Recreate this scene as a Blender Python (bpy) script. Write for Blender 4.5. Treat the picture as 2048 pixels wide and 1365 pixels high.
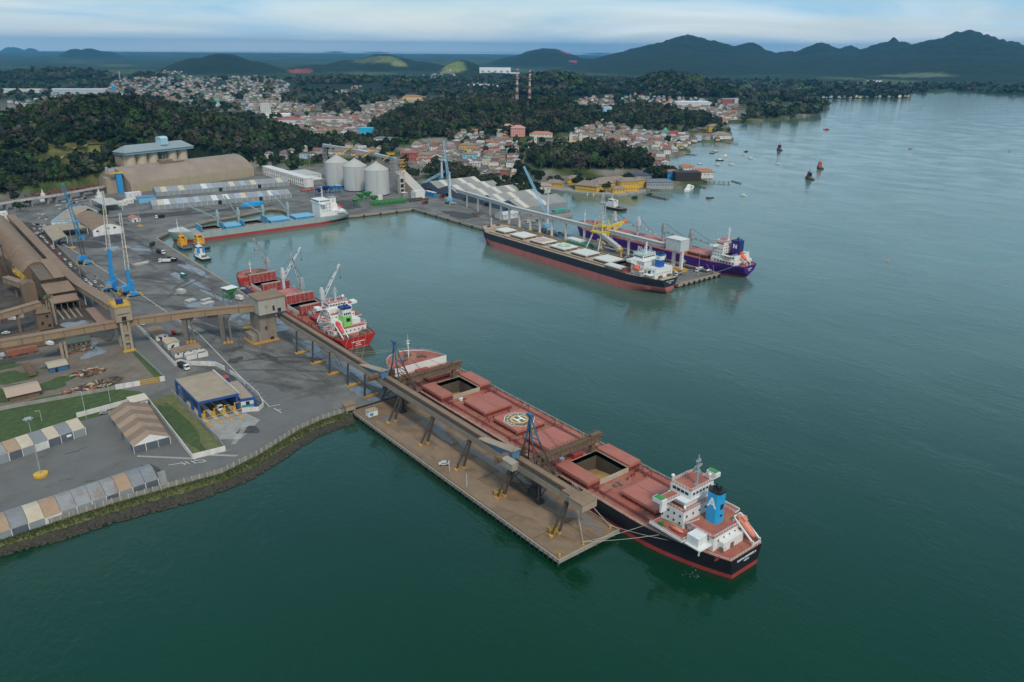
import bpy, math, random
import numpy as np
from mathutils import Vector, Matrix
R = math.radians
random.seed(7)
for _o in list(bpy.data.objects): bpy.data.objects.remove(_o, do_unlink=True)
SC = bpy.context.scene
COL = SC.collection

# ------------------------------------------------------------------ camera
# world axes: +Y runs along the long quays (away from the camera, to the left in the picture), +X across them
CAMP = (-151.18, -161.92, 165.0)
FPX, PITCH, YAW, ROLL = 1560.0, math.atan((682.5 - 98.0) / 1560.0), R(38.795), R(0.38)
cam = bpy.data.cameras.new('camera'); co = bpy.data.objects.new('camera', cam); COL.objects.link(co)
cam.sensor_width = 36.0; cam.lens = FPX / 2048.0 * 36.0
cam.clip_start = 1.0; cam.clip_end = 200000.0
co.matrix_world = Matrix.Translation(CAMP) @ Matrix.Rotation(-YAW, 4, 'Z') @ Matrix.Rotation(R(90) - PITCH, 4, 'X') @ Matrix.Rotation(ROLL, 4, 'Z')
SC.camera = co

# ------------------------------------------------------------------ sky, sun, exposure
SUN_EL, SUN_AZ = R(48), R(195)       # azimuth clockwise from +Y
wd = bpy.data.worlds.new('World'); SC.world = wd; wd.use_nodes = True
nt = wd.node_tree; nt.nodes.clear(); N = nt.nodes.new; Lk = nt.links.new
wo = N('ShaderNodeOutputWorld'); bg = N('ShaderNodeBackground'); bg.inputs[1].default_value = 0.10
sk = N('ShaderNodeTexSky'); sk.sky_type = 'NISHITA'; sk.sun_disc = False
sk.sun_elevation = SUN_EL; sk.sun_rotation = SUN_AZ; sk.air_density = 1.0; sk.dust_density = 1.2; sk.altitude = 100
tc = N('ShaderNodeTexCoord'); sx = N('ShaderNodeSeparateXYZ'); Lk(tc.outputs['Generated'], sx.inputs[0])
def wm(op, a, b=None, clamp=False):
 m = N('ShaderNodeMath'); m.operation = op; m.use_clamp = clamp
 for i, q in enumerate((a, b)):
  if q is None: continue
  if isinstance(q, (int, float)): m.inputs[i].default_value = q
  else: Lk(q, m.inputs[i])
 return m.outputs[0]
zc = wm('MAXIMUM', sx.outputs[2], 0.0)
dn = wm('ADD', zc, 0.09)
cx = N('ShaderNodeCombineXYZ'); Lk(wm('DIVIDE', sx.outputs[0], dn), cx.inputs[0]); Lk(wm('DIVIDE', sx.outputs[1], dn), cx.inputs[1])
nz = N('ShaderNodeTexNoise'); nz.inputs['Scale'].default_value = 0.55; nz.inputs['Detail'].default_value = 7; nz.inputs['Roughness'].default_value = 0.55
nz.inputs['Distortion'].default_value = 0.6; Lk(cx.outputs[0], nz.inputs['Vector'])
cr = N('ShaderNodeValToRGB'); cr.color_ramp.elements[0].position = 0.36; cr.color_ramp.elements[1].position = 0.62
cr.color_ramp.elements[0].color = (0.5, 0.5, 0.5, 1); cr.color_ramp.elements[1].color = (0.93, 0.93, 0.93, 1); Lk(nz.outputs[0], cr.inputs[0])
nz2 = N('ShaderNodeTexNoise'); nz2.inputs['Scale'].default_value = 0.30; nz2.inputs['Detail'].default_value = 6; nz2.inputs['Distortion'].default_value = 0.8; Lk(cx.outputs[0], nz2.inputs['Vector'])
ccol = N('ShaderNodeMixRGB'); ccol.inputs[1].default_value = (2.3, 4.4, 6.1, 1); ccol.inputs[2].default_value = (6.3, 6.9, 7.1, 1)
cr2 = N('ShaderNodeValToRGB'); cr2.color_ramp.elements[0].position = 0.40; cr2.color_ramp.elements[1].position = 0.62; Lk(nz2.outputs[0], cr2.inputs[0]); Lk(cr2.outputs[0], ccol.inputs[0])
mx = N('ShaderNodeMixRGB'); Lk(cr.outputs[0], mx.inputs[0]); Lk(sk.outputs[0], mx.inputs[1]); Lk(ccol.outputs[0], mx.inputs[2])
hzn = N('ShaderNodeMixRGB'); hzn.inputs[2].default_value = (7.4, 8.0, 8.1, 1); Lk(mx.outputs[0], hzn.inputs[1])
Lk(wm('MULTIPLY', wm('POWER', wm('SUBTRACT', 1.0, zc), 55.0), 0.62), hzn.inputs[0])
Lk(hzn.outputs[0], bg.inputs[0]); Lk(bg.outputs[0], wo.inputs[0])
sl = bpy.data.lights.new('sun', 'SUN'); so = bpy.data.objects.new('sun', sl); COL.objects.link(so)
sl.energy = 1.5; sl.angle = R(10); sl.color = (1.0, 0.90, 0.77)
sdir = Vector((math.sin(SUN_AZ) * math.cos(SUN_EL), math.cos(SUN_AZ) * math.cos(SUN_EL), math.sin(SUN_EL)))
so.rotation_euler = sdir.to_track_quat('Z', 'Y').to_euler(); so.location = (0, 0, 400)
vs = SC.view_settings; vs.view_transform = 'Standard'; vs.look = 'None'; vs.exposure = 0.52; vs.gamma = 1.0; vs.use_curve_mapping = False
SC.render.engine = 'CYCLES'
SC.cycles.max_bounces = 6; SC.cycles.diffuse_bounces = 3; SC.cycles.glossy_bounces = 3; SC.cycles.transmission_bounces = 2; SC.cycles.volume_bounces = 0
SC.cycles.use_denoising = True

# ------------------------------------------------------------------ measuring helper: a pixel of the photograph -> a point on the plane z
_cr, _sr, _cp, _sp = math.cos(ROLL), math.sin(ROLL), math.cos(PITCH), math.sin(PITCH)
_cy, _sy = math.cos(YAW), math.sin(YAW)
def ray(px, py):
 x, y = (px - 1024.0) / FPX, -(py - 682.5) / FPX
 x, y = x * _cr - y * _sr, x * _sr + y * _cr
 f, z = _cp + y * _sp, -_sp + y * _cp
 return (x * _cy + f * _sy, -x * _sy + f * _cy, z)
def W(px, py, z=3.0):
 d = ray(px, py); t = (z - CAMP[2]) / d[2]
 return (CAMP[0] + d[0] * t, CAMP[1] + d[1] * t)
def WD(px, py, dist):
 """point seen at the pixel at a given horizontal distance -> x, y, z"""
 d = ray(px, py); t = dist / math.hypot(d[0], d[1])
 return (CAMP[0] + d[0] * t, CAMP[1] + d[1] * t, CAMP[2] + d[2] * t)

# ------------------------------------------------------------------ materials
MATS = {}
def M(name, col, rough=0.7, var=0.18, scale=0.25, metal=0.0, dirt=None, damt=0.35, dscale=0.06, bump=0.0, bscale=2.0, streak=False, spec=0.5, rnd=0.0, wave=None):
 if name in MATS: return MATS[name]
 m = bpy.data.materials.new(name); m.use_nodes = True; t = m.node_tree; n = t.nodes; l = t.links
 b = n['Principled BSDF']; b.inputs['Roughness'].default_value = rough; b.inputs['Metallic'].default_value = metal
 b.inputs['Specular IOR Level'].default_value = spec
 c = n.new('ShaderNodeTexCoord'); src = c.outputs['Object']
 if streak:
  mp = n.new('ShaderNodeMapping'); mp.inputs['Scale'].default_value = (1, 1, 0.12); l.new(src, mp.inputs[0]); vsrc = mp.outputs[0]
 else: vsrc = src
 a = n.new('ShaderNodeTexNoise'); a.inputs['Scale'].default_value = scale; a.inputs['Detail'].default_value = 6; a.inputs['Roughness'].default_value = 0.65; l.new(vsrc, a.inputs['Vector'])
 r = n.new('ShaderNodeMapRange'); r.inputs[1].default_value = 0.25; r.inputs[2].default_value = 0.75; r.inputs[3].default_value = 1 - var; r.inputs[4].default_value = 1 + var; l.new(a.outputs[0], r.inputs[0])
 h = n.new('ShaderNodeMixRGB'); h.blend_type = 'MULTIPLY'; h.inputs[0].default_value = 1.0; h.inputs[1].default_value = (*col, 1); l.new(r.outputs[0], h.inputs[2])
 out = h.outputs[0]
 if rnd:
  oi = n.new('ShaderNodeObjectInfo'); rr = n.new('ShaderNodeMapRange'); rr.inputs[3].default_value = 1 - rnd; rr.inputs[4].default_value = 1 + rnd; l.new(oi.outputs['Random'], rr.inputs[0])
  h2 = n.new('ShaderNodeMixRGB'); h2.blend_type = 'MULTIPLY'; h2.inputs[0].default_value = 1.0; l.new(out, h2.inputs[1]); l.new(rr.outputs[0], h2.inputs[2]); out = h2.outputs[0]
 if dirt is not None:
  e = n.new('ShaderNodeTexNoise'); e.inputs['Scale'].default_value = dscale; e.inputs['Detail'].default_value = 8; e.inputs['Roughness'].default_value = 0.7; l.new(vsrc, e.inputs['Vector'])
  q = n.new('ShaderNodeMapRange'); q.inputs[1].default_value = 0.45; q.inputs[2].default_value = 0.68; q.inputs[3].default_value = 0; q.inputs[4].default_value = damt; l.new(e.outputs[0], q.inputs[0])
  x = n.new('ShaderNodeMixRGB'); x.inputs[2].default_value = (*dirt, 1); l.new(q.outputs[0], x.inputs[0]); l.new(out, x.inputs[1]); out = x.outputs[0]
 l.new(out, b.inputs['Base Color'])
 if wave:
  wt = n.new('ShaderNodeTexWave'); wt.wave_type = 'BANDS'; wt.bands_direction = wave[0]; wt.inputs['Scale'].default_value = wave[1]; l.new(src, wt.inputs['Vector'])
  bp = n.new('ShaderNodeBump'); bp.inputs['Strength'].default_value = wave[2]; bp.inputs['Distance'].default_value = 0.3; l.new(wt.outputs[1], bp.inputs['Height']); l.new(bp.outputs[0], b.inputs['Normal'])
 elif bump:
  g = n.new('ShaderNodeTexNoise'); g.inputs['Scale'].default_value = bscale; g.inputs['Detail'].default_value = 4; l.new(src, g.inputs['Vector'])
  bp = n.new('ShaderNodeBump'); bp.inputs['Strength'].default_value = bump; bp.inputs['Distance'].default_value = 0.4; l.new(g.outputs[0], bp.inputs['Height']); l.new(bp.outputs[0], b.inputs['Normal'])
 MATS[name] = m
 return m

# ------------------------------------------------------------------ mesh builder
class MB:
 def __init__(s): s.v = []; s.f = []; s.m = []
 def add(s, vs, fs, mi=0):
  o = len(s.v); s.v.extend(vs)
  for f in fs: s.f.append([i + o for i in f]); s.m.append(mi)
  return s
 def box(s, x0, x1, y0, y1, z0, z1, mi=0):
  if x0 > x1: x0, x1 = x1, x0
  if y0 > y1: y0, y1 = y1, y0
  return s.add([(x0,y0,z0),(x1,y0,z0),(x1,y1,z0),(x0,y1,z0),(x0,y0,z1),(x1,y0,z1),(x1,y1,z1),(x0,y1,z1)],
                     [(0,3,2,1),(4,5,6,7),(0,1,5,4),(1,2,6,5),(2,3,7,6),(3,0,4,7)], mi)
 def cbox(s, c, d, rz=0, mi=0):
  k, w = math.cos(rz), math.sin(rz); a, b, h = d[0]/2, d[1]/2, d[2]/2
  P = [(c[0]+x*k-y*w, c[1]+x*w+y*k) for x, y in ((-a,-b),(a,-b),(a,b),(-a,b))]
  return s.prism(P, c[2]-h, c[2]+h, mi)
 def prism(s, pts, z0, z1, mi=0):
  n = len(pts)
  ar = sum(pts[i][0]*pts[(i+1)%n][1]-pts[(i+1)%n][0]*pts[i][1] for i in range(n))
  if ar < 0: pts = pts[::-1]
  return s.add([(p[0],p[1],z0) for p in pts]+[(p[0],p[1],z1) for p in pts],
                     [tuple(range(n))[::-1], tuple(range(n,2*n))]+[(i,(i+1)%n,n+(i+1)%n,n+i) for i in range(n)], mi)
 def poly(s, pts, mi=0): return s.add(list(pts), [tuple(range(len(pts)))], mi)
 def bar(s, p, q, w, h=None, mi=0):
  h = h or w; p, q = Vector(p), Vector(q); d = (q-p)
  if d.length < 1e-6: return s
  d.normalize(); up = Vector((0,0,1)) if abs(d.z) < 0.98 else Vector((0,1,0))
  a = d.cross(up).normalized()*(w/2); b = a.cross(d).normalized()*(h/2)
  V = [tuple(x) for x in (p-a-b,p+a-b,p+a+b,p-a+b,q-a-b,q+a-b,q+a+b,q-a+b)]
  return s.add(V, [(0,1,2,3),(7,6,5,4),(0,4,5,1),(1,5,6,2),(2,6,7,3),(3,7,4,0)], mi)
 def tube(s, p, q, r0, r1=None, n=8, mi=0):
  r1 = r0 if r1 is None else r1; p, q = Vector(p), Vector(q); d = (q-p).normalized()
  up = Vector((0,0,1)) if abs(d.z) < 0.98 else Vector((0,1,0))
  a = d.cross(up).normalized(); b = a.cross(d).normalized(); V = []
  for c, r in ((p,r0),(q,r1)):
   for i in range(n):
    t = 2*math.pi*i/n; V.append(tuple(c+a*(r*math.cos(t))+b*(r*math.sin(t))))
  return s.add(V, [(i,(i+1)%n,n+(i+1)%n,n+i) for i in range(n)]+[tuple(range(n))[::-1],tuple(range(n,2*n))], mi)
 def lathe(s, c, prof, n=24, mi=0, cap=True):
  V = []; F = []
  for r, z in prof:
   for i in range(n):
    t = 2*math.pi*i/n; V.append((c[0]+r*math.cos(t), c[1]+r*math.sin(t), c[2]+z))
  for j in range(len(prof)-1):
   for i in range(n): F.append((j*n+i, j*n+(i+1)%n, (j+1)*n+(i+1)%n, (j+1)*n+i))
  if cap: F.append(tuple(range(n))[::-1]); F.append(tuple(range((len(prof)-1)*n, len(prof)*n)))
  return s.add(V, F, mi)
 def extr(s, prof, a, b, axis='y', mi=0, cap=True):
  """profile (u,z) extruded along y (u = x) or along x (u = y)"""
  n = len(prof)
  if axis == 'y': V = [(u,a,z) for u,z in prof]+[(u,b,z) for u,z in prof]
  else: V = [(a,u,z) for u,z in prof]+[(b,u,z) for u,z in prof]
  F = [(i,(i+1)%n,n+(i+1)%n,n+i) for i in range(n)]
  if cap: F += [tuple(range(n))[::-1], tuple(range(n,2*n))]
  return s.add(V, F, mi)
 def lattice(s, p, q, w, seg, t, up=(0,0,1), h=None, mi=0, taper=1.0):
  """four-chord lattice boom from p to q"""
  p, q = Vector(p), Vector(q); d = (q-p).normalized(); h = h or w
  a = d.cross(Vector(up)).normalized(); b = a.cross(d).normalized()
  def ring(k):
   f = k/seg; c = p.lerp(q, f); sc = 1+(taper-1)*f
   return [c+a*(w/2*sx_*sc)+b*(h/2*sy_*sc) for sx_, sy_ in ((-1,-1),(1,-1),(1,1),(-1,1))]
  R0 = ring(0); RE = ring(seg)
  for i in range(4): s.bar(R0[i], RE[i], t, mi=mi)
  for k in range(seg):
   A, B = ring(k), ring(k+1)
   for i in range(4):
    j = (i+1) % 4
    s.bar(A[i], B[j], t*0.6, mi=mi) if k % 2 else s.bar(A[j], B[i], t*0.6, mi=mi)
    s.bar(B[i], B[j], t*0.5, mi=mi)
  return s
 def rail(s, pts, h=1.1, step=2.0, t=0.09, mi=0, bars=2):
  for p, q in zip(pts, pts[1:]):
   p, q = Vector(p), Vector(q); L_ = (q-p).length; n = max(1, int(L_/step))
   for k in range(n+1):
    c = p.lerp(q, k/n); s.bar(c, c+Vector((0,0,h)), t, mi=mi)
   for b in range(bars):
    z = Vector((0,0,h*(b+1)/bars)); s.bar(p+z, q+z, t*0.8, mi=mi)
  return s
 def build(s, name, mats, parent=None, smooth=None, kind=None, label=None, loc=None):
  """mesh object; vertices are world coordinates unless the parent is a local-built thing"""
  me = bpy.data.meshes.new(name)
  off = OFF.get(parent.name, (0,0,0)) if parent is not None else (loc or (0,0,0))
  if off != (0,0,0): vs_ = [(v[0]-off[0], v[1]-off[1], v[2]-off[2]) for v in s.v]
  else: vs_ = [tuple(v) for v in s.v]
  me.from_pydata(vs_, [], s.f)
  if not isinstance(mats, (list, tuple)): mats = [mats]
  for m in mats: me.materials.append(m)
  if len(mats) > 1: me.polygons.foreach_set('material_index', s.m)
  me.update()
  if smooth:
   me.polygons.foreach_set('use_smooth', [True]*len(me.polygons)); me.set_sharp_from_angle(angle=R(smooth))
  o = bpy.data.objects.new(name, me); COL.objects.link(o)
  if parent is not None:
   o.parent = parent; OFF[o.name] = off
  elif loc: o.location = loc; OFF[o.name] = tuple(loc)
  if kind: o['kind'] = kind
  if label: o['label'] = label
  return o
OFF = {}
def tag(o, label, cat, group=None, kind=None):
 o['label'] = label; o['category'] = cat
 if group: o['group'] = group
 if kind: o['kind'] = kind
 return o
def thing(name, label, cat, loc=(0,0,0), group=None, local=False, rz=0):
 """Empty at the thing's base; parts are given in world coordinates (or in local ones)"""
 o = bpy.data.objects.new(name, None); COL.objects.link(o); o.location = loc; o.rotation_euler = (0,0,rz)
 o.empty_display_size = 0.5
 if not local: OFF[o.name] = tuple(loc)
 return tag(o, label, cat, group)
def struct(o): o['kind'] = 'structure'; return o
def kids(o): return [c for c in bpy.data.objects if c.parent == o]
def tree_of(o): return (o, [tree_of(c) for c in kids(o)])
def copy_tree(t, parent=None):
 c = t[0].copy(); COL.objects.link(c)
 if parent is not None: c.parent = parent
 for ch in t[1]: copy_tree(ch, c)
 return c
def place(t, loc, rz, label, group=None, first=[set()]):
 key = t[0].name
 if key not in first[0]: first[0].add(key); o = t[0]
 else: o = copy_tree(t)
 o.location = loc; o.rotation_euler = (0,0,rz); o['label'] = label
 if group: o['group'] = group
 return o
def dup(o, loc=None, rz=None, parent=None):
 c = o.copy(); COL.objects.link(c)
 if parent is not None: c.parent = parent
 if loc is not None: c.location = loc
 if rz is not None: c.rotation_euler = (0,0,rz)
 return c
def lettering(body, size, loc, rot, mat, parent, name='lettering', extrude=0.02, align='CENTER', sx_=1.0, bold=0.0):
 cu = bpy.data.curves.new(name, 'FONT'); cu.body = body; cu.size = size; cu.align_x = align; cu.align_y = 'CENTER'; cu.extrude = extrude; cu.offset = bold; cu.resolution_u = 2
 t = bpy.data.objects.new('tmp_text', cu); COL.objects.link(t)
 dg = bpy.context.evaluated_depsgraph_get(); me = bpy.data.meshes.new_from_object(t.evaluated_get(dg))
 bpy.data.objects.remove(t, do_unlink=True); bpy.data.curves.remove(cu)
 me.name = name; me.materials.clear(); me.materials.append(mat)
 o = bpy.data.objects.new(name, me); COL.objects.link(o); o.parent = parent
 off = OFF.get(parent.name, (0,0,0)); o.location = (loc[0]-off[0], loc[1]-off[1], loc[2]-off[2]); o.rotation_euler = rot; o.scale = (sx_, 1, 1)
 return o
# ------------------------------------------------------------------ materials used in many places
m_white = M('white_paint', (0.70,0.70,0.67), 0.45, 0.08, 0.4, dirt=(0.45,0.36,0.28), damt=0.22, dscale=0.3, streak=True)
m_wall = M('white_plaster', (0.64,0.62,0.58), 0.8, 0.08, 0.3, dirt=(0.28,0.26,0.22), damt=0.5, dscale=0.35, streak=True)
m_conc = M('concrete', (0.30,0.285,0.255), 0.85, 0.2, 0.2, dirt=(0.13,0.11,0.09), damt=0.6, dscale=0.12, streak=True)
m_conc_l = M('pale_concrete', (0.46,0.44,0.40), 0.85, 0.15, 0.3, dirt=(0.22,0.19,0.15), damt=0.5, dscale=0.15, streak=True)
m_brownc = M('dusty_brown_sheet', (0.235,0.155,0.095), 0.9, 0.22, 0.12, dirt=(0.16,0.11,0.075), damt=0.55, dscale=0.09, bump=0.1)
m_brownd = M('dusty_brown_wall', (0.17,0.115,0.072), 0.9, 0.25, 0.2, dirt=(0.10,0.075,0.055), damt=0.6, dscale=0.15, streak=True)
m_tan = M('dusty_tan_sheet', (0.34,0.265,0.185), 0.9, 0.14, 0.15, dirt=(0.22,0.16,0.11), damt=0.5, dscale=0.1)
m_steel = M('dark_steel', (0.055,0.045,0.04), 0.7, 0.3, 0.5, dirt=(0.12,0.06,0.03), damt=0.5, dscale=0.4)
m_rust = M('rusty_steel', (0.16,0.10,0.06), 0.85, 0.3, 0.5, dirt=(0.09,0.05,0.03), damt=0.6, dscale=0.3)
m_grey = M('grey_steel', (0.30,0.32,0.33), 0.6, 0.12, 0.4, dirt=(0.2,0.17,0.14), damt=0.35, dscale=0.3)
m_lgrey = M('pale_grey_steel', (0.50,0.52,0.52), 0.55, 0.1, 0.4, dirt=(0.3,0.26,0.2), damt=0.35, dscale=0.25)
m_yel = M('yellow_paint', (0.62,0.36,0.03), 0.6, 0.15, 0.5, dirt=(0.2,0.13,0.05), damt=0.45, dscale=0.4)
m_ora = M('ochre_concrete', (0.52,0.27,0.04), 0.8, 0.2, 0.6, dirt=(0.22,0.14,0.07), damt=0.5, dscale=0.4)
m_blue = M('blue_paint', (0.02,0.25,0.55), 0.45, 0.12, 0.4, dirt=(0.1,0.12,0.15), damt=0.3, dscale=0.4)
m_lblue = M('light_blue_paint', (0.16,0.42,0.60), 0.5, 0.1, 0.4, dirt=(0.2,0.2,0.2), damt=0.3, dscale=0.4)
m_navy = M('navy_paint', (0.015,0.035,0.14), 0.5, 0.15, 0.4)
m_black = M('black_paint', (0.012,0.012,0.014), 0.5, 0.25, 0.4)
m_glass = M('dark_glass', (0.02,0.025,0.03), 0.12, 0.2, 0.5)
m_green = M('green_paint', (0.04,0.24,0.05), 0.55, 0.15, 0.5, dirt=(0.1,0.1,0.06), damt=0.35)
m_red = M('red_paint', (0.42,0.03,0.025), 0.5, 0.12, 0.4, dirt=(0.2,0.08,0.05), damt=0.3)
m_orange = M('orange_paint', (0.62,0.13,0.05), 0.5, 0.1, 0.4)
m_dred = M('brown_red_deck', (0.32,0.085,0.058), 0.75, 0.2, 0.18, dirt=(0.36,0.21,0.11), damt=0.7, dscale=0.11)
m_hatch = M('brown_red_hatch', (0.375,0.118,0.082), 0.7, 0.16, 0.15, dirt=(0.36,0.19,0.11), damt=0.35, dscale=0.2, rnd=0.06)
m_grain = M('yellow_grain', (0.36,0.22,0.08), 0.95, 0.15, 0.4, bump=0.3)
m_rope = M('pale_rope', (0.45,0.42,0.34), 0.9)
m_tyre = M('black_rubber', (0.02,0.02,0.02), 0.9)
m_beige = M('beige_deck', (0.40,0.32,0.23), 0.8, 0.2, 0.3, dirt=(0.25,0.13,0.08), damt=0.6, dscale=0.2)

# ------------------------------------------------------------------ water
def water_mat():
 m = bpy.data.materials.new('sea_water'); m.use_nodes = True; t = m.node_tree; n = t.nodes; l = t.links; b = n['Principled BSDF']
 b.inputs['Roughness'].default_value = 0.06; b.inputs['Specular Tint'].default_value = (0.52,1.0,0.91,1); b.inputs['Specular IOR Level'].default_value = 0.68; b.inputs['IOR'].default_value = 1.333
 c = n.new('ShaderNodeTexCoord')
 a = n.new('ShaderNodeTexNoise'); a.inputs['Scale'].default_value = 0.004; a.inputs['Detail'].default_value = 5; l.new(c.outputs['Object'], a.inputs['Vector'])
 r = n.new('ShaderNodeValToRGB'); r.color_ramp.elements[0].position = 0.35; r.color_ramp.elements[1].position = 0.68
 r.color_ramp.elements[0].color = (0.0002,0.0235,0.0085,1); r.color_ramp.elements[1].color = (0.0006,0.031,0.0125,1)
 l.new(a.outputs[0], r.inputs[0])
 # sky reflection painted into the base colour: paler from the pier towards the bay
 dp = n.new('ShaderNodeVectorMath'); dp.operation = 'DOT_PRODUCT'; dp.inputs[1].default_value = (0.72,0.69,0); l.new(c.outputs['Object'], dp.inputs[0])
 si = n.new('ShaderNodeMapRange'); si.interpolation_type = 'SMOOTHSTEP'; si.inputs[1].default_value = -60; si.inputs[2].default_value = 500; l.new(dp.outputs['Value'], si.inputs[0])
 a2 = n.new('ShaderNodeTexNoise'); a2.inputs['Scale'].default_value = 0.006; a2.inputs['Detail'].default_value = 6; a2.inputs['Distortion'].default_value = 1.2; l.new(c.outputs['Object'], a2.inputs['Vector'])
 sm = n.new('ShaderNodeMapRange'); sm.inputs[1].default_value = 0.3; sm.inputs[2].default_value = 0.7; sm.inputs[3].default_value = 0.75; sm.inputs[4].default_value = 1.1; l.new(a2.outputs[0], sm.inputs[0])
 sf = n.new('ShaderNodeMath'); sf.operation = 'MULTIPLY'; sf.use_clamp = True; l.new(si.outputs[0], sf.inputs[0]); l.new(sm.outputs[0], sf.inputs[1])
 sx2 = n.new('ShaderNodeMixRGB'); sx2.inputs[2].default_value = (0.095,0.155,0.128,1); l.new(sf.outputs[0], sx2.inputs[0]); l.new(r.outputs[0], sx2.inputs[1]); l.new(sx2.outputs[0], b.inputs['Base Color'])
 def ns(scale, rot, st, det):
  mp = n.new('ShaderNodeMapping'); mp.inputs['Rotation'].default_value = (0,0,R(rot)); mp.inputs['Scale'].default_value = (1,st,1); l.new(c.outputs['Object'], mp.inputs[0])
  q = n.new('ShaderNodeTexNoise'); q.inputs['Scale'].default_value = scale; q.inputs['Detail'].default_value = det; q.inputs['Distortion'].default_value = 0.5; l.new(mp.outputs[0], q.inputs['Vector']); return q
 q1, q2, q3 = ns(0.16, 20, 0.45, 4), ns(0.6, -15, 0.5, 3), ns(0.03, 40, 0.6, 2)
 def mul(x, k):
  z = n.new('ShaderNodeMath'); z.operation = 'MULTIPLY'; z.inputs[1].default_value = k; l.new(x.outputs[0], z.inputs[0]); return z
 def add(x, y):
  z = n.new('ShaderNodeMath'); z.operation = 'ADD'; l.new(x.outputs[0], z.inputs[0]); l.new(y.outputs[0], z.inputs[1]); return z
 # calmer and rougher patches
 pt = n.new('ShaderNodeMapRange'); pt.inputs[1].default_value = 0.35; pt.inputs[2].default_value = 0.65; pt.inputs[3].default_value = 0.35; pt.inputs[4].default_value = 1.15; l.new(q3.outputs[0], pt.inputs[0])
 hs = add(mul(q1, 1.0), mul(q2, 0.85))
 hm = n.new('ShaderNodeMath'); hm.operation = 'MULTIPLY'; l.new(hs.outputs[0], hm.inputs[0]); l.new(pt.outputs[0], hm.inputs[1])
 bp = n.new('ShaderNodeBump'); bp.inputs['Strength'].default_value = 1.0; bp.inputs['Distance'].default_value = 0.21; l.new(hm.outputs[0], bp.inputs['Height']); l.new(bp.outputs[0], b.inputs['Normal'])
 return m
s = 36000.0
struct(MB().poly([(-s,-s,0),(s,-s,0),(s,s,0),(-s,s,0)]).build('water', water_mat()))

# ------------------------------------------------------------------ terrain: hills given by where their crests stand
def hz_at(px): return 98.0 + (px-1024.0)*math.tan(ROLL)
HILLS = []
def hill(px, py, dist, hw, dr, tree=9.0, p=1.5, rot=0.0):
 x, y, z = WD(px, py, dist); h = z - tree - 4.0 if dist < 4500 else z*1.05
 a = math.atan2(y-CAMP[1], x-CAMP[0]) + rot
 rl = hw/FPX*dist*1.03
 HILLS.append((x, y, h, math.cos(a), math.sin(a), dr, rl, p))
# left wooded hill
for q in ((190,194,1345,330,220),(20,232,1260,190,205),(-130,215,1300,220,280),(430,230,1420,185,240),(535,250,1450,105,190),(300,225,1350,160,170)): hill(*q)
# hill under the radio masts
for q in ((890,203,1760,150,290),(990,193,1830,190,330),(1090,196,1850,130,290),(1160,222,1800,75,190),(820,232,1650,95,200)): hill(*q)
# knoll behind the yellow waterfront building
for q in ((1190,284,1205,105,130),(1110,296,1190,75,110),(1262,306,1180,60,95)): hill(*q, tree=8)
# wooded rise on the right
for q in ((1290,208,2020,95,240),(1370,224,1960,85,200),(1425,246,1850,50,130)): hill(*q)
# second row
for q in ((1110,150,3050,128,500),(1190,170,3000,76,340),(1020,182,2900,95,280),(1340,149,3100,118,500),(1430,173,2950,78,300),(1480,188,2800,60,220)): hill(*q)
for q in ((560,170,3700,130,420),(690,160,3700,150,480),(830,168,3350,130,420),(900,178,3100,100,330),(610,200,2850,100,240),(740,196,2700,130,230),(650,226,2350,90,150),(390,186,3700,60,200)): hill(*q)
# far hills on the left and in the middle
for q in ((445,110,5900,80,700),(400,120,5850,80,600),(490,124,5900,80,600),(110,146,4700,120,520),(300,156,4500,60,300),(650,132,6200,90,600),(600,140,6000,60,400),(770,112,6800,95,900),(720,122,6700,90,800),(830,126,6600,90,700),(925,122,5700,52,420),(985,146,5300,110,500),(860,150,5400,90,420)): hill(*q)
for q in ((180,100,14000,36,1600),(150,101,14000,30,1500),(212,104,14000,28,1500),(1095,102,9300,95,1700),(1035,116,9300,60,1500),(1160,118,9200,70,1300)): hill(*q)
# the mountains across the bay
for q in ((1375,77,8700,210,3200,1.05),(1330,92,8600,130,2600,1.1),(1255,104,8400,90,2200,1.1),(1425,100,8700,120,2600,1.1),(1500,93,8800,130,2800,1.1),(1570,103,8700,110,2600,1.2),(1640,92,8900,110,2700,1.1),(1622,96,8900,60,2000,1.1),(1700,97,8900,70,2500,1.0),
          (1790,84,8900,130,2800,1.1),(1790,74,8900,36,1500,1.0),(1865,97,8800,120,2600,1.2),(1940,69,9000,200,3400,1.0),(1990,84,8900,130,2800,1.1),(2060,106,8800,170,2600,1.1),(2200,120,8800,200,2600,1.3),(1430,146,6400,220,1500,1.6),(1700,148,6600,300,1700,1.6),(1950,146,6500,260,1700,1.6)):
 hill(*q[:5], p=q[5])
rng = np.random.default_rng(3)
_G = rng.random((256,256))
def vnoise(x, y):
 xi, yi = np.floor(x).astype(int), np.floor(y).astype(int); fx, fy = x-xi, y-yi
 fx, fy = fx*fx*(3-2*fx), fy*fy*(3-2*fy); g = lambda i, j: _G[i % 256, j % 256]
 return (g(xi,yi)*(1-fx)+g(xi+1,yi)*fx)*(1-fy)+(g(xi,yi+1)*(1-fx)+g(xi+1,yi+1)*fx)*fy
def fbm(x, y, n=4):
 s_, a, t = 0.0, 1.0, 0.0
 for i in range(n): s_ = s_+a*vnoise(x*2**i+17*i, y*2**i+31*i); t += a; a *= 0.5
 return s_/t
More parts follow.
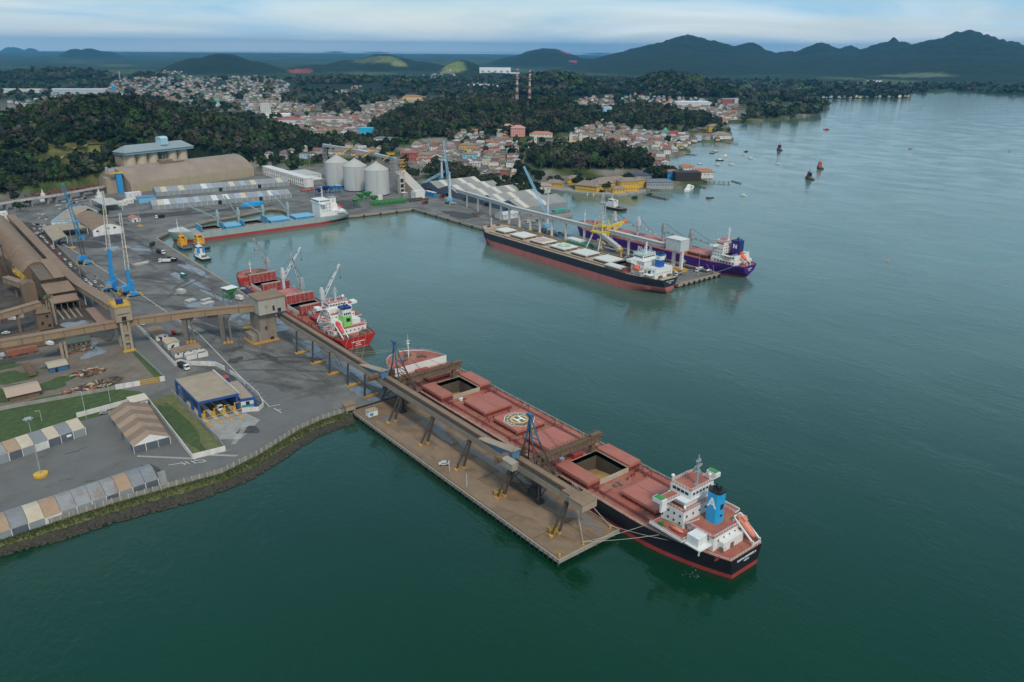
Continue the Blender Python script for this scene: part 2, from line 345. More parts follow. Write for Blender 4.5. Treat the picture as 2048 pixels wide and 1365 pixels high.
def hillz(x, y):
 x, y = np.asarray(x, float), np.asarray(y, float); H = np.zeros_like(x)
 for hx, hy, h, ca, sa, dr, rl, p in HILLS:
  dx, dy = x-hx, y-hy; u, v = (dx*ca+dy*sa)/dr, (-dx*sa+dy*ca)/rl
  r2 = np.clip(1-u*u-v*v, 0, 1); r1 = np.sqrt(np.clip(u*u+v*v+0.0016,0,4)); H = np.maximum(H, h*np.clip(1.02-r1,0,1)**p) if p < 1.45 else np.maximum(H, h*r2**p)
 n = fbm(x/130.0, y/130.0, 4)-0.5; n2 = fbm(x/700.0+9, y/700.0, 4)-0.5
 rg = 1-2*np.abs(fbm(x/330.0+3, y/330.0, 5)-0.5)
 H = H*(1+0.46*(rg-0.80)*np.clip((H-60)/120,0,1))
 return np.maximum(0, H*(1+0.34*n*np.clip(60/(H+20),0.2,1)+0.22*n2))
# coast: right-hand shoreline as pixels, then the water polygon
SHORE = [(1143,426),(1123,417),(1072,391),(1050,377),(1091,376),(1120,379),(1180,383),(1236,389),(1291,382),(1362,379),(1416,365),(1380,352),(1343,334),(1323,318),(1385,306),(1368,297),(1392,283),(1468,284),(1463,268),(1452,246),(1490,247),(1527,243),(1585,237),(1637,229),(1632,220),(1661,214),(1610,204),(1580,199),(1700,197),(1816,196),(1821,187),(1880,184),(1939,185),(1983,189),(2048,191),(2500,196)]
SHW = [W(px, py, 0.5) for px, py in SHORE]
far_r = WD(2500, 196, 3000)
WATER = SHW + [(far_r[0]+2500, far_r[1]-4500), (3000,-3000), (-3000,-3000), (-3000,110), (-147,125), (-62,122), (-20,141), (0,143), (31,146), (31,578), (52,602), (97,629), (124,634), (168,651), (175,640), (174.7,609), (189,575.5), (223,563), (291,559), (291,193), (341,193), (341,440)]
def inpoly(x, y, P):
 x, y = np.asarray(x), np.asarray(y); r = np.zeros(x.shape, bool); n = len(P); j = n-1
 for i in range(n):
  xi, yi = P[i]; xj, yj = P[j]
  if yi != yj:
   c = ((yi > y) != (yj > y)) & (x < (xj-xi)*(y-yi)/(yj-yi)+xi); r ^= c
  j = i
 return r
PORT = [(-700,100),(31,100),(31,578),(52,602),(97,629),(124,634),(168,651),(175,640),(174.7,609),(189,575.5),(223,563),(291,559),(291,193),(341,193),(341,441),(411,437),(420,462),(428,520),(400,680),(330,840),(262,950),(215,1012),(120,988),(50,930),(-20,890),(-260,700),(-700,700)]
def ground_z(x, y):
 x, y = np.asarray(x, float), np.asarray(y, float); d = np.hypot(x-CAMP[0], y-CAMP[1])
 z = hillz(x, y) + 2.6 + 3.0*np.clip((d-900)/900, 0, 1)*fbm(x/90, y/90, 2)
 z = np.where(inpoly(x, y, WATER), -6.0, z)
 z = np.where(inpoly(x, y, PORT), 1.2, z)
 return z
def gz(x, y): return float(ground_z(np.array([x]), np.array([y]))[0])
def WT(px, py):
 """where the sight line through a pixel meets the ground"""
 d = ray(px, py); n = math.hypot(d[0], d[1]); D = np.geomspace(700, 9000, 330); X, Y = CAMP[0]+d[0]/n*D, CAMP[1]+d[1]/n*D; Z = CAMP[2]+d[2]/n*D
 k = np.nonzero(Z <= np.maximum(ground_z(X, Y), 1.0))[0]
 if len(k) == 0: return W(px, py, 3.0)
 k = int(k[0]); return (float(X[k]), float(Y[k]))
def terrain_mesh():
 NA, ND = 640, 470
 th = np.linspace(R(-39), R(39), NA); dd = np.geomspace(560, 26000, ND)
 TH, DD = np.meshgrid(th, dd); A = YAW + TH
 X = CAMP[0]+DD*np.sin(A)/np.cos(TH)*1.0; Y = CAMP[1]+DD*np.cos(A)/np.cos(TH)*1.0
 Z = ground_z(X, Y)
 Z = np.where(DD > 25000, -20.0, Z)
 far = np.clip((DD-1700)/3000, 0, 1)
 Z = Z + far*(fbm(X/22, Y/22, 2)-0.3)*9.0*(Z > 0)      # canopy relief where trees are too small to build
 V = np.stack([X, Y, Z], -1).reshape(-1, 3)
 idx = np.arange(NA*ND).reshape(ND, NA)
 F = np.stack([idx[:-1,:-1], idx[:-1,1:], idx[1:,1:], idx[1:,:-1]], -1).reshape(-1, 4)
 zf = Z.reshape(-1)[F]; F = F[zf.max(1) > -5.9]
 me = bpy.data.meshes.new('terrain'); me.vertices.add(len(V)); me.vertices.foreach_set('co', V.astype(np.float32).ravel())
 me.loops.add(F.size); me.loops.foreach_set('vertex_index', F.astype(np.int32).ravel())
 me.polygons.add(len(F)); me.polygons.foreach_set('loop_start', np.arange(0, F.size, 4, dtype=np.int32)); me.polygons.foreach_set('loop_total', np.full(len(F), 4, np.int32))
 me.update(calc_edges=True); me.validate()
 # ground cover by place: forest floor, town soil, grass, red earth
 H = hillz(X, Y); D = np.hypot(X-CAMP[0], Y-CAMP[1])
 C = np.zeros((ND, NA, 4), np.float32); C[..., 3] = 1
 forest = np.array([0.011,0.022,0.010]); soil = np.array([0.17,0.15,0.115]); grass = np.array([0.09,0.115,0.03]); field = np.array([0.10,0.13,0.04])
 n = fbm(X/60, Y/60, 4); n3 = fbm(X/420+5, Y/420, 4); n4 = fbm(X/30, Y/30, 3)
 town = np.clip((n-0.40)*6, 0, 1)[..., None]
 c = np.where((H > 5)[..., None], forest*(0.6+0.9*n4[..., None]), soil*town+grass*(1-town)*0.6)
 farf = np.clip((D-2300)/900, 0, 1)[..., None]
 plain = forest*(0.9+1.7*fbm(X/160, Y/160, 4)[..., None]); fld = np.clip((n3-0.60)*9, 0, 1)[..., None]*0.6
 c = np.where((H > 5)[..., None], c, c*(1-farf)+farf*(plain*(1-fld)+field*fld))
 def spot(px, py, dist, rx, ry, col, edge=0.35):
  nonlocal c
  x, y, _ = WD(px, py, dist); a = math.atan2(y-CAMP[1], x-CAMP[0]); dx, dy = X-x, Y-y
  u, v = (dx*math.cos(a)+dy*math.sin(a))/ry, (-dx*math.sin(a)+dy*math.cos(a))/(rx/FPX*dist)
  k = np.clip((1-np.sqrt(u*u+v*v)+0.8*(n-0.5))/edge, 0, 1)[..., None]; c = c*(1-k)+np.array(col)*(0.7+0.6*n4[..., None])*k
 spot(600,148,5760,24,190,(0.26,0.065,0.04)); spot(612,146,5800,14,130,(0.20,0.05,0.035))
 spot(905,140,5500,30,240,(0.17,0.19,0.05)); spot(770,130,6450,36,230,(0.12,0.14,0.05)); spot(800,140,6250,20,120,(0.17,0.19,0.05)); spot(735,124,6500,30,220,(0.09,0.10,0.05))
 spot(158,318,1170,72,62,(0.115,0.11,0.034)); spot(110,350,1085,60,36,(0.06,0.085,0.022)); spot(1830,162,5700,70,250,(0.11,0.13,0.06)); spot(1690,172,4700,90,160,(0.09,0.115,0.05)); spot(640,262,1640,26,60,(0.10,0.16,0.035)); spot(1430,178,4500,140,160,(0.05,0.08,0.03))
 spot(1130,128,8900,10,150,(0.34,0.06,0.05))
 C[..., :3] = c
 at = me.color_attributes.new('cover', 'FLOAT_COLOR', 'POINT'); at.data.foreach_set('color', C.reshape(-1))
 m = bpy.data.materials.new('land_cover'); m.use_nodes = True; nn = m.node_tree.nodes; l = m.node_tree.links; b = nn['Principled BSDF']; b.inputs['Roughness'].default_value = 0.95; b.inputs['Specular IOR Level'].default_value = 0.15
 va = nn.new('ShaderNodeVertexColor'); va.layer_name = 'cover'; tc_ = nn.new('ShaderNodeTexCoord')
 nz_ = nn.new('ShaderNodeTexNoise'); nz_.inputs['Scale'].default_value = 0.05; nz_.inputs['Detail'].default_value = 5; l.new(tc_.outputs['Object'], nz_.inputs['Vector'])
 mr = nn.new('ShaderNodeMapRange'); mr.inputs[1].default_value = 0.3; mr.inputs[2].default_value = 0.7; mr.inputs[3].default_value = 0.55; mr.inputs[4].default_value = 1.45; l.new(nz_.outputs[0], mr.inputs[0])
 mu = nn.new('ShaderNodeMixRGB'); mu.blend_type = 'MULTIPLY'; mu.inputs[0].default_value = 1; l.new(va.outputs[0], mu.inputs[1]); l.new(mr.outputs[0], mu.inputs[2]); l.new(mu.outputs[0], b.inputs['Base Color'])
 me.materials.append(m); me.polygons.foreach_set('use_smooth', [True]*len(me.polygons))
 o = bpy.data.objects.new('terrain', me); COL.objects.link(o); struct(o); return o
terrain_mesh()
# islands out at sea
m_isl = M('island_wood', (0.02,0.035,0.02), 0.95, 0.4, 0.01)
for px, py, hw in ((21,95,16),(60,97,11),(672,103,18),(752,104,22),(1200,106,26)):
 x, y, z = WD(px, py, 31000); r = hw/FPX*31000; mb = MB(); q = 20
 pr = [(1.0,-1),(0.8,0.35*z),(0.5,0.75*z),(0.2,0.97*z),(0.05,z)]
 V = []
 for k, (f, zz) in enumerate(pr):
  for i in range(q):
   t = 2*math.pi*i/q; w = 1+0.25*math.sin(3*t+px)+0.15*math.sin(5*t+k); V.append((x+r*f*w*math.cos(t), y+r*f*w*math.sin(t), zz*(1+0.12*math.sin(2*t+px) if k < 4 else 1)))
 F = [(j*q+i, j*q+(i+1)%q, (j+1)*q+(i+1)%q, (j+1)*q+i) for j in range(4) for i in range(q)]+[tuple(range(4*q,5*q))]
 struct(mb.add(V, F).build('island', m_isl, loc=(x, y, 0)))
# sea air: far things fade to blue
def haze():
 m = bpy.data.materials.new('sea_air'); m.use_nodes = True; t = m.node_tree
 t.nodes.remove(t.nodes['Principled BSDF']); v = t.nodes.new('ShaderNodeVolumePrincipled')
 v.inputs['Color'].default_value = (0.19,0.60,0.97,1); v.inputs['Density'].default_value = HAZE; v.inputs['Anisotropy'].default_value = 0.35
 t.links.new(v.outputs[0], t.nodes['Material Output'].inputs['Volume'])
 o = MB().box(-38000,38000,-38000,38000,-21,450).build('haze', m); o['kind'] = 'stuff'; o['label'] = 'thin blue sea air over the whole bay'
HAZE = 3.8e-5
haze()
# ------------------------------------------------------------------ port ground, quays, banks
m_asph = M('worn_asphalt', (0.155,0.144,0.126), 0.85, 0.32, 0.08, dirt=(0.045,0.042,0.04), damt=0.85, dscale=0.035)
m_asph2 = M('grey_asphalt', (0.135,0.128,0.116), 0.88, 0.12, 0.12, dirt=(0.10,0.095,0.085), damt=0.55, dscale=0.09)
m_dirt = M('brown_dirt', (0.17,0.135,0.10), 0.95, 0.25, 0.15, dirt=(0.09,0.075,0.06), damt=0.7, dscale=0.06)
m_grass = M('rough_grass', (0.052,0.082,0.02), 0.95, 0.45, 0.35, dirt=(0.035,0.06,0.015), damt=0.7, dscale=0.12, bump=0.6, bscale=1.2)
m_grass2 = M('dry_grass', (0.13,0.13,0.045), 0.95, 0.35, 0.3, dirt=(0.06,0.08,0.02), damt=0.7, dscale=0.1, bump=0.5, bscale=1.2)
m_bank = M('rocky_bank', (0.045,0.038,0.027), 0.95, 0.5, 0.8, dirt=(0.05,0.07,0.02), damt=0.6, dscale=0.2, bump=1.0, bscale=1.5)
m_puddle = M('wet_slurry', (0.16,0.165,0.17), 0.16, 0.35, 0.3, dirt=(0.07,0.066,0.06), damt=0.9, dscale=0.12)
m_wetp = M('wet_dust', (0.17,0.14,0.11), 0.3, 0.35, 0.4, dirt=(0.10,0.08,0.06), damt=0.9, dscale=0.2)
m_soot = M('dark_stain', (0.045,0.043,0.042), 0.9, 0.3, 0.3, dirt=(0.10,0.098,0.09), damt=0.6, dscale=0.15)
m_line = M('road_paint', (0.62,0.60,0.55), 0.8, 0.2, 0.5, dirt=(0.2,0.2,0.19), damt=0.6, dscale=0.5)
m_pierd = M('dusty_pier_deck', (0.215,0.14,0.082), 0.92, 0.28, 0.12, dirt=(0.10,0.068,0.042), damt=0.8, dscale=0.09, rnd=0.05)
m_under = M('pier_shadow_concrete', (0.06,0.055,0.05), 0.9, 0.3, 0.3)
QZ = 3.0
APRON = [(-700,129.5),(-147,129.9),(-109,130.6),(-87,129.2),(-69,127.6),(-52,133),(-39,139.2),(-28,144.5),(-16,147.6),(29.2,148.2),(29.2,300),(31,400),(31.5,578),(52,602),(97,629),(124,634),(168,651),(175,640),(174.7,609),(189,575.5),(223,563),(291,559),(291.2,193),(341.2,193.5),(341.2,441),(390,441),(411,437),(420,462),(428,520),(430,640),(352,900),(-700,905)]
mb = MB(); mb.prism(APRON, -1.5, QZ); struct(mb.build('quay_apron', [m_asph]))
def sheet(name, pts, mat, z, kind='structure'):
 o = MB().poly([(p[0],p[1],z) for p in pts]).build(name, mat); o['kind'] = kind; return o
def blob(cx_, cy_, rx, ry, rot=0, n=22, seed=0, j=0.35):
 r_ = random.Random(seed); P = []; a0 = [r_.random()*6.28 for _ in range(3)]
 for i in range(n):
  t = 2*math.pi*i/n; k = 1+j*(0.5*math.sin(2*t+a0[0])+0.35*math.sin(3*t+a0[1])+0.3*math.sin(5*t+a0[2]))+0.1*(r_.random()-.5)
  x, y = rx*k*math.cos(t), ry*k*math.sin(t); P.append((cx_+x*math.cos(rot)-y*math.sin(rot), cy_+x*math.sin(rot)+y*math.cos(rot)))
 return P
# quay walls facing the basins: pale coping beam, skirt coloured dark as the shade below
cop = M('quay_coping', (0.33,0.27,0.20), 0.9, 0.2, 0.4, dirt=(0.13,0.10,0.07), damt=0.5, dscale=0.4, streak=True)
def coping(P, q, name='quay_wall', fz=2.2):
 mb = MB()
 for a, b in zip(P, P[1:]):
  d = Vector((b[0]-a[0], b[1]-a[1], 0)).normalized(); n = Vector((d.y, -d.x, 0))*q
  A, B = Vector((*a,0)), Vector((*b,0)); L_ = (B-A).length
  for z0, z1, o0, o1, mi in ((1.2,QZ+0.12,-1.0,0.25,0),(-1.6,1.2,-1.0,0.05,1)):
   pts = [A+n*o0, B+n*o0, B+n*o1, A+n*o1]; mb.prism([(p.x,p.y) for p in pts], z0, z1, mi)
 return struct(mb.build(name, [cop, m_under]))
coping([(29.2,150),(29.2,300),(31,400),(31.5,578)], 1)
coping([(31.5,578),(52,602),(97,629),(124,634),(168,651),(175,640),(174.7,609),(189,575.5),(223,563),(291,559)], 1)
coping([(291,559),(291.2,193),(341.2,193.5),(341.2,441),(390,441),(411,437),(420,462)], -1 if False else 1)
# tyre fenders along the quays, each a thing
fb = MB(); fb.cbox((0,0,-1.1),(1.2,0.7,2.4)); fb.lathe((0,-0.45,-1.0),[(0.3,-0.5),(0.75,-0.4),(0.75,0.4),(0.3,0.5)],10)
f0 = fb.build('quay_fender', m_tyre); f0.rotation_euler = (0,0,0)
fl = [(31.9,y,R(90)) for y in range(410,575,33)]+[(x,558.4+ (291-x)*0.055,0) for x in range(232,290,19)]+[(290.4,y,R(-90)) for y in range(430,555,21)]+[(x,192.4,0) for x in range(297,340,6)]
for i, (x, y, a) in enumerate(fl):
 o = f0 if i == 0 else dup(f0); o.location = (x,y,2.6); o.rotation_euler = (0,0,a)
 tag(o, 'black rubber fender on the quay wall '+('beside the moored tugs and red ship' if i < 5 else 'at the head of the basin' if i < 9 else 'beside the dark ship with pale hatches' if i < 15 else 'at the outer end of the right-hand pier'), 'fender', 'rubber fenders along the quay walls')
# rocky bank and grass strip outside the sea wall
top = [(-400,128.8),(-147,129.2),(-109,129.8),(-87,128.4),(-69,126.8),(-52,132.2),(-39,138.4),(-28,143.7),(-16,146.8),(-1,147.4)]
wat = [(-400,123),(-147,124.3),(-128,122),(-112,122.4),(-88,119.4),(-79,118.7),(-61,121),(-43.5,128.6),(-31,135.4),(-19.5,139.8),(-1,141.8)]
def resample(P, n):
 L_ = [0]
 for a, b in zip(P, P[1:]): L_.append(L_[-1]+math.dist(a,b))
 out = []
 for i in range(n):
  t = L_[-1]*i/(n-1); k = max(j for j in range(len(L_)) if L_[j] <= t+1e-9); k = min(k, len(P)-2); f = (t-L_[k])/max(1e-6, L_[k+1]-L_[k])
  out.append((P[k][0]+(P[k+1][0]-P[k][0])*f, P[k][1]+(P[k+1][1]-P[k][1])*f))
 return out
n_ = 260; T_, W_ = resample(top[1:], n_), resample(wat[1:], n_); V = []; mg = []
for i in range(n_):
 for j, (f, z) in enumerate(((0,2.95),(0.25,2.7),(0.5,2.2),(0.68,1.3),(0.85,0.55),(1.05,-0.5),(1.3,-1.5))):
  k = 0 if j == 0 else 0.5
  V.append((T_[i][0]+(W_[i][0]-T_[i][0])*f+random.uniform(-k,k), T_[i][1]+(W_[i][1]-T_[i][1])*f+random.uniform(-k,k), z+random.uniform(-k,k)*0.5))
mb = MB(); mb.add(V, [(i*7+j,i*7+j+1,i*7+8+j,i*7+7+j) for i in range(n_-1) for j in range(6)])
for k in range(len(mb.m)): mb.m[k] = 0 if (k % 6) < 2 else 1
struct(mb.build('sea_bank', [m_grass2, m_bank]))
mb = MB()
for i in range(1500):
 k = random.randrange(n_-1); f = random.uniform(0.6,1.12); x, y = T_[k][0]+(W_[k][0]-T_[k][0])*f, T_[k][1]+(W_[k][1]-T_[k][1])*f
 mb.cbox((x+random.uniform(-.5,.5), y, 1.9*(1-f)*1.1+0.3), (random.uniform(.3,1.0),random.uniform(.3,.9),random.uniform(.3,.8)), random.random()*3)
o = mb.build('rock_heap', M('bank_rocks', (0.062,0.052,0.04), 0.95, 0.5, 1.0, rnd=0)); o['kind'] = 'stuff'; o['label'] = 'loose dark rocks along the foot of the sea bank'
mb = MB()
for i in range(9000):
 k = random.randrange(n_-1); f = random.uniform(-0.02,0.55)*random.random()**0.3; x, y = T_[k][0]+(W_[k][0]-T_[k][0])*f, T_[k][1]+(W_[k][1]-T_[k][1])*f
 a = random.random()*6.28; r_ = random.uniform(.15,.5); z = 2.9-f*1.6
 mb.add([(x-r_*math.cos(a),y-r_*math.sin(a),z),(x+r_*math.cos(a),y+r_*math.sin(a),z),(x+random.uniform(-.4,.4),y+random.uniform(-.4,.4),z+random.uniform(.3,1.0))],[(0,1,2)], random.randrange(3))
o = mb.build('bank_grass', [m_grass, m_grass2, M('leaf_dark', (0.03,0.06,0.015), 0.9)]); o['kind'] = 'stuff'; o['label'] = 'rough grass and weeds on the bank outside the sea wall'
# concrete sea wall: posts and panels
sw = [(-147,130.1),(-109,130.9),(-87,129.5),(-69,127.9),(-52,133.3),(-39,139.5),(-28,144.8),(-16,147.9),(-3,148.5)]
t = thing('sea_wall', 'weathered concrete panel wall with paler posts above the rocky bank', 'wall', (-69,128,3))
P = resample([(-147,130.1)]+sw[1:], 52)
for a, b in zip(P, P[1:]):
 d = Vector((b[0]-a[0],b[1]-a[1],0)).normalized(); q = MB(); q.bar((a[0]+d.x*.12,a[1]+d.y*.12,4.05),(b[0]-d.x*.12,b[1]-d.y*.12,4.05),0.12,1.9); q.build('wall_panel', M('mossy_panel', (0.27,0.255,0.21), .9, .25, .3, dirt=(.10,.10,.06), damt=.7, dscale=.4, streak=True), t)
pm = MB().cbox((0,0,1.1),(0.28,0.34,2.3)); p0 = None; m_swp = M('mossy_panel', (0.27,0.255,0.21), .9, .25, .3, dirt=(.10,.10,.06), damt=.7, dscale=.4, streak=True)
for i, a in enumerate(P):
 if p0 is None: p0 = pm.build('post', m_conc_l); p0.parent = t; OFF[p0.name] = OFF[t.name]; o = p0
 else: o = dup(p0, parent=t)
 o.location = (a[0]+69, a[1]-128, 0)
# overlays on the apron
m_coal = M('dark_ore_dust', (0.055,0.045,0.037), 0.95, 0.4, 0.12, dirt=(0.11,0.085,0.062), damt=0.7, dscale=0.06)
sheet('ore_yard', [(-330,346),(-60.5,331),(-58,470),(-56,735),(-330,760)], m_coal, 3.032)
sheet('car_lane', [(-57,400),(-46.6,400),(-46.8,532),(-44.6,665),(-30,690),(-60,745),(-57,700)], m_coal, 3.05)
sheet('storage_yard', [(-300,131),(-110,132),(-88,130.4),(-74.8,146),(-73.2,219),(-110,214),(-300,200)], m_asph2, 3.03)
sheet('port_road', [(-87,129.6),(-69,128),(-52,133.6),(-39,140),(-28,145.2),(-16,148),(-5,149),(-5,175),(-32,176),(-60,144),(-74.5,145.5),(-88,131)], m_asph2, 3.035)
sheet('port_road', [(-59,222),(-48.6,256),(-47.5,340),(-47,480),(-60,480),(-60,300),(-60.5,242)], m_asph2, 3.035)
sheet('port_road', [(-28,175),(-16,176),(-24,300),(-30,430),(-38,560),(-46,660),(-52,660),(-40,470),(-34,300)], m_asph2, 3.04)
sheet('scrap_yard', [(-330,248),(-126,250.5),(-81,244),(-60.5,241),(-60.5,330),(-330,345)], m_dirt, 3.03)
sheet('grass_strip', [(-330,200),(-110,214.5),(-92,215),(-73,219.5),(-72.5,232),(-81,243),(-126,249.5),(-330,246)], m_grass, 3.06)
sheet('grass_strip', [(-72.2,218),(-73.6,147),(-61.8,146),(-60.8,156),(-61.2,220)], m_grass2, 3.07)
sheet('grass_strip', blob(-68.5,182,3.6,34,0,26,4,.25), m_grass, 3.09)
for i, (x, y, a, b, r_) in enumerate(((-119,292,10,9,0),(-104,270,9,7,.3),(-124,276,9,5,.2),(-110,251,14,3,0),(-100,296,6,4,0),(-122,312,9,5,.1),(-130,268,6,10,0),(-86,252,10,3.2,0.05))):
 sheet('grass_patch', blob(x,y,a,b,r_,22,30+i,.4), m_grass, 3.075+0.004*i)
sheet('grass_strip', [(-50.4,256),(-49,290),(-51,300),(-57.5,250)] if False else [(-62,243.5),(-58.4,243.5),(-59.6,292),(-61.6,292)], m_grass, 3.05)
sheet('weigh_lane', [(-59.6,181),(-41,179.5),(-38,165),(-52,152),(-60.5,158)], m_conc, 3.045)
for i, (x, y, a, b, r_) in enumerate(((3.5,322,6,22,.5),(16,345,3.5,38,.12),(-3,352,10,14,.3),(20,300,6,16,.1),(10,420,4,30,.08),(18,480,3,40,.1),(24,445,2.5,28,.05),(-8,395,3,9,.6),(20,225,6,26,0),(24,190,4,20,0),(14,165,5,12,.2),(9,545,5,22,.5),(-10,560,6,9,.4),(22,280,5,9,0),(-78,305,9,6,.2),(-84,322,9,5,.1),(-74,360,7,13,0))):
 sheet('puddle', blob(x,y,a,b,r_,26,60+i,.55), m_puddle, 3.06+0.003*i)
for i, (x, y, a, b, r_) in enumerate(((-15,262,5,3.4,0),(-20,245,4,4,0),(-12,300,4,24,.2),(-31,222,3.4,3.2,0),(-3,235,2,10,0),(-46,158,6,3,-.6),(-90.5,148,2.2,7,.1),(0,600,10,26,.5),(14,500,7,30,.2),(-26,590,8,30,.5),(8,660,14,20,.3),(60,690,40,9,-.12),(120,670,50,8,-.12),(-88,318,12,6,.1),(-66,335,6,13,0),(-8,330,7,30,.25),(-52,560,2.6,60,0),(-52,440,2.6,40,0),(240,620,14,30,0),(310,500,9,30,0))):
 sheet('oil_stain', blob(x,y,a,b,r_,20,90+i,.5), m_soot, 3.13+0.003*i)
# tyre marks and seams on the quay
q = MB(); r2 = random.Random(77)
def strip(P, w, z):
 for a, b in zip(P, P[1:]):
  d = Vector((b[0]-a[0],b[1]-a[1],0)).normalized(); n = Vector((-d.y,d.x,0))*w/2; q.poly([(a[0]-n.x,a[1]-n.y,z),(b[0]-n.x,b[1]-n.y,z),(b[0]+n.x,b[1]+n.y,z),(a[0]+n.x,a[1]+n.y,z)])
for i in range(70):
 x, y = r2.uniform(-34,24), r2.uniform(175,650); a = r2.choice((R(90),R(90),R(100),R(60),R(130)))+r2.uniform(-.25,.25); k = r2.uniform(-.02,.02); P = []
 for j in range(r2.randint(8,22)):
  P.append((x,y)); x += 3*math.cos(a); y += 3*math.sin(a); a += k*3
 P = [p for p in P if -44 < p[0] < 28]
 if len(P) > 2:
  z = 3.17+i*.0004; strip(P, r2.uniform(.3,.55), z); strip([(p[0]+1.9,p[1]+.2) for p in P], r2.uniform(.3,.5), z)
for i in range(40):
 x, y = r2.uniform(60,250), r2.uniform(600,760); a = r2.uniform(-.5,.4); P = [(x+4*j*math.cos(a),y+4*j*math.sin(a)+.1*j*j*.3) for j in range(9)]; strip(P,.5,3.17+i*.0004)
for i in range(12):
 x, y = r2.uniform(-135,-95), r2.uniform(145,188); a = r2.uniform(-.4,.4); strip([(x+1.5*j*math.cos(a),y+1.5*j*math.sin(a)) for j in range(r2.randint(2,5))],r2.uniform(.2,.5),3.12+i*.0004)
o = q.build('tyre_marks', M('tyre_mark', (0.07,0.067,0.062), 0.9, 0.3, 0.4)); struct(o)
q = MB()
for k in range(16): y = 182+k*26; q.poly([(-27,y,3.165),(28,y,3.165),(28,y+.18,3.165),(-27,y+.18,3.165)])
for x in (-13,1,15): q.poly([(x,178,3.166),(x+.16,178,3.166),(x+.16,575,3.166),(x,575,3.166)])
struct(q.build('slab_joints', M('joint_tar', (0.075,0.072,0.066), 0.9, 0.3, 0.4)))
# painted road markings
mk = []
for i in range(34):
 x = -92+18.2*i/33; y = 163-17*i/33; mk.append(((x,y-0.55),(x+0.55,y+0.75),0.32))
for i in range(20): mk.append(((-70.5+0.62*i*0.9,147.2-0.62*i*.8),(-68.9+0.62*i*0.9,147.8-.62*i*.8),0.32))
for i in range(26): mk.append(((-88.5+i*1.0,131.2-0.02*i*4),(-88.0+i*1.0,132.6-.02*i*4),0.34))
for i in range(16): mk.append(((-91+0.1*i,132.6+i*0.75),(-88.6+.14*i,132.6+i*.75),0.28))
for i in range(18): mk.append(((-57+0.62*i,150+0.8*i),(-55.2+.62*i,148.8+.8*i),0.35))
for i in range(6): mk.append(((-30.2+0.2*i,188+5.0*i),(-25.5+.2*i,188.4+5*i),0.22))
for i, (a, b) in enumerate((((-84,147.5),(-79.5,146)),((-79.2,146.6),(-78.4,143.4)),((-77.6,146.2),(-76.8,143)),((-79,145),(-77,144.4)),((-75.5,145.4),(-74.6,142)),((-74.4,144.8),(-71.2,143.2)),((-74,142.4),(-71.4,141)),((-71.5,143.5),(-70.8,141)),((-105,142.6),(-101.5,142.8)),((-105,140.9),(-101.5,141.1)),((-99.4,143),(-96,143.2)),((-28,173),(-27.2,166)),((-27.8,170),(-25.8,169.4)),((-28.6,176),(-24,175)))): mk.append((a,b,0.4))
mb = MB()
for a, b, w in mk:
 d = Vector((b[0]-a[0],b[1]-a[1],0)).normalized(); n = Vector((-d.y,d.x,0))*w/2
 mb.poly([(a[0]-n.x,a[1]-n.y,3.19),(b[0]-n.x,b[1]-n.y,3.19),(b[0]+n.x,b[1]+n.y,3.19),(a[0]+n.x,a[1]+n.y,3.19)])
o = mb.build('road_markings', m_line); struct(o)
mb = MB()
for pts in ([(-29,176),(-22,300),(-28.5,430),(-36.5,560),(-44,655)],):
 for a, b in zip(pts, pts[1:]): mb.bar((*a,3.12),(*b,3.12),0.5,0.25)
struct(mb.build('kerb', m_conc_l))
# ------------------------------------------------------------------ the long pier
t = thing('cargo_pier', 'long dusty brown pier carrying the ore conveyor, with a big ship alongside', 'pier', (0,0,3))
sm = MB()
slab = {}
for i in range(3):
 for j in range(10):
  k = i
  w0, w1 = ((0.55,10.2),(10.25,19.9),(19.95,28.9))[i]
  if k not in slab: slab[k] = MB().box(w0,w1,0.6,15.25,2.5,3.0).build('deck_slab', m_pierd, t)
  if (i,j) != (k,0): dup(slab[k], parent=t).location = (0, 15.3*j*0.975, 0)
  if (i,j) != (k,0): pass
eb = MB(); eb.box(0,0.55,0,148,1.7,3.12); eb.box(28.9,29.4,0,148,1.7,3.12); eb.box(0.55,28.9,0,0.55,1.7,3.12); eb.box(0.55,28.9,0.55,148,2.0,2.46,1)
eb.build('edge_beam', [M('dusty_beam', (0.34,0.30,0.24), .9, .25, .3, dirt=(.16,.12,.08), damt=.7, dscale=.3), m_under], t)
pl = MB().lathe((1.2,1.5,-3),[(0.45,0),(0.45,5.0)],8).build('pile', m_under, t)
for i in range(30):
 for x in (0,9,18,26.8):
  if (i or x) and (i < 2 or x < 10): dup(pl, parent=t).location = (x, i*5, 0)
tr = MB()
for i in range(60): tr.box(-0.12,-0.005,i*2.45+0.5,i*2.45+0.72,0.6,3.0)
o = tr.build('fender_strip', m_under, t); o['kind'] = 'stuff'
kb = MB(); kb.box(0.6,0.85,0.6,147,3.002,3.3); kb.box(28.6,28.85,0.6,147,3.002,3.3); kb.box(17.3,17.45,1,147,3.002,3.14); kb.box(27.6,27.75,1,147,3.002,3.14); kb.build('rail_and_kerb', m_rust, t)
for i, (x, y, a, b) in enumerate(((22,110,4,20),(23,70,3,26),(22,30,4,18),(13,122,5,7),(9,130,4,4),(24,10,3,8))): sheet('puddle', blob(x,y,a*.7,b*.8,0,24,160+i,.7), m_wetp, 3.02+0.003*i)
for i, (x, y, a, b) in enumerate(((6,60,4,30),(12,25,5,14),(5,105,3,22),(14,85,3,18))): sheet('ore_dust', blob(x,y,a,b,0,24,180+i,.6), m_brownc, 3.06+0.003*i)
bo = MB(); bo.lathe((0,0,0),[(0.5,0),(0.36,0.15),(0.3,0.7),(0.5,0.85),(0.42,1.05),(0.1,1.1)],10)
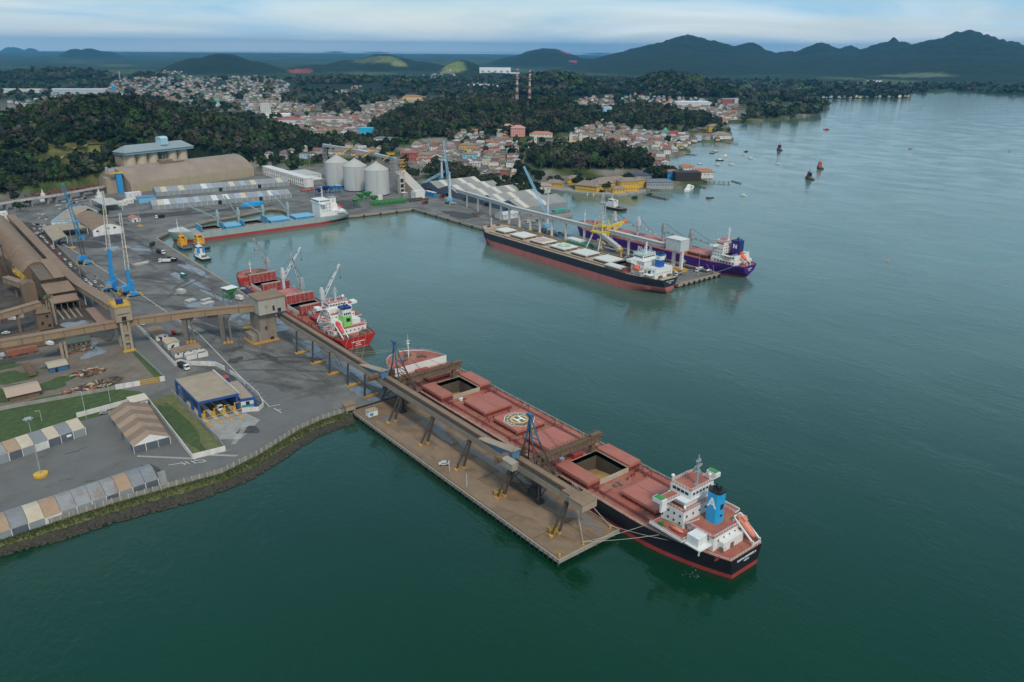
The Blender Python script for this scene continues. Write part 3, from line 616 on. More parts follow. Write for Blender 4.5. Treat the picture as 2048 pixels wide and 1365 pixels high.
bo = bo.build('mooring_bollard', m_ora)
for i, (x, y) in enumerate([(27.5,3),(12.9,1.8),(27.8,20),(27.8,60),(27.8,95),(27.8,130),(1.8,1.8),(296,195),(336,195.5),(339,215),(293,215)]+[(30,y) for y in range(420,570,40)]):
 o = bo if i == 0 else dup(bo); o.location = (x,y,3.0); tag(o, ['stubby ochre bollard at the pier corner nearest the black ship, holding several lines','stubby ochre bollard in the middle of the seaward pier end','stubby ochre bollard on the ship side, nearest the pier end corner','stubby ochre bollard on the ship side near the seaward ship loader','stubby ochre bollard on the ship side midway along the brown pier','stubby ochre bollard on the ship side near the shoreward ship loader','stubby ochre bollard at the shore end of the brown pier','stubby ochre bollard at the outermost water corner of the brown pier','ochre bollard at the dark ship corner of the right-hand pier end','ochre bollard at the purple ship corner of the right-hand pier end','ochre bollard beside the purple ship stern','ochre bollard beside the dark ship stern'][i] if i < 12 else 'ochre mooring bollard on the long quay between tugs and red ship', 'bollard', 'mooring bollards along the quays')
# ------------------------------------------------------------------ conveyor gallery along the pier
t = thing('pier_gallery', 'long open conveyor gallery on raking dark legs running along the brown pier', 'conveyor', (14.5,100,3))
g = [(14.2,6,15.2),(14.2,150,15.2),(12.2,262,17.0)]
def gal(x0, x1, z0, z1, mi=0):
 q = MB()
 for (ax, ay, az), (bx, by, bz) in zip(g, g[1:]):
  q.add([(ax+x0,ay,az+z0),(ax+x1,ay,az+z0),(ax+x1,ay,az+z1),(ax+x0,ay,az+z1),(bx+x0,by,bz+z0),(bx+x1,by,bz+z0),(bx+x1,by,bz+z1),(bx+x0,by,bz+z1)],[(0,1,2,3),(7,6,5,4),(0,4,5,1),(1,5,6,2),(2,6,7,3),(3,7,4,0)],mi)
 return q
gal(-0.1,6.4,0,0.35).build('floor', m_rust, t)
gal(0.5,2.2,0.36,1.1).build('conveyor_belt', M('black_belt', (0.03,0.027,0.025), 0.9, 0.3, 0.5), t)
gal(3.0,5.4,0.36,1.9).build('belt_cover', m_brownc, t)
gal(2.35,2.75,0.36,1.3).build('walkway', m_steel, t)
gal(6.4,6.6,0.1,1.2).build('quay_side_parapet', m_rust, t)
pan = None
for k in range(34):
 y0 = 8+k*7.5
 if y0 > 255: break
 f = max(0,(y0-150)/112); x, z = 14.2-2.0*f, 15.2+1.8*f; x1, z1 = 14.2-2.0*max(0,(y0+7.3-150)/112), 15.2+1.8*max(0,(y0+7.3-150)/112)
 q = MB(); q.add([(x-.35,y0,z-.3),(x-.1,y0,z-.3),(x-.1,y0,z+2.1),(x-.35,y0,z+2.1),(x1-.35,y0+7.3,z1-.3),(x1-.1,y0+7.3,z1-.3),(x1-.1,y0+7.3,z1+2.1),(x1-.35,y0+7.3,z1+2.1)],[(0,1,2,3),(7,6,5,4),(0,4,5,1),(1,5,6,2),(2,6,7,3),(3,7,4,0)])
 q.build('side_panel', M('grey_brown_panel', (0.27,0.22,0.165), 0.85, 0.15, 0.3, dirt=(0.15,0.11,0.08), damt=0.5, dscale=0.3, rnd=0.12, streak=True), t)
hs = MB(); hs.box(13.2,20.2,3.2,10,14.9,17.7); hs.build('end_house', m_tan, t)
hr = MB(); hr.box(13,20.4,3,10.2,17.7,17.95); hr.box(14,18,10.2,15,17.4,17.9); hr.build('end_house_roof', m_brownc, t)
hs = MB(); hs.box(11.2,14.4,39.5,47.5,15.2,18.2); hs.extr([(11,18.2),(14.6,18.2),(13.9,18.7),(11.7,18.7)],39.3,47.7); hs.build('drive_house', M('pale_drive_house', (0.36,0.31,0.24), 0.85, 0.12, 0.4, dirt=(0.2,0.15,0.1), damt=0.4), t)
for y in (12.0,43.5,70.8,98.0,125.5):
 z = 15.1; q = MB(); q.bar((7.0,y,3.2),(13.6,y,z),0.55); q.bar((10.4,y-.4,3.2),(14.6,y-.2,z),0.75); q.bar((9.5,y,9.0),(12.4,y-.3,9.0),0.3); q.bar((12.8,y,z-.2),(20.8,y,z-.2),0.6); q.build('trestle', m_steel, t)
 MB().cbox((6.9,y,3.5),(1.3,1.3,0.9)).build('footing', m_ora, t); MB().cbox((10.4,y-.4,3.5),(1.3,1.3,0.9)).build('footing', m_ora, t)
for y, xx in ((157.3,13.8),(174.6,13.6),(194.2,13.2),(213.6,12.8),(233.5,12.5)):
 z = 15.0+1.8*max(0,(y-150)/112); q = MB(); q.bar((xx-1.6,y,3.3),(xx-.6,y,z),0.7); q.bar((xx+4.5,y,3.3),(xx-.8,y,9.0),0.32); q.bar((xx-1,y,z-.2),(xx+6,y,z-.2),0.5); q.build('trestle', m_steel, t)
 q = MB(); q.box(xx-2.6,xx+5.6,y-1.0,y+1.0,3.02,3.75); q.build('footing', m_ora, t)
hr = MB(); hr.rail([(14.0,11,17.2),(14.0,37,17.2)],1.0,2.5,.1); hr.rail([(14.0,50,17.2),(14.0,150,17.2)],1.0,2.5,.1); hr.build('railing', m_rust, t)
# ------------------------------------------------------------------ ship loaders riding along the pier
def loader(y, label):
 t = thing('ship_loader', label, 'ship loader', (23,y,3), group='rust-brown ship loaders on the pier')
 q = MB()
 for x in (17.4,27.7):
  for yy in (-9,9): q.bar((x,y+yy,3.2),(x*0.5+11.3,y+yy*0.75,11.5),0.7)
  q.bar((x,y-9,3.6),(x,y+9,3.6),0.7,0.9); q.bar((x,y-9,4),(x,y+8,10),0.25); q.bar((x,y+9,4),(x,y-8,10),0.25)
 for yy in (-7,7): q.bar((17.5,y+yy,10.5),(28.5,y+yy,10.5),0.6,0.9); q.bar((17.4,y+yy*1.28,4),(27.7,y+yy,10.3),0.28)
 for x in (20,24,28.4): q.bar((x,y-8,10.6),(x,y+8,10.6),0.5,0.7)
 q.build('portal', m_steel, t)
 q = MB(); q.cbox((18.4,y-8.8,3.4),(3.0,2.6,1.5)); q.cbox((19.5,y-5,6.0),(2.6,4.0,3.4)); q.cbox((20.5,y-3,3.9),(2.2,5.2,1.6)); q.build('drive_unit', M('black_machinery', (0.03,0.028,0.027), 0.8, 0.3, .5), t)
 q = MB(); q.box(19.4,29.2,y-8.8,y+9.2,11.0,11.25); q.rail([(29.2,y-8.8,11.2),(29.2,y+9.2,11.2),(20,y+9.2,11.2)],1.1,1.6,.12); q.build('platform', m_rust, t)
 q = MB()     # A-frame mast
 ap = (21.0,y+0.6,35.5)
 for p, w in (((27.3,y-7.5,11.2),.55),((27.3,y+8.5,11.2),.55),((20.4,y-4,15.5),.5),((20.4,y+5.5,15.5),.5)): q.bar(p,(ap[0]+(0.5 if p[0]>25 else -.5),ap[1]+(1.1 if p[1]>y else -1.1),26.5 if p[0]<25 else 24.0) if False else (ap[0]+(p[0]-ap[0])*0.36,ap[1]+(p[1]-ap[1])*0.36,24.8),w)
 for z, k in ((16,.8),(20.5,.6)):
  q.bar((ap[0]+(27.3-ap[0])*k,y+(-7.5)*k,z),(ap[0]+(27.3-ap[0])*k,y+8.5*k,z),.3)
  q.bar((ap[0]-.6*k,y-4*k,z),(ap[0]+(27.3-ap[0])*k,y-7.5*k,z),.25); q.bar((ap[0]-.6*k,y+5.5*k,z),(ap[0]+(27.3-ap[0])*k,y+8.5*k,z),.25); q.bar((27.0,y-7,11.4),(ap[0]+(27.3-ap[0])*.6,y+8.5*.6,20.5),.2)
 q.build('mast', m_steel, t)
 q = MB()
 for p in ((27.3,y-7.5),(27.3,y+8.5),(20.4,y-4),(20.4,y+5.5)): q.bar((ap[0]+(p[0]-ap[0])*0.36,ap[1]+(p[1]-ap[1])*0.36,24.8),ap,0.55)
 q.cbox((ap[0],ap[1],35.6),(1.6,2.6,0.9)); q.bar((ap[0]+2.2,y-3,25),(ap[0]+2.2,y+3,25),.3); q.build('mast_head', M('faded_blue', (0.03,0.13,0.25), 0.6, .2, .5, dirt=(.15,.1,.07), damt=.4), t)
 q = MB(); q.cbox((22.8,y+0.5,27.5),(1.6,1.2,2.0)); q.bar((ap[0]+1,y+1,29),(ap[0]+3.6,y+3,29.5),.5); q.build('hoist', m_yel, t)
 q = MB()     # boom
 x0, x1, zb = 23.5, 57.5, 13.6
 for yy in (-1.3,1.3):
  for z in (zb,zb+2.7): q.bar((x0,y+yy,z),(x1,y+yy,z),.32)
  n = 14
  for k in range(n+1):
   xx = x0+(x1-x0)*k/n; q.bar((xx,y+yy,zb),(xx,y+yy,zb+2.7),.2)
   if k < n: q.bar((xx,y+yy,zb if k%2 else zb+2.7),(xx+(x1-x0)/n,y+yy,zb+2.7 if k%2 else zb),.18)
 q.build('boom_truss', m_rust, t)
 q = MB(); q.box(x0-1,x1+1,y-1.05,y+1.05,zb+.1,zb+.35); q.box(x0,x1-1,y-1.2,y-1.1,zb+.2,zb+2.4,1); q.box(x0,x1-1,y+1.1,y+1.2,zb+.2,zb+2.4,1); q.box(x0-2,x1+1.2,y-.7,y+.7,zb+1.6,zb+2.1); q.box(x1-4,x1+1.4,y-1.2,y+1.2,zb+2.1,zb+3.2)
 q.build('boom_belt', [m_rust, m_brownd], t)
 q = MB(); q.rail([(x0,y-1.7,zb+2.7),(x1+1,y-1.7,zb+2.7)],1.0,2.0,.12); q.rail([(x0,y+1.7,zb+2.7),(x1+1,y+1.7,zb+2.7)],1.0,2.0,.12); q.box(x0,x1+1,y-1.8,y-1.35,zb+2.55,zb+2.68); q.box(x0,x1+1,y+1.35,y+1.8,zb+2.55,zb+2.68); q.build('walkway', m_rust, t)
 q = MB(); q.prism([(53.2,y-.9),(55.4,y-.9),(55.4,y+.9),(53.2,y+.9)],8.2,13.5); q.tube((54.3,y,5.6),(54.3,y,8.2),.55,.8,8); q.build('spout', m_rust, t)
 q = MB()
 for yy in (-1.2,1.2): q.bar((ap[0],ap[1]+yy*.6,35.4),(48,y+yy,zb+2.8),.1); q.bar((ap[0],ap[1]+yy*.6,35.4),(36,y+yy,zb+2.8),.1); q.bar((ap[0],ap[1]+yy*.6,35.2),(13.2,y+yy*2+1,17.5),.1)
 q.build('stay_cable', m_steel, t)
 q = MB(); q.box(9.5,23.5,y+5.2,y+7.6,17.4,18.9); q.bar((8.5,y+6.4,17.2),(24,y+6.4,17.2),.5,2.8); q.build('counterweight_arm', m_rust, t)
 q = MB(); q.add([(15.2,y+26,15.9),(17.8,y+26,15.9),(17.8,y+26,16.5),(15.2,y+26,16.5),(15.2,y+4,16.4),(18.8,y+4,16.4),(18.8,y+4,20.2),(15.2,y+4,20.2)],[(0,1,2,3),(7,6,5,4),(0,4,5,1),(1,5,6,2),(3,7,4,0)]); q.build('tripper_car', M('faded_blue_sheet', (0.05,0.20,0.38), 0.7, .25, .4, dirt=(.2,.15,.1), damt=.6, dscale=.3), t)
 q = MB(); q.add([(14.8,y+26.4,16.6),(18.2,y+26.4,16.6),(19.2,y+3.4,20.3),(14.8,y+3.4,20.3),(14.8,y+26.4,16.9),(18.2,y+26.4,16.9),(19.2,y+3.4,20.6),(14.8,y+3.4,20.6)],[(0,1,2,3),(7,6,5,4),(0,4,5,1),(1,5,6,2),(2,6,7,3),(3,7,4,0)]); q.build('tripper_roof', m_tan, t)
loader(40.5, 'rusty ship loader nearer the seaward end, beside the yellow helideck ring')
loader(140.5, 'rusty ship loader nearer the shore, beside the white forecastle wall')
# ------------------------------------------------------------------ transfer tower and the cross conveyor
t = thing('transfer_tower', 'stained concrete transfer tower where the brown conveyors meet at the quay', 'tower', (6,268,3))
q = MB(); q.box(0.5,11.5,262,276,3.1,9.5); q.box(-3.0,1,264,274,3.1,8.0); q.box(2.0,12.4,263,277,9.5,20.5); q.build('tower_base', M('stained_tower_concrete', (0.25,0.21,0.165), .9, .25, .25, dirt=(.09,.07,.05), damt=.75, dscale=.18, streak=True), t)
q = MB(); q.box(1.4,17.5,259.5,273.5,20.5,29.5); q.build('machine_house', M('grey_house_sheet', (0.36,0.33,0.28), .8, .12, .3, dirt=(.2,.16,.12), damt=.5, dscale=.2, streak=True), t)
q = MB(); q.box(0.9,18.0,259,274,29.5,30.2); q.build('roof', m_brownc, t)
q = MB(); q.lathe((0,0,0),[(0.1,0),(0.9,0),(0.9,.2),(.1,.2)],12); o = q.build('round_vent', m_tan); o.parent = t; o.location = (0,-8.6,22.5); o.rotation_euler = (R(90),0,0)
q = MB(); q.box(9.6,10.8,259.35,259.5,22,25); q.box(12.5,14.5,259.35,259.5,20.7,23); q.box(17.5,17.6,266,267.5,22,25); q.box(5,6,261.85,262,11,12.5); q.box(7.5,9.5,261.85,262,3.2,5.6); q.build('opening', m_glass, t)
q = MB(); q.box(-3.4,12.2,260.6,262.4,3.02,3.9); q.box(-3.8,-2.6,262,275,3.02,3.9); q.build('kerb', m_ora, t)
# cross conveyor gallery
t = thing('cross_conveyor', 'enclosed brown conveyor bridge crossing the apron between two towers', 'conveyor', (-30,288,3))
XC = [(-175,311,15.5),(-121,306,16.0),(-62,300.5,16.8),(-30,288.5,18.6),(-12,278,20.0),(2.5,268.5,21.2)]
def seg(p, q_, w, z0, z1, trim=0.0):
 p, q_ = Vector(p), Vector(q_); d = (q_-p); L_ = d.length; d.normalize(); n = Vector((-d.y,d.x,0)).normalized()*(w/2); p, q_ = p+d*trim, q_-d*trim
 return [p-n+Vector((0,0,z0)),p+n+Vector((0,0,z0)),p+n+Vector((0,0,z1)),p-n+Vector((0,0,z1)),q_-n+Vector((0,0,z0)),q_+n+Vector((0,0,z0)),q_+n+Vector((0,0,z1)),q_-n+Vector((0,0,z1))]
BX = [(0,1,2,3),(7,6,5,4),(0,4,5,1),(1,5,6,2),(2,6,7,3),(3,7,4,0)]
def gallery(t, P, w, h, wallm, roofm, step, over=0.35, rib=m_brownd):
 for a, b in zip(P, P[1:]):
  L_ = math.dist(a,b); n = max(1, round(L_/step))
  for k in range(n):
   p = Vector(a).lerp(Vector(b), k/n); q_ = Vector(a).lerp(Vector(b), (k+1)/n)
   MB().add([tuple(v) for v in seg(p,q_,w,0,h,0.05)],BX).build('wall_panel', wallm, t)
   MB().add([tuple(v) for v in seg(p,q_,w+2*over,h,h+0.35,0.04)],BX).build('roof_panel', roofm, t)
   if k: MB().add([tuple(v) for v in seg(p-(q_-p).normalized()*.25,p+(q_-p).normalized()*.25,w+.35,-.3,h-.05)],BX).build('rib', rib, t)
m_gal = M('brown_gallery_wall', (0.29,0.20,0.12), .88, .12, .3, dirt=(.17,.125,.085), damt=.45, dscale=.2, rnd=.06, streak=True)
m_galr = M('brown_gallery_roof', (0.25,0.165,0.105), .92, .12, .2, dirt=(.17,.12,.085), damt=.5, dscale=.1, rnd=.05)
gallery(t, XC, 4.6, 3.4, m_gal, m_galr, 9.5)
for (x, y, z) in ((-29.6,288.6,18.3),(-12.8,274.8,19.8)):
 q = MB(); q.cbox((x-2.2,y+1.2,(3+z)/2),(2.4,3.4,z-3),R(-27)); q.bar((x+1.2,y-1.2,3.2),(x+1.0,y-.4,z),.9); q.bar((x-3.2,y+2.4,z-.6),(x+2.4,y-1,z-.6),3.2,1.0); q.build('pier_leg', M('dark_stained_concrete', (0.16,0.14,0.115), .9, .3, .3, dirt=(.07,.06,.05), damt=.6, dscale=.2, streak=True), t)
 q = MB(); q.tube((x-2.6,y-.6,3.02),(x-2.6,y-.6,4.3),.9,.9,10); q.tube((x-.8,y-1.4,3.02),(x-.8,y-1.4,4.3),.9,.9,10); q.tube((x+.9,y-2.0,3.02),(x+.9,y-2,4.2),.9,.9,10); q.build('guard_drum', m_ora, t)
q = MB(); q.box(-94.6,-93.2,304.5,305.6,3.05,16); q.box(-92.6,-91.4,303.8,305,3.05,16); q.box(-140,-138.6,306.5,309.5,3.05,15.6); q.build('pier_leg', m_tan, t)
# left tower
t = thing('conveyor_tower', 'tall cream and brown conveyor tower with a yellow railed roof at the left', 'tower', (-61,301,3))
q = MB()
for x in (-64.6,-60.9):
 q.box(x,x+1.3,295.2,296.6,3.1,21); q.box(x,x+1.3,305,306.4,3.1,21)
q.box(-63.2,-61.0,297,303,3.1,21)
for z in (8,13): q.box(-64.6,-59.6,295.4,296.2,z,z+.9)
q.build('column', M('peeling_concrete', (0.36,0.31,0.23), .9, .25, .3, dirt=(.14,.10,.07), damt=.65, dscale=.25, streak=True), t)
q = MB(); q.box(-66.2,-57.8,294.4,306.6,21,29.6); q.build('machine_house', m_tan, t)
q = MB(); q.box(-66.6,-57.4,294.0,307,29.6,30.0); q.rail([(-66.4,294.2,30),(-57.6,294.2,30),(-57.6,306.8,30),(-66.4,306.8,30),(-66.4,294.2,30)],1.2,1.4,.16); q.build('roof_railing', m_yel, t)
q = MB(); q.box(-63.4,-61.0,294.25,294.4,21.4,23.8); q.box(-65.5,-58.6,294.3,294.4,25.2,25.5); q.build('window', m_glass, t)
q = MB(); q.cbox((-62,300,31.6),(3.4,3.2,2.4)); q.bar((-64,298,30),(-64,298,33.5),.4); q.build('roof_machine', m_navy, t)
q = MB(); q.box(-65.4,-59,294.2,295.2,3.02,4.0); q.build('kerb', m_yel, t)
t = thing('long_conveyor', 'long straight dusty brown conveyor gallery running away beside the arched sheds', 'conveyor', (-60.5,500,3))
gallery(t, [(-60.3,735,6.4),(-60.3,480,6.4),(-60.3,430,8.2),(-60.6,375,14.5),(-61.4,306,22.5)], 6.2, 3.6, m_gal, m_galr, 14.0)
q = MB()
for y, z in ((692,6.4),(648,6.4),(601,6.4),(566,6.4),(534,6.4),(500,6.4),(470,6.6),(432,8),(404,11)):
 q.box(-58.6,-57.9,y-.5,y+.5,3.05,z); q.box(-62.6,-61.9,y-.5,y+.5,3.05,z)
q.build('leg', m_conc_l, t)
t = thing('lower_conveyor', 'short dusty brown conveyor bridge at the left edge, under the sloping gallery', 'conveyor', (-105,368,3))
gallery(t, [(-150,357,13.0),(-113.5,366,14.2),(-92,372,15.5)], 4.4, 3.4, m_gal, m_galr, 12)
q = MB(); q.box(-106,-104.6,367,369,3.05,14.2); q.box(-120,-118.6,363,365,3.05,13.8); q.build('leg', m_brownd, t)
# ------------------------------------------------------------------ ships (local axes: +y towards the bow, +x starboard, z = 0 at the waterline)
m_anti = M('red_antifouling', (0.33,0.035,0.03), 0.7, 0.15, 0.3, dirt=(0.22,0.07,0.05), damt=0.4, dscale=0.3, streak=True)
m_anti2 = M('faded_antifouling', (0.44,0.13,0.115), 0.8, 0.15, 0.15, dirt=(0.26,0.10,0.08), damt=0.5, dscale=0.12, streak=True)
m_hullk = M('black_hull', (0.012,0.012,0.016), 0.45, 0.3, 0.3)
m_hulln = M('dark_navy_hull', (0.016,0.018,0.032), 0.5, 0.25, 0.2, dirt=(0.06,0.045,0.035), damt=0.35, dscale=0.15, streak=True)
m_hullp = M('purple_hull', (0.055,0.008,0.18), 0.45, 0.15, 0.2, dirt=(0.03,0.01,0.07), damt=0.4, dscale=0.2, streak=True)
m_hullg = M('sage_grey_hull', (0.29,0.36,0.33), 0.6, 0.1, 0.2, dirt=(0.22,0.2,0.15), damt=0.35, dscale=0.15, streak=True)
m_hullr = M('bright_red_hull', (0.42,0.012,0.012), 0.45, 0.12, 0.2, dirt=(0.25,0.03,0.02), damt=0.4, dscale=0.2, streak=True)
m_hullb = M('worn_blue_hull', (0.03,0.16,0.34), 0.6, 0.15, 0.2, dirt=(0.28,0.14,0.08), damt=0.35, dscale=0.25, streak=True)
m_hold = M('hold_wall', (0.095,0.075,0.05), 0.9, 0.25, 0.2, dirt=(0.06,0.05,0.04), damt=0.6, dscale=0.15)
m_coam = M('cream_coaming', (0.42,0.36,0.26), 0.8, 0.12, 0.4, dirt=(0.2,0.13,0.08), damt=0.3)
m_railw = M('pale_railing', (0.62,0.55,0.45), 0.7, 0.1, 1.0)
m_pipe = M('dark_red_pipe', (0.16,0.035,0.03), 0.7, 0.2, 0.5)
m_fun = M('sky_blue_funnel', (0.02,0.33,0.62), 0.45, 0.06, 0.4)
m_boat = M('faded_orange_boat', (0.62,0.20,0.13), 0.5, 0.08, 0.5)
m_ltr = M('white_lettering', (0.8,0.8,0.78), 0.6, 0.05, 1)
m_deckw = M('rusty_winch', (0.17,0.13,0.10), 0.8, 0.3, 0.6)
def hull(t, L, B, zd, zr, mats, zb=None, fc=0.0, fcl=0.0, w0d=0.80, w0w=0.5, La=0.16, Lf=0.14, rake=3.0, srake=0.0, zc=None, fcl_mat=None):
 """mats = [antifouling, topsides]; fc = forecastle height above the deck over the last fcl metres; zc = underside of a stern counter"""
 NS = 46; ts = sorted(set([0,0.008,0.02,0.04]+[i/(NS-1) for i in range(NS)]+[1-0.012,1-0.03,(L-fcl)/L-0.0006,(L-fcl)/L+0.0006] if fcl else [0,0.008,0.02,0.04]+[i/(NS-1) for i in range(NS)]+[0.988,0.97]))
 ts = [t_ for t_ in ts if t_ <= 1]; fr = [-1.5, 0.0, zr*0.5, zr, (zr+zd)/2, zd]
 def hb(u, z):
  f = min(1.0, max(0.0, (z+1.5)/(zd+1.5))); y = u*L; s = min(1.0, y/(La*L)); w0 = w0w+(w0d-w0w)*f**0.8
  if zc is not None and z < zc:
   w0 = 0.0
  aft = w0+(1-w0)*math.sin(s*math.pi/2)**(0.9 if zc is None or z >= zc else 1.4)
  b = min(1.0, (L-y)/(Lf*L)); e = 1.15+1.3*f+ (0.5 if y > L-fcl else 0)
  fore = (1-(1-b)**e)**(0.62+0.25*(1-f)) if b < 1 else 1.0
  return B/2*aft*max(fore, 0.02)
 V = []; NL = len(fr)+1
 for u in ts:
  top = zd+(fc if fcl and u*L > L-fcl else 0)
  for k in range(NL):
   z = fr[k] if k < len(fr) else top+0.35
   f = max(0, z)/(zd+fc+.3); y = u*L
   if u > 0.8: y -= rake*(1-f)*((u-0.8)/0.2)**2
   if zc is not None and u < 0.1:
    if z < zc: y += (zc-z)*0.9*(1-u/0.1)
   V.append((hb(u, z), y, z))
 n = len(V); V += [(-x, y, z) for x, y, z in V]; F = []; mi = []
 for i in range(len(ts)-1):
  for k in range(NL-1):
   a = i*NL+k; F.append((a,a+NL,a+NL+1,a+1)); F.append((n+a,n+a+1,n+a+NL+1,n+a+NL)); m_ = 0 if k < 3 else (2 if fcl_mat and k == NL-2 and ts[i]*L > L-fcl else 1); mi += [m_, m_]
 for k in range(NL-1): F.append((k,k+1,n+k+1,n+k)); mi.append(0 if k < 3 else 1)
 b = (len(ts)-1)*NL
 for k in range(NL-1): F.append((b+k,n+b+k,n+b+k+1,b+k+1)); mi.append(0 if k < 3 else 1)
 q = MB(); q.v = V; q.f = F; q.m = mi; o = q.build('hull', mats, t, smooth=40)
 return hb, ts
def deckplate(t, hb, L, z, holes, mat, y0=0.0, y1=None, fcl=0.0, fc=0.0, name='deck', rake=3.0, zt=None):
 """holes: (y0, y1, half width)"""
 y1 = L if y1 is None else y1; ys = set([y0, y1]); k = 0
 while k*L/60 < y1:
  if k*L/60 > y0: ys.add(k*L/60)
  k += 1
 for a, b, w in holes: ys |= {a, b}
 ys = sorted(ys); q = MB()
 for a, b in zip(ys, ys[1:]):
  m = (a+b)/2; wa, wb = hb(min(a/L,1), z)-.02, hb(min(b/L,1), z)-.02; h = [x for x in holes if x[0] <= m <= x[1]]
  if h:
   w = h[0][2]; q.poly([(-wa,a,z),(-w,a,z),(-w,b,z),(-wb,b,z)]); q.poly([(w,a,z),(wa,a,z),(wb,b,z),(w,b,z)])
  else: q.poly([(-wa,a,z),(wa,a,z),(wb,b,z),(-wb,b,z)])
 return q.build(name, mat, t)
def hold(t, y0, y1, w, z, depth, grain, coam=2.0, ch=m_coam, heap=2.5):
 q = MB()
 for x0, x1, a, b in ((-w,w,y0,y0),(-w,w,y1,y1)):
  q.poly([(-w,a,z-depth),(w,a,z-depth),(w,a,z+coam),(-w,a,z+coam)])
 for x in (-w,w): q.poly([(x,y0,z-depth),(x,y1,z-depth),(x,y1,z+coam),(x,y0,z+coam)])
 q.build('hold_lining', m_hold, t)
 q = MB(); n = 14; V = []
 for i in range(n+1):
  for j in range(n+1):
   x, y = -w-3+(2*w+6)*i/n, y0-3+(y1-y0+6)*j/n; r = math.hypot((x)/(w+3),(y-(y0+y1)/2)/((y1-y0)/2+3)); V.append((x,y,z-depth+0.4+heap*max(0,1-r)+random.uniform(-.1,.1)))
 q.add(V, [(i*(n+1)+j,i*(n+1)+j+1,(i+1)*(n+1)+j+1,(i+1)*(n+1)+j) for i in range(n) for j in range(n)]); q.build('cargo', grain, t, smooth=60)
 q = MB(); q.box(-w-.4,w+.4,y0-.4,y0,z,z+coam); q.box(-w-.4,w+.4,y1,y1+.4,z,z+coam); q.box(-w-.4,-w,y0,y1,z,z+coam); q.box(w,w+.4,y0,y1,z,z+coam)
 q.build('hatch_coaming', ch, t)
def cover(t, x0, x1, y0, y1, z, h=1.1, mat=None, coam=1.2, cm=None, ribs=0, rib_axis='x'):
 """hatch cover panel on its coaming (child: coaming)"""
 q = MB(); q.add([(x0,y0,z+coam),(x1,y0,z+coam),(x1,y1,z+coam),(x0,y1,z+coam),(x0+.1,y0+.1,z+coam+h),(x1-.1,y0+.1,z+coam+h),(x1-.1,y1-.1,z+coam+h),(x0+.1,y1-.1,z+coam+h)],BX)
 for k in range(1, ribs+1):
  if rib_axis == 'x': xx = x0+(x1-x0)*k/(ribs+1); q.box(xx-.12,xx+.12,y0+.1,y1-.1,z+coam+h,z+coam+h+.14)
  else: yy = y0+(y1-y0)*k/(ribs+1); q.box(x0+.1,x1-.1,yy-.12,yy+.12,z+coam+h,z+coam+h+.14)
 c = q.build('hatch_cover', mat or m_hatch, t)
 if coam > 0:
  q = MB(); q.box(x0+.5,x1-.5,y0+.5,y1-.5,z,z+coam)
  n = max(2,int((y1-y0)/2.2))
  for k in range(n+1):
   yy = y0+.5+(y1-y0-1.0)*k/n; q.box(x0+.1,x0+.5,yy-.1,yy+.1,z,z+coam); q.box(x1-.5,x1-.1,yy-.1,yy+.1,z,z+coam)
  k = q.build('coaming', cm or m_pipe, c)
 return c
def sideline(hb, L, z, y0, y1, side, n=26, inset=.25):
 return [(side*(hb(min(1,y/L), z)-inset), y, z) for y in [y0+(y1-y0)*i/n for i in range(n+1)]]
def windows(t, pts, w, h, axis, mat=None):
 base = None
 for p in pts:
  if base is None:
   q = MB(); d = .08
   if axis == 'x': q.box(-d,d,-w/2,w/2,-h/2,h/2)
   else: q.box(-w/2,w/2,-d,d,-h/2,h/2)
   base = q.build('window', mat or m_glass); base.parent = t; o = base
  else: o = dup(base, parent=t)
  off = OFF.get(t.name,(0,0,0)); o.location = (p[0]-off[0],p[1]-off[1],p[2]-off[2])
def bollards(t, pts, mat=m_pipe, name='bitt'):
 b = None
 for p in pts:
  if b is None: q = MB(); q.tube((-.45,0,0),(-.45,0,.9),.28,n=6); q.tube((.45,0,0),(.45,0,.9),.28,n=6); q.box(-1,1,-.4,.4,0,.12); b = q.build(name, mat, t); o = b
  else: o = dup(b, parent=t)
  o.location = p
def winch(t, x, y, z, rz=0, mat=None):
 q = MB(); q.tube((-1.3,0,1.0),(1.3,0,1.0),.55,n=8); q.tube((-1.5,0,1),(-1.3,0,1),.95,n=10); q.tube((1.3,0,1),(1.5,0,1),.95,n=10); q.tube((-.1,0,1),(.1,0,1),.95,n=10); q.box(1.6,2.5,-.6,.6,0,1.4); q.box(-1.7,1.7,-.7,.7,0,.25)
 o = q.build('winch', mat or m_deckw, t); o.location = (x,y,z); o.rotation_euler = (0,0,rz)
def radar_mast(t, x, y, z, h, mat=None, yard=4.0):
 q = MB(); q.prism([(x-.9,y-.7),(x+.9,y-.7),(x+.9,y+.7),(x-.9,y+.7)],z,z+.3); q.bar((x,y,z),(x,y,z+h*.62),.9,.7); q.bar((x,y,z+h*.6),(x,y,z+h),.35)
 for k, w in ((.45,yard*.7),(.62,yard),(.8,yard*.6)): q.bar((x-w/2,y,z+h*k),(x+w/2,y,z+h*k),.22); q.box(x-w*.28,x+w*.28,y-.6,y+.6,z+h*k,z+h*k+.15)
 q.bar((x-1.9,y+.7,z+h*.53),(x+1.9,y+.9,z+h*.53),.28); q.bar((x-1.4,y-.7,z+h*.7),(x+1.4,y-.5,z+h*.7),.24); q.tube((x-1,y,z+h*.62),(x-1,y,z+h*.9),.07,n=5); q.tube((x+1,y,z+h*.62),(x+1,y,z+h*.85),.07,n=5)
 q.lathe((x+.5,y,z+h*.83),[(.1,0),(.4,.15),(.4,.4),(.1,.6)],8)
 return q.build('radar_mast', mat or m_lgrey, t)
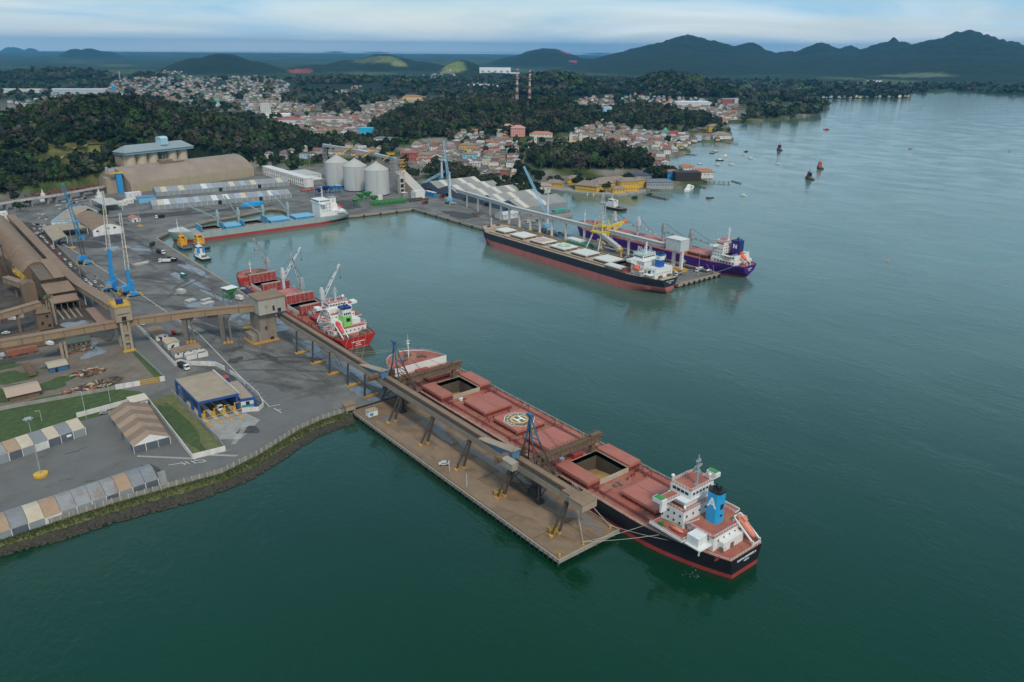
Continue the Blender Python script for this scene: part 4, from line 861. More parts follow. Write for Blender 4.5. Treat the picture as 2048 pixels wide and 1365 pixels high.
def foremast(t, x, y, z, h, mat=None):
 q = MB(); q.tube((x,y,z),(x,y,z+h*.75),.4,.25,8); q.tube((x,y,z+h*.75),(x,y,z+h),.14,.08,6); q.bar((x-1.3,y,z+h*.72),(x+1.3,y,z+h*.72),.2); q.box(x-.8,x+.8,y-.5,y+.5,z+h*.6,z+h*.62); q.bar((x,y+.1,z),(x+.9,y-1.8,z),.15)
 return q.build('foremast', mat or m_white, t)
def lifeboat(t, p, q_, r, mat):
 """enclosed free-fall boat lying along p -> q_"""
 p, q_ = Vector(p), Vector(q_); d = (q_-p); L_ = d.length; d.normalize(); up = Vector((0,0,1)); a = d.cross(up).normalized(); b = a.cross(d).normalized(); V = []; n = 10; pr = [(0,.15),(.08,.6),(.25,.95),(.6,1),(.85,.8),(.97,.35),(1,.08)]
 for s_, k in pr:
  for i in range(n):
   th = 2*math.pi*i/n; V.append(tuple(p+d*(L_*s_)+a*(r*k*math.cos(th))+b*(r*k*1.05*math.sin(th))))
 F = [(j*n+i,j*n+(i+1)%n,(j+1)*n+(i+1)%n,(j+1)*n+i) for j in range(len(pr)-1) for i in range(n)]
 m = MB(); m.add(V, F+[tuple(range(n))[::-1],tuple(range(len(V)-n,len(V)))]); c = p+d*(L_*.2)+b*(r*.9); m.bar(tuple(c),tuple(c+d*(L_*.2)),r*1.1,r*.9)
 return m.build('lifeboat', mat, t, smooth=50)
# ================================================================== the big ship at the long pier
def big_ship():
 L, B, zd = 225.0, 32.3, 7.2
 t = thing('bulk_carrier', 'big black ship with brownish red decks and a light blue funnel lettered A', 'ship', (48.4,-40,0), local=True)
 hb, ts = hull(t, L, B, zd, 1.7, [m_anti, m_hullk, m_white], fc=3.0, fcl=22.5, w0d=0.52, w0w=0.40, La=0.17, Lf=0.12, fcl_mat=1)
 HO = [(62.0,79.5,7.6),(161.7,178.3,7.6)]
 deckplate(t, hb, L, zd, HO, m_dred, 0, L-22.5)
 deckplate(t, hb, L, zd+3.0, [], m_dred, L-22.5, L-0.5, name='forecastle_deck')
 q = MB(); w = hb(1-22.5/L, zd)-.1; q.box(-w,w,L-22.9,L-22.5,zd,zd+4.2); q.build('forecastle_bulkhead', m_white, t)
 for a, b, w in HO:
  hold(t, a, b, w, zd, 6.9, m_grain, heap=3.4)
  for x0, x1 in ((-14.7,-8.0),(8.0,14.7)):
   c = cover(t, x0, x1, a-.6, b+.2, zd, 1.2, coam=2.0);
 cover(t,-7.8,7.8,33.2,50.8,zd,1.1,coam=1.6,ribs=1)
 cover(t,-8.0,8.0,89.6,106.4,zd,1.1,coam=1.6,ribs=1)
 ch = cover(t,-8.0,8.0,112.2,129.4,zd,1.1,coam=1.6)
 cover(t,-8.0,8.0,135.8,152.6,zd,1.1,coam=1.6,ribs=1)
 cover(t,-6.6,6.6,184.6,194.2,zd,1.1,coam=1.4,ribs=1)
 q = MB(); q.box(-5,2.0,197.4,200.4,zd,zd+1.8); q.build('deck_store', m_red, t)
 # helideck markings on the middle hatch
 hz = zd+1.6+1.1; cy_ = 120.8
 m_olive = M('olive_marking', (0.15,0.12,0.055), .8, .15, .5); m_hly = M('yellow_marking', (0.55,0.37,0.14), .8, .1, .6)
 def ngon(r, n, z, rot=0): return [(r*math.cos(2*math.pi*i/n+rot), cy_+r*math.sin(2*math.pi*i/n+rot), z) for i in range(n)]
 MB().poly(ngon(7.3,8,hz+.03,R(22.5))).build('helideck_border', m_ltr, t); MB().poly(ngon(7.0,8,hz+.06,R(22.5))).build('helideck_field', m_olive, t)
 MB().poly(ngon(4.3,40,hz+.09)).build('helideck_ring', m_hly, t); MB().poly(ngon(3.1,40,hz+.12)).build('helideck_disc', m_olive, t)
 q = MB(); q.box(-1.9,-1.1,cy_-2.6,cy_+2.6,hz+.12,hz+.16); q.box(1.1,1.9,cy_-2.6,cy_+2.6,hz+.12,hz+.16); q.box(-1.1,1.1,cy_-.4,cy_+.4,hz+.12,hz+.16); o = q.build('helideck_letter', m_ltr, t)
 for i, ch_ in enumerate("KAPTA DIMITRIOS A"):
  if ch_ == ' ': continue
  a = R(205-i*13.5); lettering(ch_, 1.3, (5.4*math.cos(a), cy_+5.4*math.sin(a), hz+.1), (0,0,a-R(90)), m_ltr, t, bold=.03)
 # pipes, hydraulic lines and small gear between the hatches
 q = MB()
 for x in (-11.4,-12.2,11.4,12.2): q.tube((x,26,zd+.55),(x,198,zd+.55),.16,n=6)
 q.build('deck_pipe', m_pipe, t)
 q = MB()
 for y in (56.5,84.5,109.3,132.6,157,181.2):
  for x in (-8.9,8.9): q.bar((x,y-2.4,zd+2.2),(x+math.copysign(4.2,x),y-2.4,zd+2.2),.22); q.bar((x+math.copysign(4.2,x),y-2.4,zd),(x+math.copysign(4.2,x),y-2.4,zd+2.2),.22); q.bar((x,y+2.2,zd+2.2),(x+math.copysign(4.2,x),y+2.2,zd+2.2),.22); q.bar((x+math.copysign(4.2,x),y+2.2,zd),(x+math.copysign(4.2,x),y+2.2,zd+2.2),.22)
 q.build('pipe_frame', m_pipe, t)
 rr = random.Random(5); v = None
 for y in (56.5,84.5,109.3,132.6,157,181.2):
  for k in range(6):
   if v is None: q = MB(); q.tube((0,0,0),(0,0,1.0),.22,n=6); q.tube((0,0,1),(0,0,1.35),.5,.35,8); v = q.build('deck_vent', m_pipe, t); o = v
   else: o = dup(v, parent=t)
   o.location = (rr.uniform(-13,13), y+rr.uniform(-2,2), zd)
 q = MB(); q.box(-3,-1,84.6,87.4,zd,zd+.1)
 for k in range(5): q.cbox((-4+rr.uniform(-1.6,1.6)+1,57+rr.uniform(-1,1),zd+.5),(.9,.9,1.0),rr.random())
 q.build('deck_gear', m_deckw, t)
 q = MB(); q.box(-2.6,2.2,81.8,86.4,zd,zd+2.4); q.build('deck_store', m_red, t)
 q = MB(); q.cbox((3.6,88.2,zd+.7),(1.6,1.3,1.3)); q.cbox((-6.6,85,zd+.6),(1.8,1.2,1.1)); q.cbox((-5.5,158,zd+.6),(2,1.4,1.1)); q.build('deck_locker', m_white, t)
 q = MB()
 for x in (1,-1): q.rail(sideline(hb,L,zd,30,L-23,x,30), 1.1, 2.2, .12)
 q.rail(sideline(hb,L,zd,0.3,30,1,8),1.1,2,.12); q.rail(sideline(hb,L,zd,0.3,30,-1,8),1.1,2,.12); q.rail([(-hb(0,zd)+.3,.35,zd),(hb(0,zd)-.3,.35,zd)],1.1,1.6,.12)
 for x in (1,-1): q.rail(sideline(hb,L,zd+3,L-22.4,L-6,x,8),1.1,1.8,.12)
 q.build('side_railing', m_railw, t)
 bollards(t, [(s_*11,y,zd) for s_ in (1,-1) for y in (4,14,30,60,110,158,200)]+[(s_*7,L-16,zd+3) for s_ in (1,-1)])
 winch(t,-5,6,zd,.2); winch(t,4,7.5,zd,-.3); winch(t,-8,14,zd,.5); winch(t,-5,L-14,zd+3,.1); winch(t,5,L-14,zd+3,-.1); winch(t,0,L-9,zd+3,0)
 q = MB()
 for k in range(7):
  p = Vector((-5,8,zd+.2));
  for j in range(9): p2 = p+Vector((rr.uniform(-.2,1.6),rr.uniform(-.9,1.2),0)); q.tube(p,p2,.1,n=4); p = p2
 q.build('mooring_rope', m_rope, t)
 foremast(t,0,L-10.5,zd+3,13)
 # accommodation
 q = MB(); q.box(-16.0,16.0,14.8,29.4,10.0,10.35); q.box(-16.0,-15.7,14.8,29.4,10.35,10.9); q.box(15.7,16.0,14.8,29.4,10.35,10.9); q.box(-10.4,10.4,18.8,29.2,zd,10.0); q.box(-8.5,8.5,7.5,18.8,zd,12.8)
 q.build('lower_house', m_white, t)
 q = MB(); q.box(-10.2,10.2,19.4,29.0,10.35,16.8); q.build('house', m_white, t)
 q = MB(); q.box(-15.6,15.6,15.0,29.2,10.36,10.42); q.box(-10.0,10.0,19.6,28.8,16.8,16.88); q.box(-9.4,9.4,7.2,19.2,12.8,12.9); q.box(-6.0,6.0,20.5,30.4,23.2,23.28); q.box(-15.4,15.4,24.6,28.6,20.05,20.12); q.build('house_deck', m_dred, t)
 q = MB(); q.box(-15.9,15.9,24.4,28.8,19.6,20.05); q.box(-9.0,9.0,20,24.4,19.6,20.05); q.box(-6.8,6.8,21.2,29.6,16.9,19.6); q.box(-15.9,-13.4,24.4,28.8,20.05,21.25); q.box(13.4,15.9,24.4,28.8,20.05,21.25)
 q.bar((-14.5,26.5,19.6),(-10,26.5,15.5),.5); q.bar((14.5,26.5,19.6),(10,26.5,15.5),.5); q.box(-15.9,-13.2,24.6,25.4,16.6,19.6); q.build('bridge_deck', m_white, t)
 q = MB(); q.prism([(-6.2,20.3),(6.2,20.3),(6.2,29.2),(4.6,30.6),(-4.6,30.6),(-6.2,29.2)],20.05,23.2); q.build('wheelhouse', m_white, t)
 windows(t, [(-6.25,22+k*1.8,21.9) for k in range(4)], 1.4, 1.0, 'x'); windows(t, [(-4.4+k*1.75,20.25,21.9) for k in range(6)], 1.1, .8, 'y')
 windows(t, [(-10.25,20.8+k*2.6,z) for k in range(4) for z in (12.3,15.0)], .7, .8, 'x'); windows(t, [(-8.5+k*3.4,19.35,z) for k in range(6) for z in (14.9,) ], .7, .8, 'y'); windows(t, [(-8.55,10+k*3.2,11.0) for k in range(3)], .8, .8, 'x'); windows(t, [(-6+k*3,7.45,10.6) for k in range(5)], .7, .8, 'y')
 MB().box(-15.8,-13.6,25,28.4,21.3,21.5).build('wing_roof', m_green, t); MB().box(13.6,15.8,25,28.4,21.3,21.5).build('wing_roof', m_green, t)
 q = MB(); q.rail([(-6,20.5,23.2),(6,20.5,23.2),(6,29,23.2),(-6,29,23.2),(-6,20.5,23.2)],1.1,1.3,.11); q.rail([(-15.7,24.6,20.05),(-6.4,24.6,20.05)],1.1,1.3,.11); q.rail([(15.7,24.6,20.05),(6.4,24.6,20.05)],1.1,1.3,.11); q.rail([(-9.9,19.6,16.8),(9.9,19.6,16.8)],1.1,1.3,.11); q.rail([(-9.9,28.7,16.8),(-9.9,19.6,16.8)],1.1,1.3,.11)
 q.rail([(-15.8,29.2,10.4),(-15.8,15,10.4),(-9,15,10.4)],1.1,1.3,.11); q.rail([(9.3,7.3,12.9),(-9.3,7.3,12.9),(-9.3,19,12.9)],1.1,1.3,.11); q.rail([(9.3,7.3,12.9),(9.3,19,12.9)],1.1,1.3,.11); q.build('house_railing', m_white, t)
 q = MB(); q.bar((-9.6,18.6,12.9),(-8.8,14.2,16.7),.9,.2); q.bar((-11,18.6,zd),(-11,14.6,10.2),.9,.2); q.bar((-5,24,20.2),(-7.6,21,16.9),.8,.2); q.build('stair', m_white, t)
 radar_mast(t,-0.5,22.6,23.2,11.5,m_grey,4.6)
 q = MB();
 for x, y in ((-5.5,29),(5.2,21.5)): q.tube((x,y,23.2),(x,y,25),.12,n=6); q.lathe((x,y,25),[(.1,0),(.65,.3),(.65,.9),(.1,1.3)],8)
 q.build('dome_antenna', m_white, t)
 q = MB(); f = [(-2.0,12.4),(-1.3,11.6),(1.3,11.6),(2.0,12.4),(2.0,16.0),(1.3,16.8),(-1.3,16.8),(-2.0,16.0)]; q.prism([(x*1.12,y) for x, y in f],12.9,24.4); fo = q.build('funnel', m_fun, t)
 q = MB(); q.prism([(x*1.15,14.2+(y-14.2)*1.03) for x, y in f],24.4,25.0)
 for x, y in ((-.8,13),(.8,13.3),(-.8,15),(.8,15.2),(0,14.2)): q.tube((x,y,25),(x,y,26.6),.3,n=8)
 q.build('funnel_top', m_black, t)
 lettering('A', 5.2, (-2.3,14.2,20.4), (R(90),0,R(-90)), m_ltr, t, 'funnel_letter', bold=.14)
 q = MB(); q.box(-0.9,.6,11.42,11.58,18.5,20.4); q.box(-.7,.5,11.5,11.59,15.5,16.3); q.build('louvre', m_glass, t)
 q = MB(); q.box(-13.8,-8.7,9.8,14.6,9.6,13.0); q.build('provision_store', m_white, t)
 q = MB(); q.box(-14.6,-8.0,8.2,15.0,9.2,9.6); q.bar((-14,9,zd),(-14,9,9.3),.4); q.build('store_platform', m_white, t)
 q = MB(); q.prism([(-6,5.2),(5,5.2),(5,7.5),(-6,7.5)],zd,10.6); q.build('aft_house', m_white, t)
 q = MB(); q.box(-2.2,-.4,5.05,5.2,zd,9.3); q.build('door_opening', m_brownd, t)
 # free-fall boat on its slide, rescue boat
 q = MB()
 for x in (4.6,8.4): q.bar((x,9.5,14.6),(x,1.0,8.6),.5); q.bar((x,1.0,7.2),(x,1.0,9.2),.5); q.bar((x,9.3,zd),(x,9.3,14.8),.5); q.bar((x,5.5,zd),(x,5.5,11.4),.4)
 q.bar((4.6,1,7.9),(8.4,1,7.9),.35); q.bar((4.6,9.4,14.8),(8.4,9.4,14.8),.4); q.build('boat_slide', m_white, t)
 lifeboat(t,(6.5,9.8,15.0),(6.5,1.8,9.6),1.45,m_boat)
 lifeboat(t,(-12.6,22.8,11.3),(-12.6,17.2,11.3),.8,m_boat)
 q = MB(); q.tube((-14.6,24.4,10.4),(-14.6,24.4,14.0),.22,n=6); q.bar((-14.6,24.4,13.9),(-12.4,18.2,13.2),.25); q.cbox((-13.6,26,10.9),(1.3,1.6,1.0)); q.build('davit', m_green, t)
 q = MB(); q.tube((-4,23,16.9),(-4,23,18.4),.5,.2,8); q.tube((6.6,27.6,16.9),(6.6,27.6,18.0),.4,n=8); q.build('deck_vent', m_white, t)
 # names on the flat stern
 lettering('KAPTA DIMITRIOS A', 1.15, (0.2,-.06,5.9), (R(90),0,0), m_ltr, t, bold=.04, sx_=1.0); lettering('MAJURO', .75, (0.2,-.06,4.7), (R(90),0,0), m_ltr, t, bold=.02)
 return t, hb
BIG, BHB = big_ship()
# mooring lines of the big ship
def line(pts, name, label, r=.09, mat=None, group=None, sag=0.0):
 q = MB()
 for a, b in zip(pts, pts[1:]):
  n = 8; P = [Vector(a).lerp(Vector(b), i/n)-Vector((0,0,sag*4*(i/n)*(1-i/n))) for i in range(n+1)]
  for c, d in zip(P, P[1:]): q.tube(c, d, r, n=4)
 o = q.build(name, mat or m_rope); return tag(o, label, 'rope', group)
for a, b in (((27.5,3.2,4),(32.4,27,8)),((27.5,3.2,4),(32.6,29,8)),((12.9,1.8,4),(32.6,-8,7.6)),((12.9,1.8,4),(33.2,-15,7.4)),((27.5,3.2,4),(35,-22,7.4)),((12.9,1.8,4),(32.2,27.2,8)),((12.9,1.8,4),(32.2,28.4,8))):
 line([a,b],'mooring_line','pale mooring line from the seaward end of the brown pier to the big black ship',.075,group='mooring lines of the big black ship',sag=.5)
# ================================================================== a deck crane (local to a ship)
def deck_crane(t, x, y, z, h, jib, az, el, mat=None, post=1.6):
 m = mat or m_lgrey
 q = MB(); q.tube((x,y,z),(x,y,z+h*.55),post*.85,post*.85,10); q.build('crane_post', m, t)
 q = MB(); q.prism([(x-post,y-post),(x+post,y-post),(x+post,y+post),(x-post,y+post)],z+h*.55,z+h*.8); q.add([(x-post,y-post,z+h*.8),(x+post,y-post,z+h*.8),(x+post,y+post,z+h*.8),(x-post,y+post,z+h*.8),(x-post*.6,y-post*.5,z+h),(x+post*.6,y-post*.5,z+h),(x+post*.6,y+post*.5,z+h),(x-post*.6,y+post*.5,z+h)],BX); q.build('crane_house', m, t)
 d = Vector((math.sin(az)*math.cos(el), math.cos(az)*math.cos(el), math.sin(el))); s_ = Vector((math.cos(az),-math.sin(az),0)); p0 = Vector((x,y,z+h*.58))+Vector((math.sin(az),math.cos(az),0))*post*1.1; p1 = p0+d*jib
 q = MB()
 for k in (-1,1): q.bar(p0+s_*(post*.7*k),p1+s_*(post*.28*k),.55,.8)
 for k in range(1,8):
  f = k/8; q.bar(p0.lerp(p1,f)+s_*(post*(.7-.42*f)),p0.lerp(p1,f)-s_*(post*(.7-.42*f)),.3)
 q.build('crane_jib', m, t)
 q = MB(); top = Vector((x,y,z+h)); q.tube(top,p1,.08,n=4); q.tube(top+s_*.5,p0.lerp(p1,.9),.08,n=4); q.tube(p1,p1-Vector((0,0,min(9,p1.z-z-2))),.07,n=4); q.cbox(p1-Vector((0,0,min(9,p1.z-z-2))),(.5,.5,1.1)); q.build('crane_cable', m_steel, t)
 for f in (.12,.3,.55,.8): MB().cbox(p0.lerp(p1,f)+Vector((0,0,.5)),(.7,.7,.7)).build('jib_fitting', m_black, t)
def folded_covers(t, w, y, z, h, n, dy=1.3, mat=None, edge=None):
 for k in range(n):
  yy = y+k*dy; q = MB(); q.box(-w,w,yy,yy+.8,z+.9,z+.9+h); q.box(-w,-w+.5,yy+.1,yy+.7,z,z+.9); q.box(w-.5,w,yy+.1,yy+.7,z,z+.9); c = q.build('hatch_panel', mat, t)
  q = MB(); q.box(-w,w,yy-.02,yy+.82,z+.9+h,z+1.15+h)
  for j in range(7): xx = -w+.6+(2*w-1.2)*j/6; q.box(xx-.12,xx+.12,yy-.14,yy,z+1.2,z+.7+h)
  q.build('panel_edge', edge or m_beige, c)
# ================================================================== the red ship along the quay
def red_ship():
 L, B, zd = 172.0, 27.0, 6.2
 t = thing('general_cargo_ship', 'bright red ship with upright red hatch panels and a green and white funnel', 'ship', (46.6,228,0), local=True)
 hb, ts = hull(t, L, B, zd, 0.45, [m_anti2, m_hullr], fc=3.2, fcl=19, w0d=0.86, w0w=0.32, La=0.15, Lf=0.15)
 deckplate(t, hb, L, zd, [(60,77,9.2),(121,139,9.2)], m_dred, 0, L-19); deckplate(t, hb, L, zd+3.2, [], m_dred, L-19, L-.4, name='forecastle_deck')
 # blue upper strake on the parallel side
 q = MB()
 for s_ in (-1,1):
  P = sideline(hb,L,zd,44,L-22,s_,30,-.06)
  for a, b in zip(P,P[1:]): q.poly([(a[0],a[1],2.1),(b[0],b[1],2.1),(b[0],b[1],zd-.3),(a[0],a[1],zd-.3)])
 q.build('blue_side_strake', m_hullb, t)
 q = MB(); w = hb(1-19/L, zd)-.1; q.box(-w,w,L-19.3,L-19,zd,zd+3.3); q.build('forecastle_bulkhead', m_red, t)
 mr = M('scraped_red_panel', (0.30,0.024,0.026), .6, .2, .3, dirt=(0.48,0.30,0.24), damt=.35, dscale=.5)
 for a, b in ((60,77),(121,139)):
  hold(t, a, b, 9.2, zd, 5.8, M('dark_bulk_cargo', (0.12,0.10,0.08), .95, .2, .4), coam=2.2, ch=M('pale_coaming', (.5,.5,.46), .8, .1, .4, dirt=(.3,.2,.12), damt=.4))
 folded_covers(t, 9.9, 55.5, zd+.4, 5.2, 2, 1.6, mr); folded_covers(t, 9.9, 78.2, zd+.4, 6.2, 2, 1.6, mr); folded_covers(t, 9.9, 116.5, zd+.4, 5.2, 2, 1.6, mr); folded_covers(t, 9.9, 140.5, zd+.4, 6.4, 2, 1.6, mr)
 mrt = M('faded_red_hatch', (0.45,0.13,0.115), .75, .12, .3, dirt=(.5,.28,.2), damt=.4, dscale=.3)
 cover(t,-9.8,9.8,84.5,110,zd,1.0,mrt,coam=2.0,ribs=2,rib_axis='y'); cover(t,-8,8,34,48,zd,1.0,M('clean_red_hatch', (0.33,0.045,0.04), .6, .08, .3),coam=1.8)
 q = MB(); r_ = []
 for i in range(40):
  a, b = 2*math.pi*i/40, 2*math.pi*(i+1)/40; q.poly([(5*math.cos(a),98+5*math.sin(a),zd+3.2),(5*math.cos(b),98+5*math.sin(b),zd+3.2),(5.6*math.cos(b),98+5.6*math.sin(b),zd+3.2),(5.6*math.cos(a),98+5.6*math.sin(a),zd+3.2)])
 q.build('helideck_ring', M('pale_red_marking', (.62,.3,.26), .8, .1, .5), t)
 for y, az, el, jb in ((52.5,R(62),R(42),26),(81.8,R(-4),R(62),24),(112.8,R(62),R(40),26),(147,R(-30),R(66),22)):
  deck_crane(t, 3.6 if y != 147 else 7, y, zd, 17.5, jb, az, el, m_grey if y in (81.8,147) else m_lgrey, 1.25)
 q = MB()
 for y in (52.5,112.8):
  for x in (-5.5,-3,8.6,10.6): q.cbox((x,y,zd+1.6),(2.0,2.6,3.0)); q.tube((x,y,zd+3),(x,y,zd+4),.5,n=8)
 q.build('crane_machinery', m_grey, t)
 rr = random.Random(3); v = None
 for k in range(34):
  if v is None: q = MB(); q.tube((0,0,0),(0,0,1.2),.25,n=6); q.tube((0,0,1.2),(0,0,1.6),.55,.35,8); v = q.build('deck_vent', m_pipe, t); o = v
  else: o = dup(v, parent=t)
  o.location = (rr.choice([-1,1])*rr.uniform(10.6,12.2), rr.uniform(24,150), zd)
 q = MB()
 for s_ in (1,-1): q.rail(sideline(hb,L,zd,.5,L-19,s_,28),1.1,2.2,.12); q.rail(sideline(hb,L,zd+3.2,L-19,L-4,s_,8),1.1,1.8,.12)
 q.rail([(-hb(0,zd)+.3,.3,zd),(hb(0,zd)-.3,.3,zd)],1.1,1.6,.12); q.build('side_railing', m_pipe, t)
 foremast(t,0,L-8,zd+3.2,10); bollards(t,[(s_*5,L-12,zd+3.2) for s_ in (1,-1)]+[(s_*9,4,zd) for s_ in (1,-1)]+[(3,3,zd),(-3,3,zd)])
 for x, y in ((-4,3.5),(4.5,4),(9,7),(-9.5,7)): winch(t,x,y,zd,.3*x)
 winch(t,-4,L-13,zd+3.2,.1); winch(t,4,L-13,zd+3.2,-.1)
 # accommodation
 q = MB(); q.box(-10.5,10.5,9,30,zd,9.6); q.box(-9,9,13,30,9.6,13); q.box(-8,8,18,30,13,16.4); q.box(-8,8,21,30,16.4,19.2); q.box(-12.6,12.6,12,19,9.4,9.75); q.box(-13.3,13.3,24,28.8,18.8,19.3); q.box(-13.3,-10,24,28.8,19.3,20.3); q.box(10,13.3,24,28.8,19.3,20.3); q.box(-12.8,12.8,18,26,12.8,13.1)
 for x in (-12.2,12.2): q.bar((x,12.5,zd),(x,12.5,9.4),.3); q.bar((x,18.5,zd),(x,18.5,9.4),.3)
 q.build('house', m_white, t)
 q = MB(); q.box(-6.4,6.4,22.4,30.2,19.2,22.2); q.build('wheelhouse', m_white, t)
 q = MB(); q.box(-6.2,6.2,22.6,30,22.2,22.3); q.box(-12.4,12.4,12.2,18.8,9.76,9.84); q.box(-12.6,12.6,18.2,25.8,13.1,13.2); q.box(-7.8,7.8,18.2,22.2,16.4,16.5); q.box(-13,13,24.2,28.6,19.31,19.36); q.box(-10.2,10.2,9.2,12.9,9.6,9.7); q.build('house_deck', M('dull_red_deck', (.34,.07,.055), .7, .12, .4), t)
 windows(t,[(-6.45,23.4+k*1.6,21) for k in range(4)],1.2,.9,'x'); windows(t,[(-5+k*1.8,22.35,21) for k in range(6)],1.2,.9,'y'); windows(t,[(-8.05,19.5+k*2.4,z) for k in range(4) for z in (14.8,17.8)],.7,.8,'x'); windows(t,[(-7+k*2.8,17.95,14.8) for k in range(6)],.7,.8,'y'); windows(t,[(-8+k*2.7,8.95,8) for k in range(7)],.7,.8,'y'); windows(t,[(-10.55,11+k*2.8,8) for k in range(6)],.7,.8,'x')
 mg = M('leaf_green_funnel', (0.22,0.55,0.14), .5, .08, .4)
 q = MB(); q.prism([(-2.8,11.5),(2.8,11.5),(3,17.2),(-3,17.2)],9.8,16.6); q.build('funnel_base', mg, t)
 q = MB(); q.prism([(-2.75,11.6),(2.75,11.6),(2.9,17.1),(-2.9,17.1)],16.6,20.6); q.build('funnel', m_white, t)
 q = MB(); q.prism([(-2.9,11.4),(2.9,11.4),(3.1,17.4),(-3.1,17.4)],20.6,21.8)
 for x, y in ((-.8,13),(.9,13.5),(0,15.4)): q.tube((x,y,21.8),(x,y,23.3),.35,n=7)
 q.build('funnel_top', m_navy, t)
 q = MB()
 for i in range(16):
  a, b = 2*math.pi*i/16, 2*math.pi*(i+1)/16; q.poly([(-2.93,14.4+math.cos(a)*.7,18.6+math.sin(a)*1.1),(-2.93,14.4+math.cos(b)*.7,18.6+math.sin(b)*1.1),(-2.93,14.4+math.cos(b)*1.1,18.6+math.sin(b)*1.6),(-2.93,14.4+math.cos(a)*1.1,18.6+math.sin(a)*1.6)])
 q.build('funnel_emblem', m_navy, t)
 windows(t,[(-1.8+k*1.2,11.55,17.8) for k in range(4)],.8,1.3,'y'); windows(t,[(0.4,11.45,14)],2.6,2.2,'y')
 radar_mast(t,0,26,22.2,9,m_lgrey,3.6)
 q = MB(); q.tube((4,24,22.2),(4,24,24.4),.12,n=6); q.lathe((4,24,24.2),[(.2,0),(.9,.5),(.9,1.2),(.2,1.8)],10); q.tube((-5,24,22.2),(-5,24,23.2),.1,n=6); q.lathe((-5,24,23),[(.1,0),(.5,.3),(.5,.7),(.1,1)],8); q.build('dome_antenna', m_white, t)
 q = MB()
 for z, b in ((22.2,((-6.2,22.6),(6.2,22.6),(6.2,30),(-6.2,30),(-6.2,22.6))),(9.8,((-12.4,18.8),(-12.4,12.2),(12.4,12.2),(12.4,18.8))),(13.1,((-12.6,25.8),(-12.6,18.2),(-8,18.2)))): q.rail([(x,y,z) for x, y in b],1.1,1.3,.11)
 q.build('house_railing', m_white, t)
 q = MB()
 for x in (-9.2,-5.8): q.bar((x,12,14.5),(x,.6,7.4),.5); q.bar((x,.6,5.4),(x,.6,7.8),.45); q.bar((x,11.5,zd),(x,11.5,14.6),.45)
 q.bar((-9.2,.6,5.6),(-5.8,.6,5.6),.35); q.bar((-9.2,11.8,14.7),(-5.8,11.8,14.7),.4); q.build('boat_slide', m_white, t)
 lifeboat(t,(-7.5,11.5,14.6),(-7.5,3.4,9.6),1.35,M('salmon_red_boat', (.62,.07,.06), .5, .08, .5))
 q = MB(); q.tube((-6,26,19.4),(-9,14,16.0),.45,.3,8); q.tube((-8,30,16),(-13.8,24,12),.4,.3,8); q.bar((-12,27,12.9),(-12.4,15,15.5),.5); q.build('stores_crane', m_white, t)
 lettering('KING GALAPAGOS', 1.0, (0,-.08,3.9), (R(90),0,0), m_ltr, t, bold=.03); lettering('PANAMA', .75, (0,-.08,2.7), (R(90),0,0), m_ltr, t, bold=.02); lettering('IMO 9720304', .75, (0,-.08,1.6), (R(90),0,0), m_ltr, t, bold=.02)
red_ship()
for a, b in (((30,214,4),(40,228.3,6.3)),((30,206,4),(44,228.2,6.3)),((30,200,4),(47,228.2,6.3)),((31,196,4),(52,228.2,6.3)),((58,182.5,11),(36,209,4)),((57,184,11),(33,214,4))):
 line([a,b],'mooring_line','thin pale mooring line astern of the red ship',.06,group='mooring lines astern of the red ship',sag=.3)
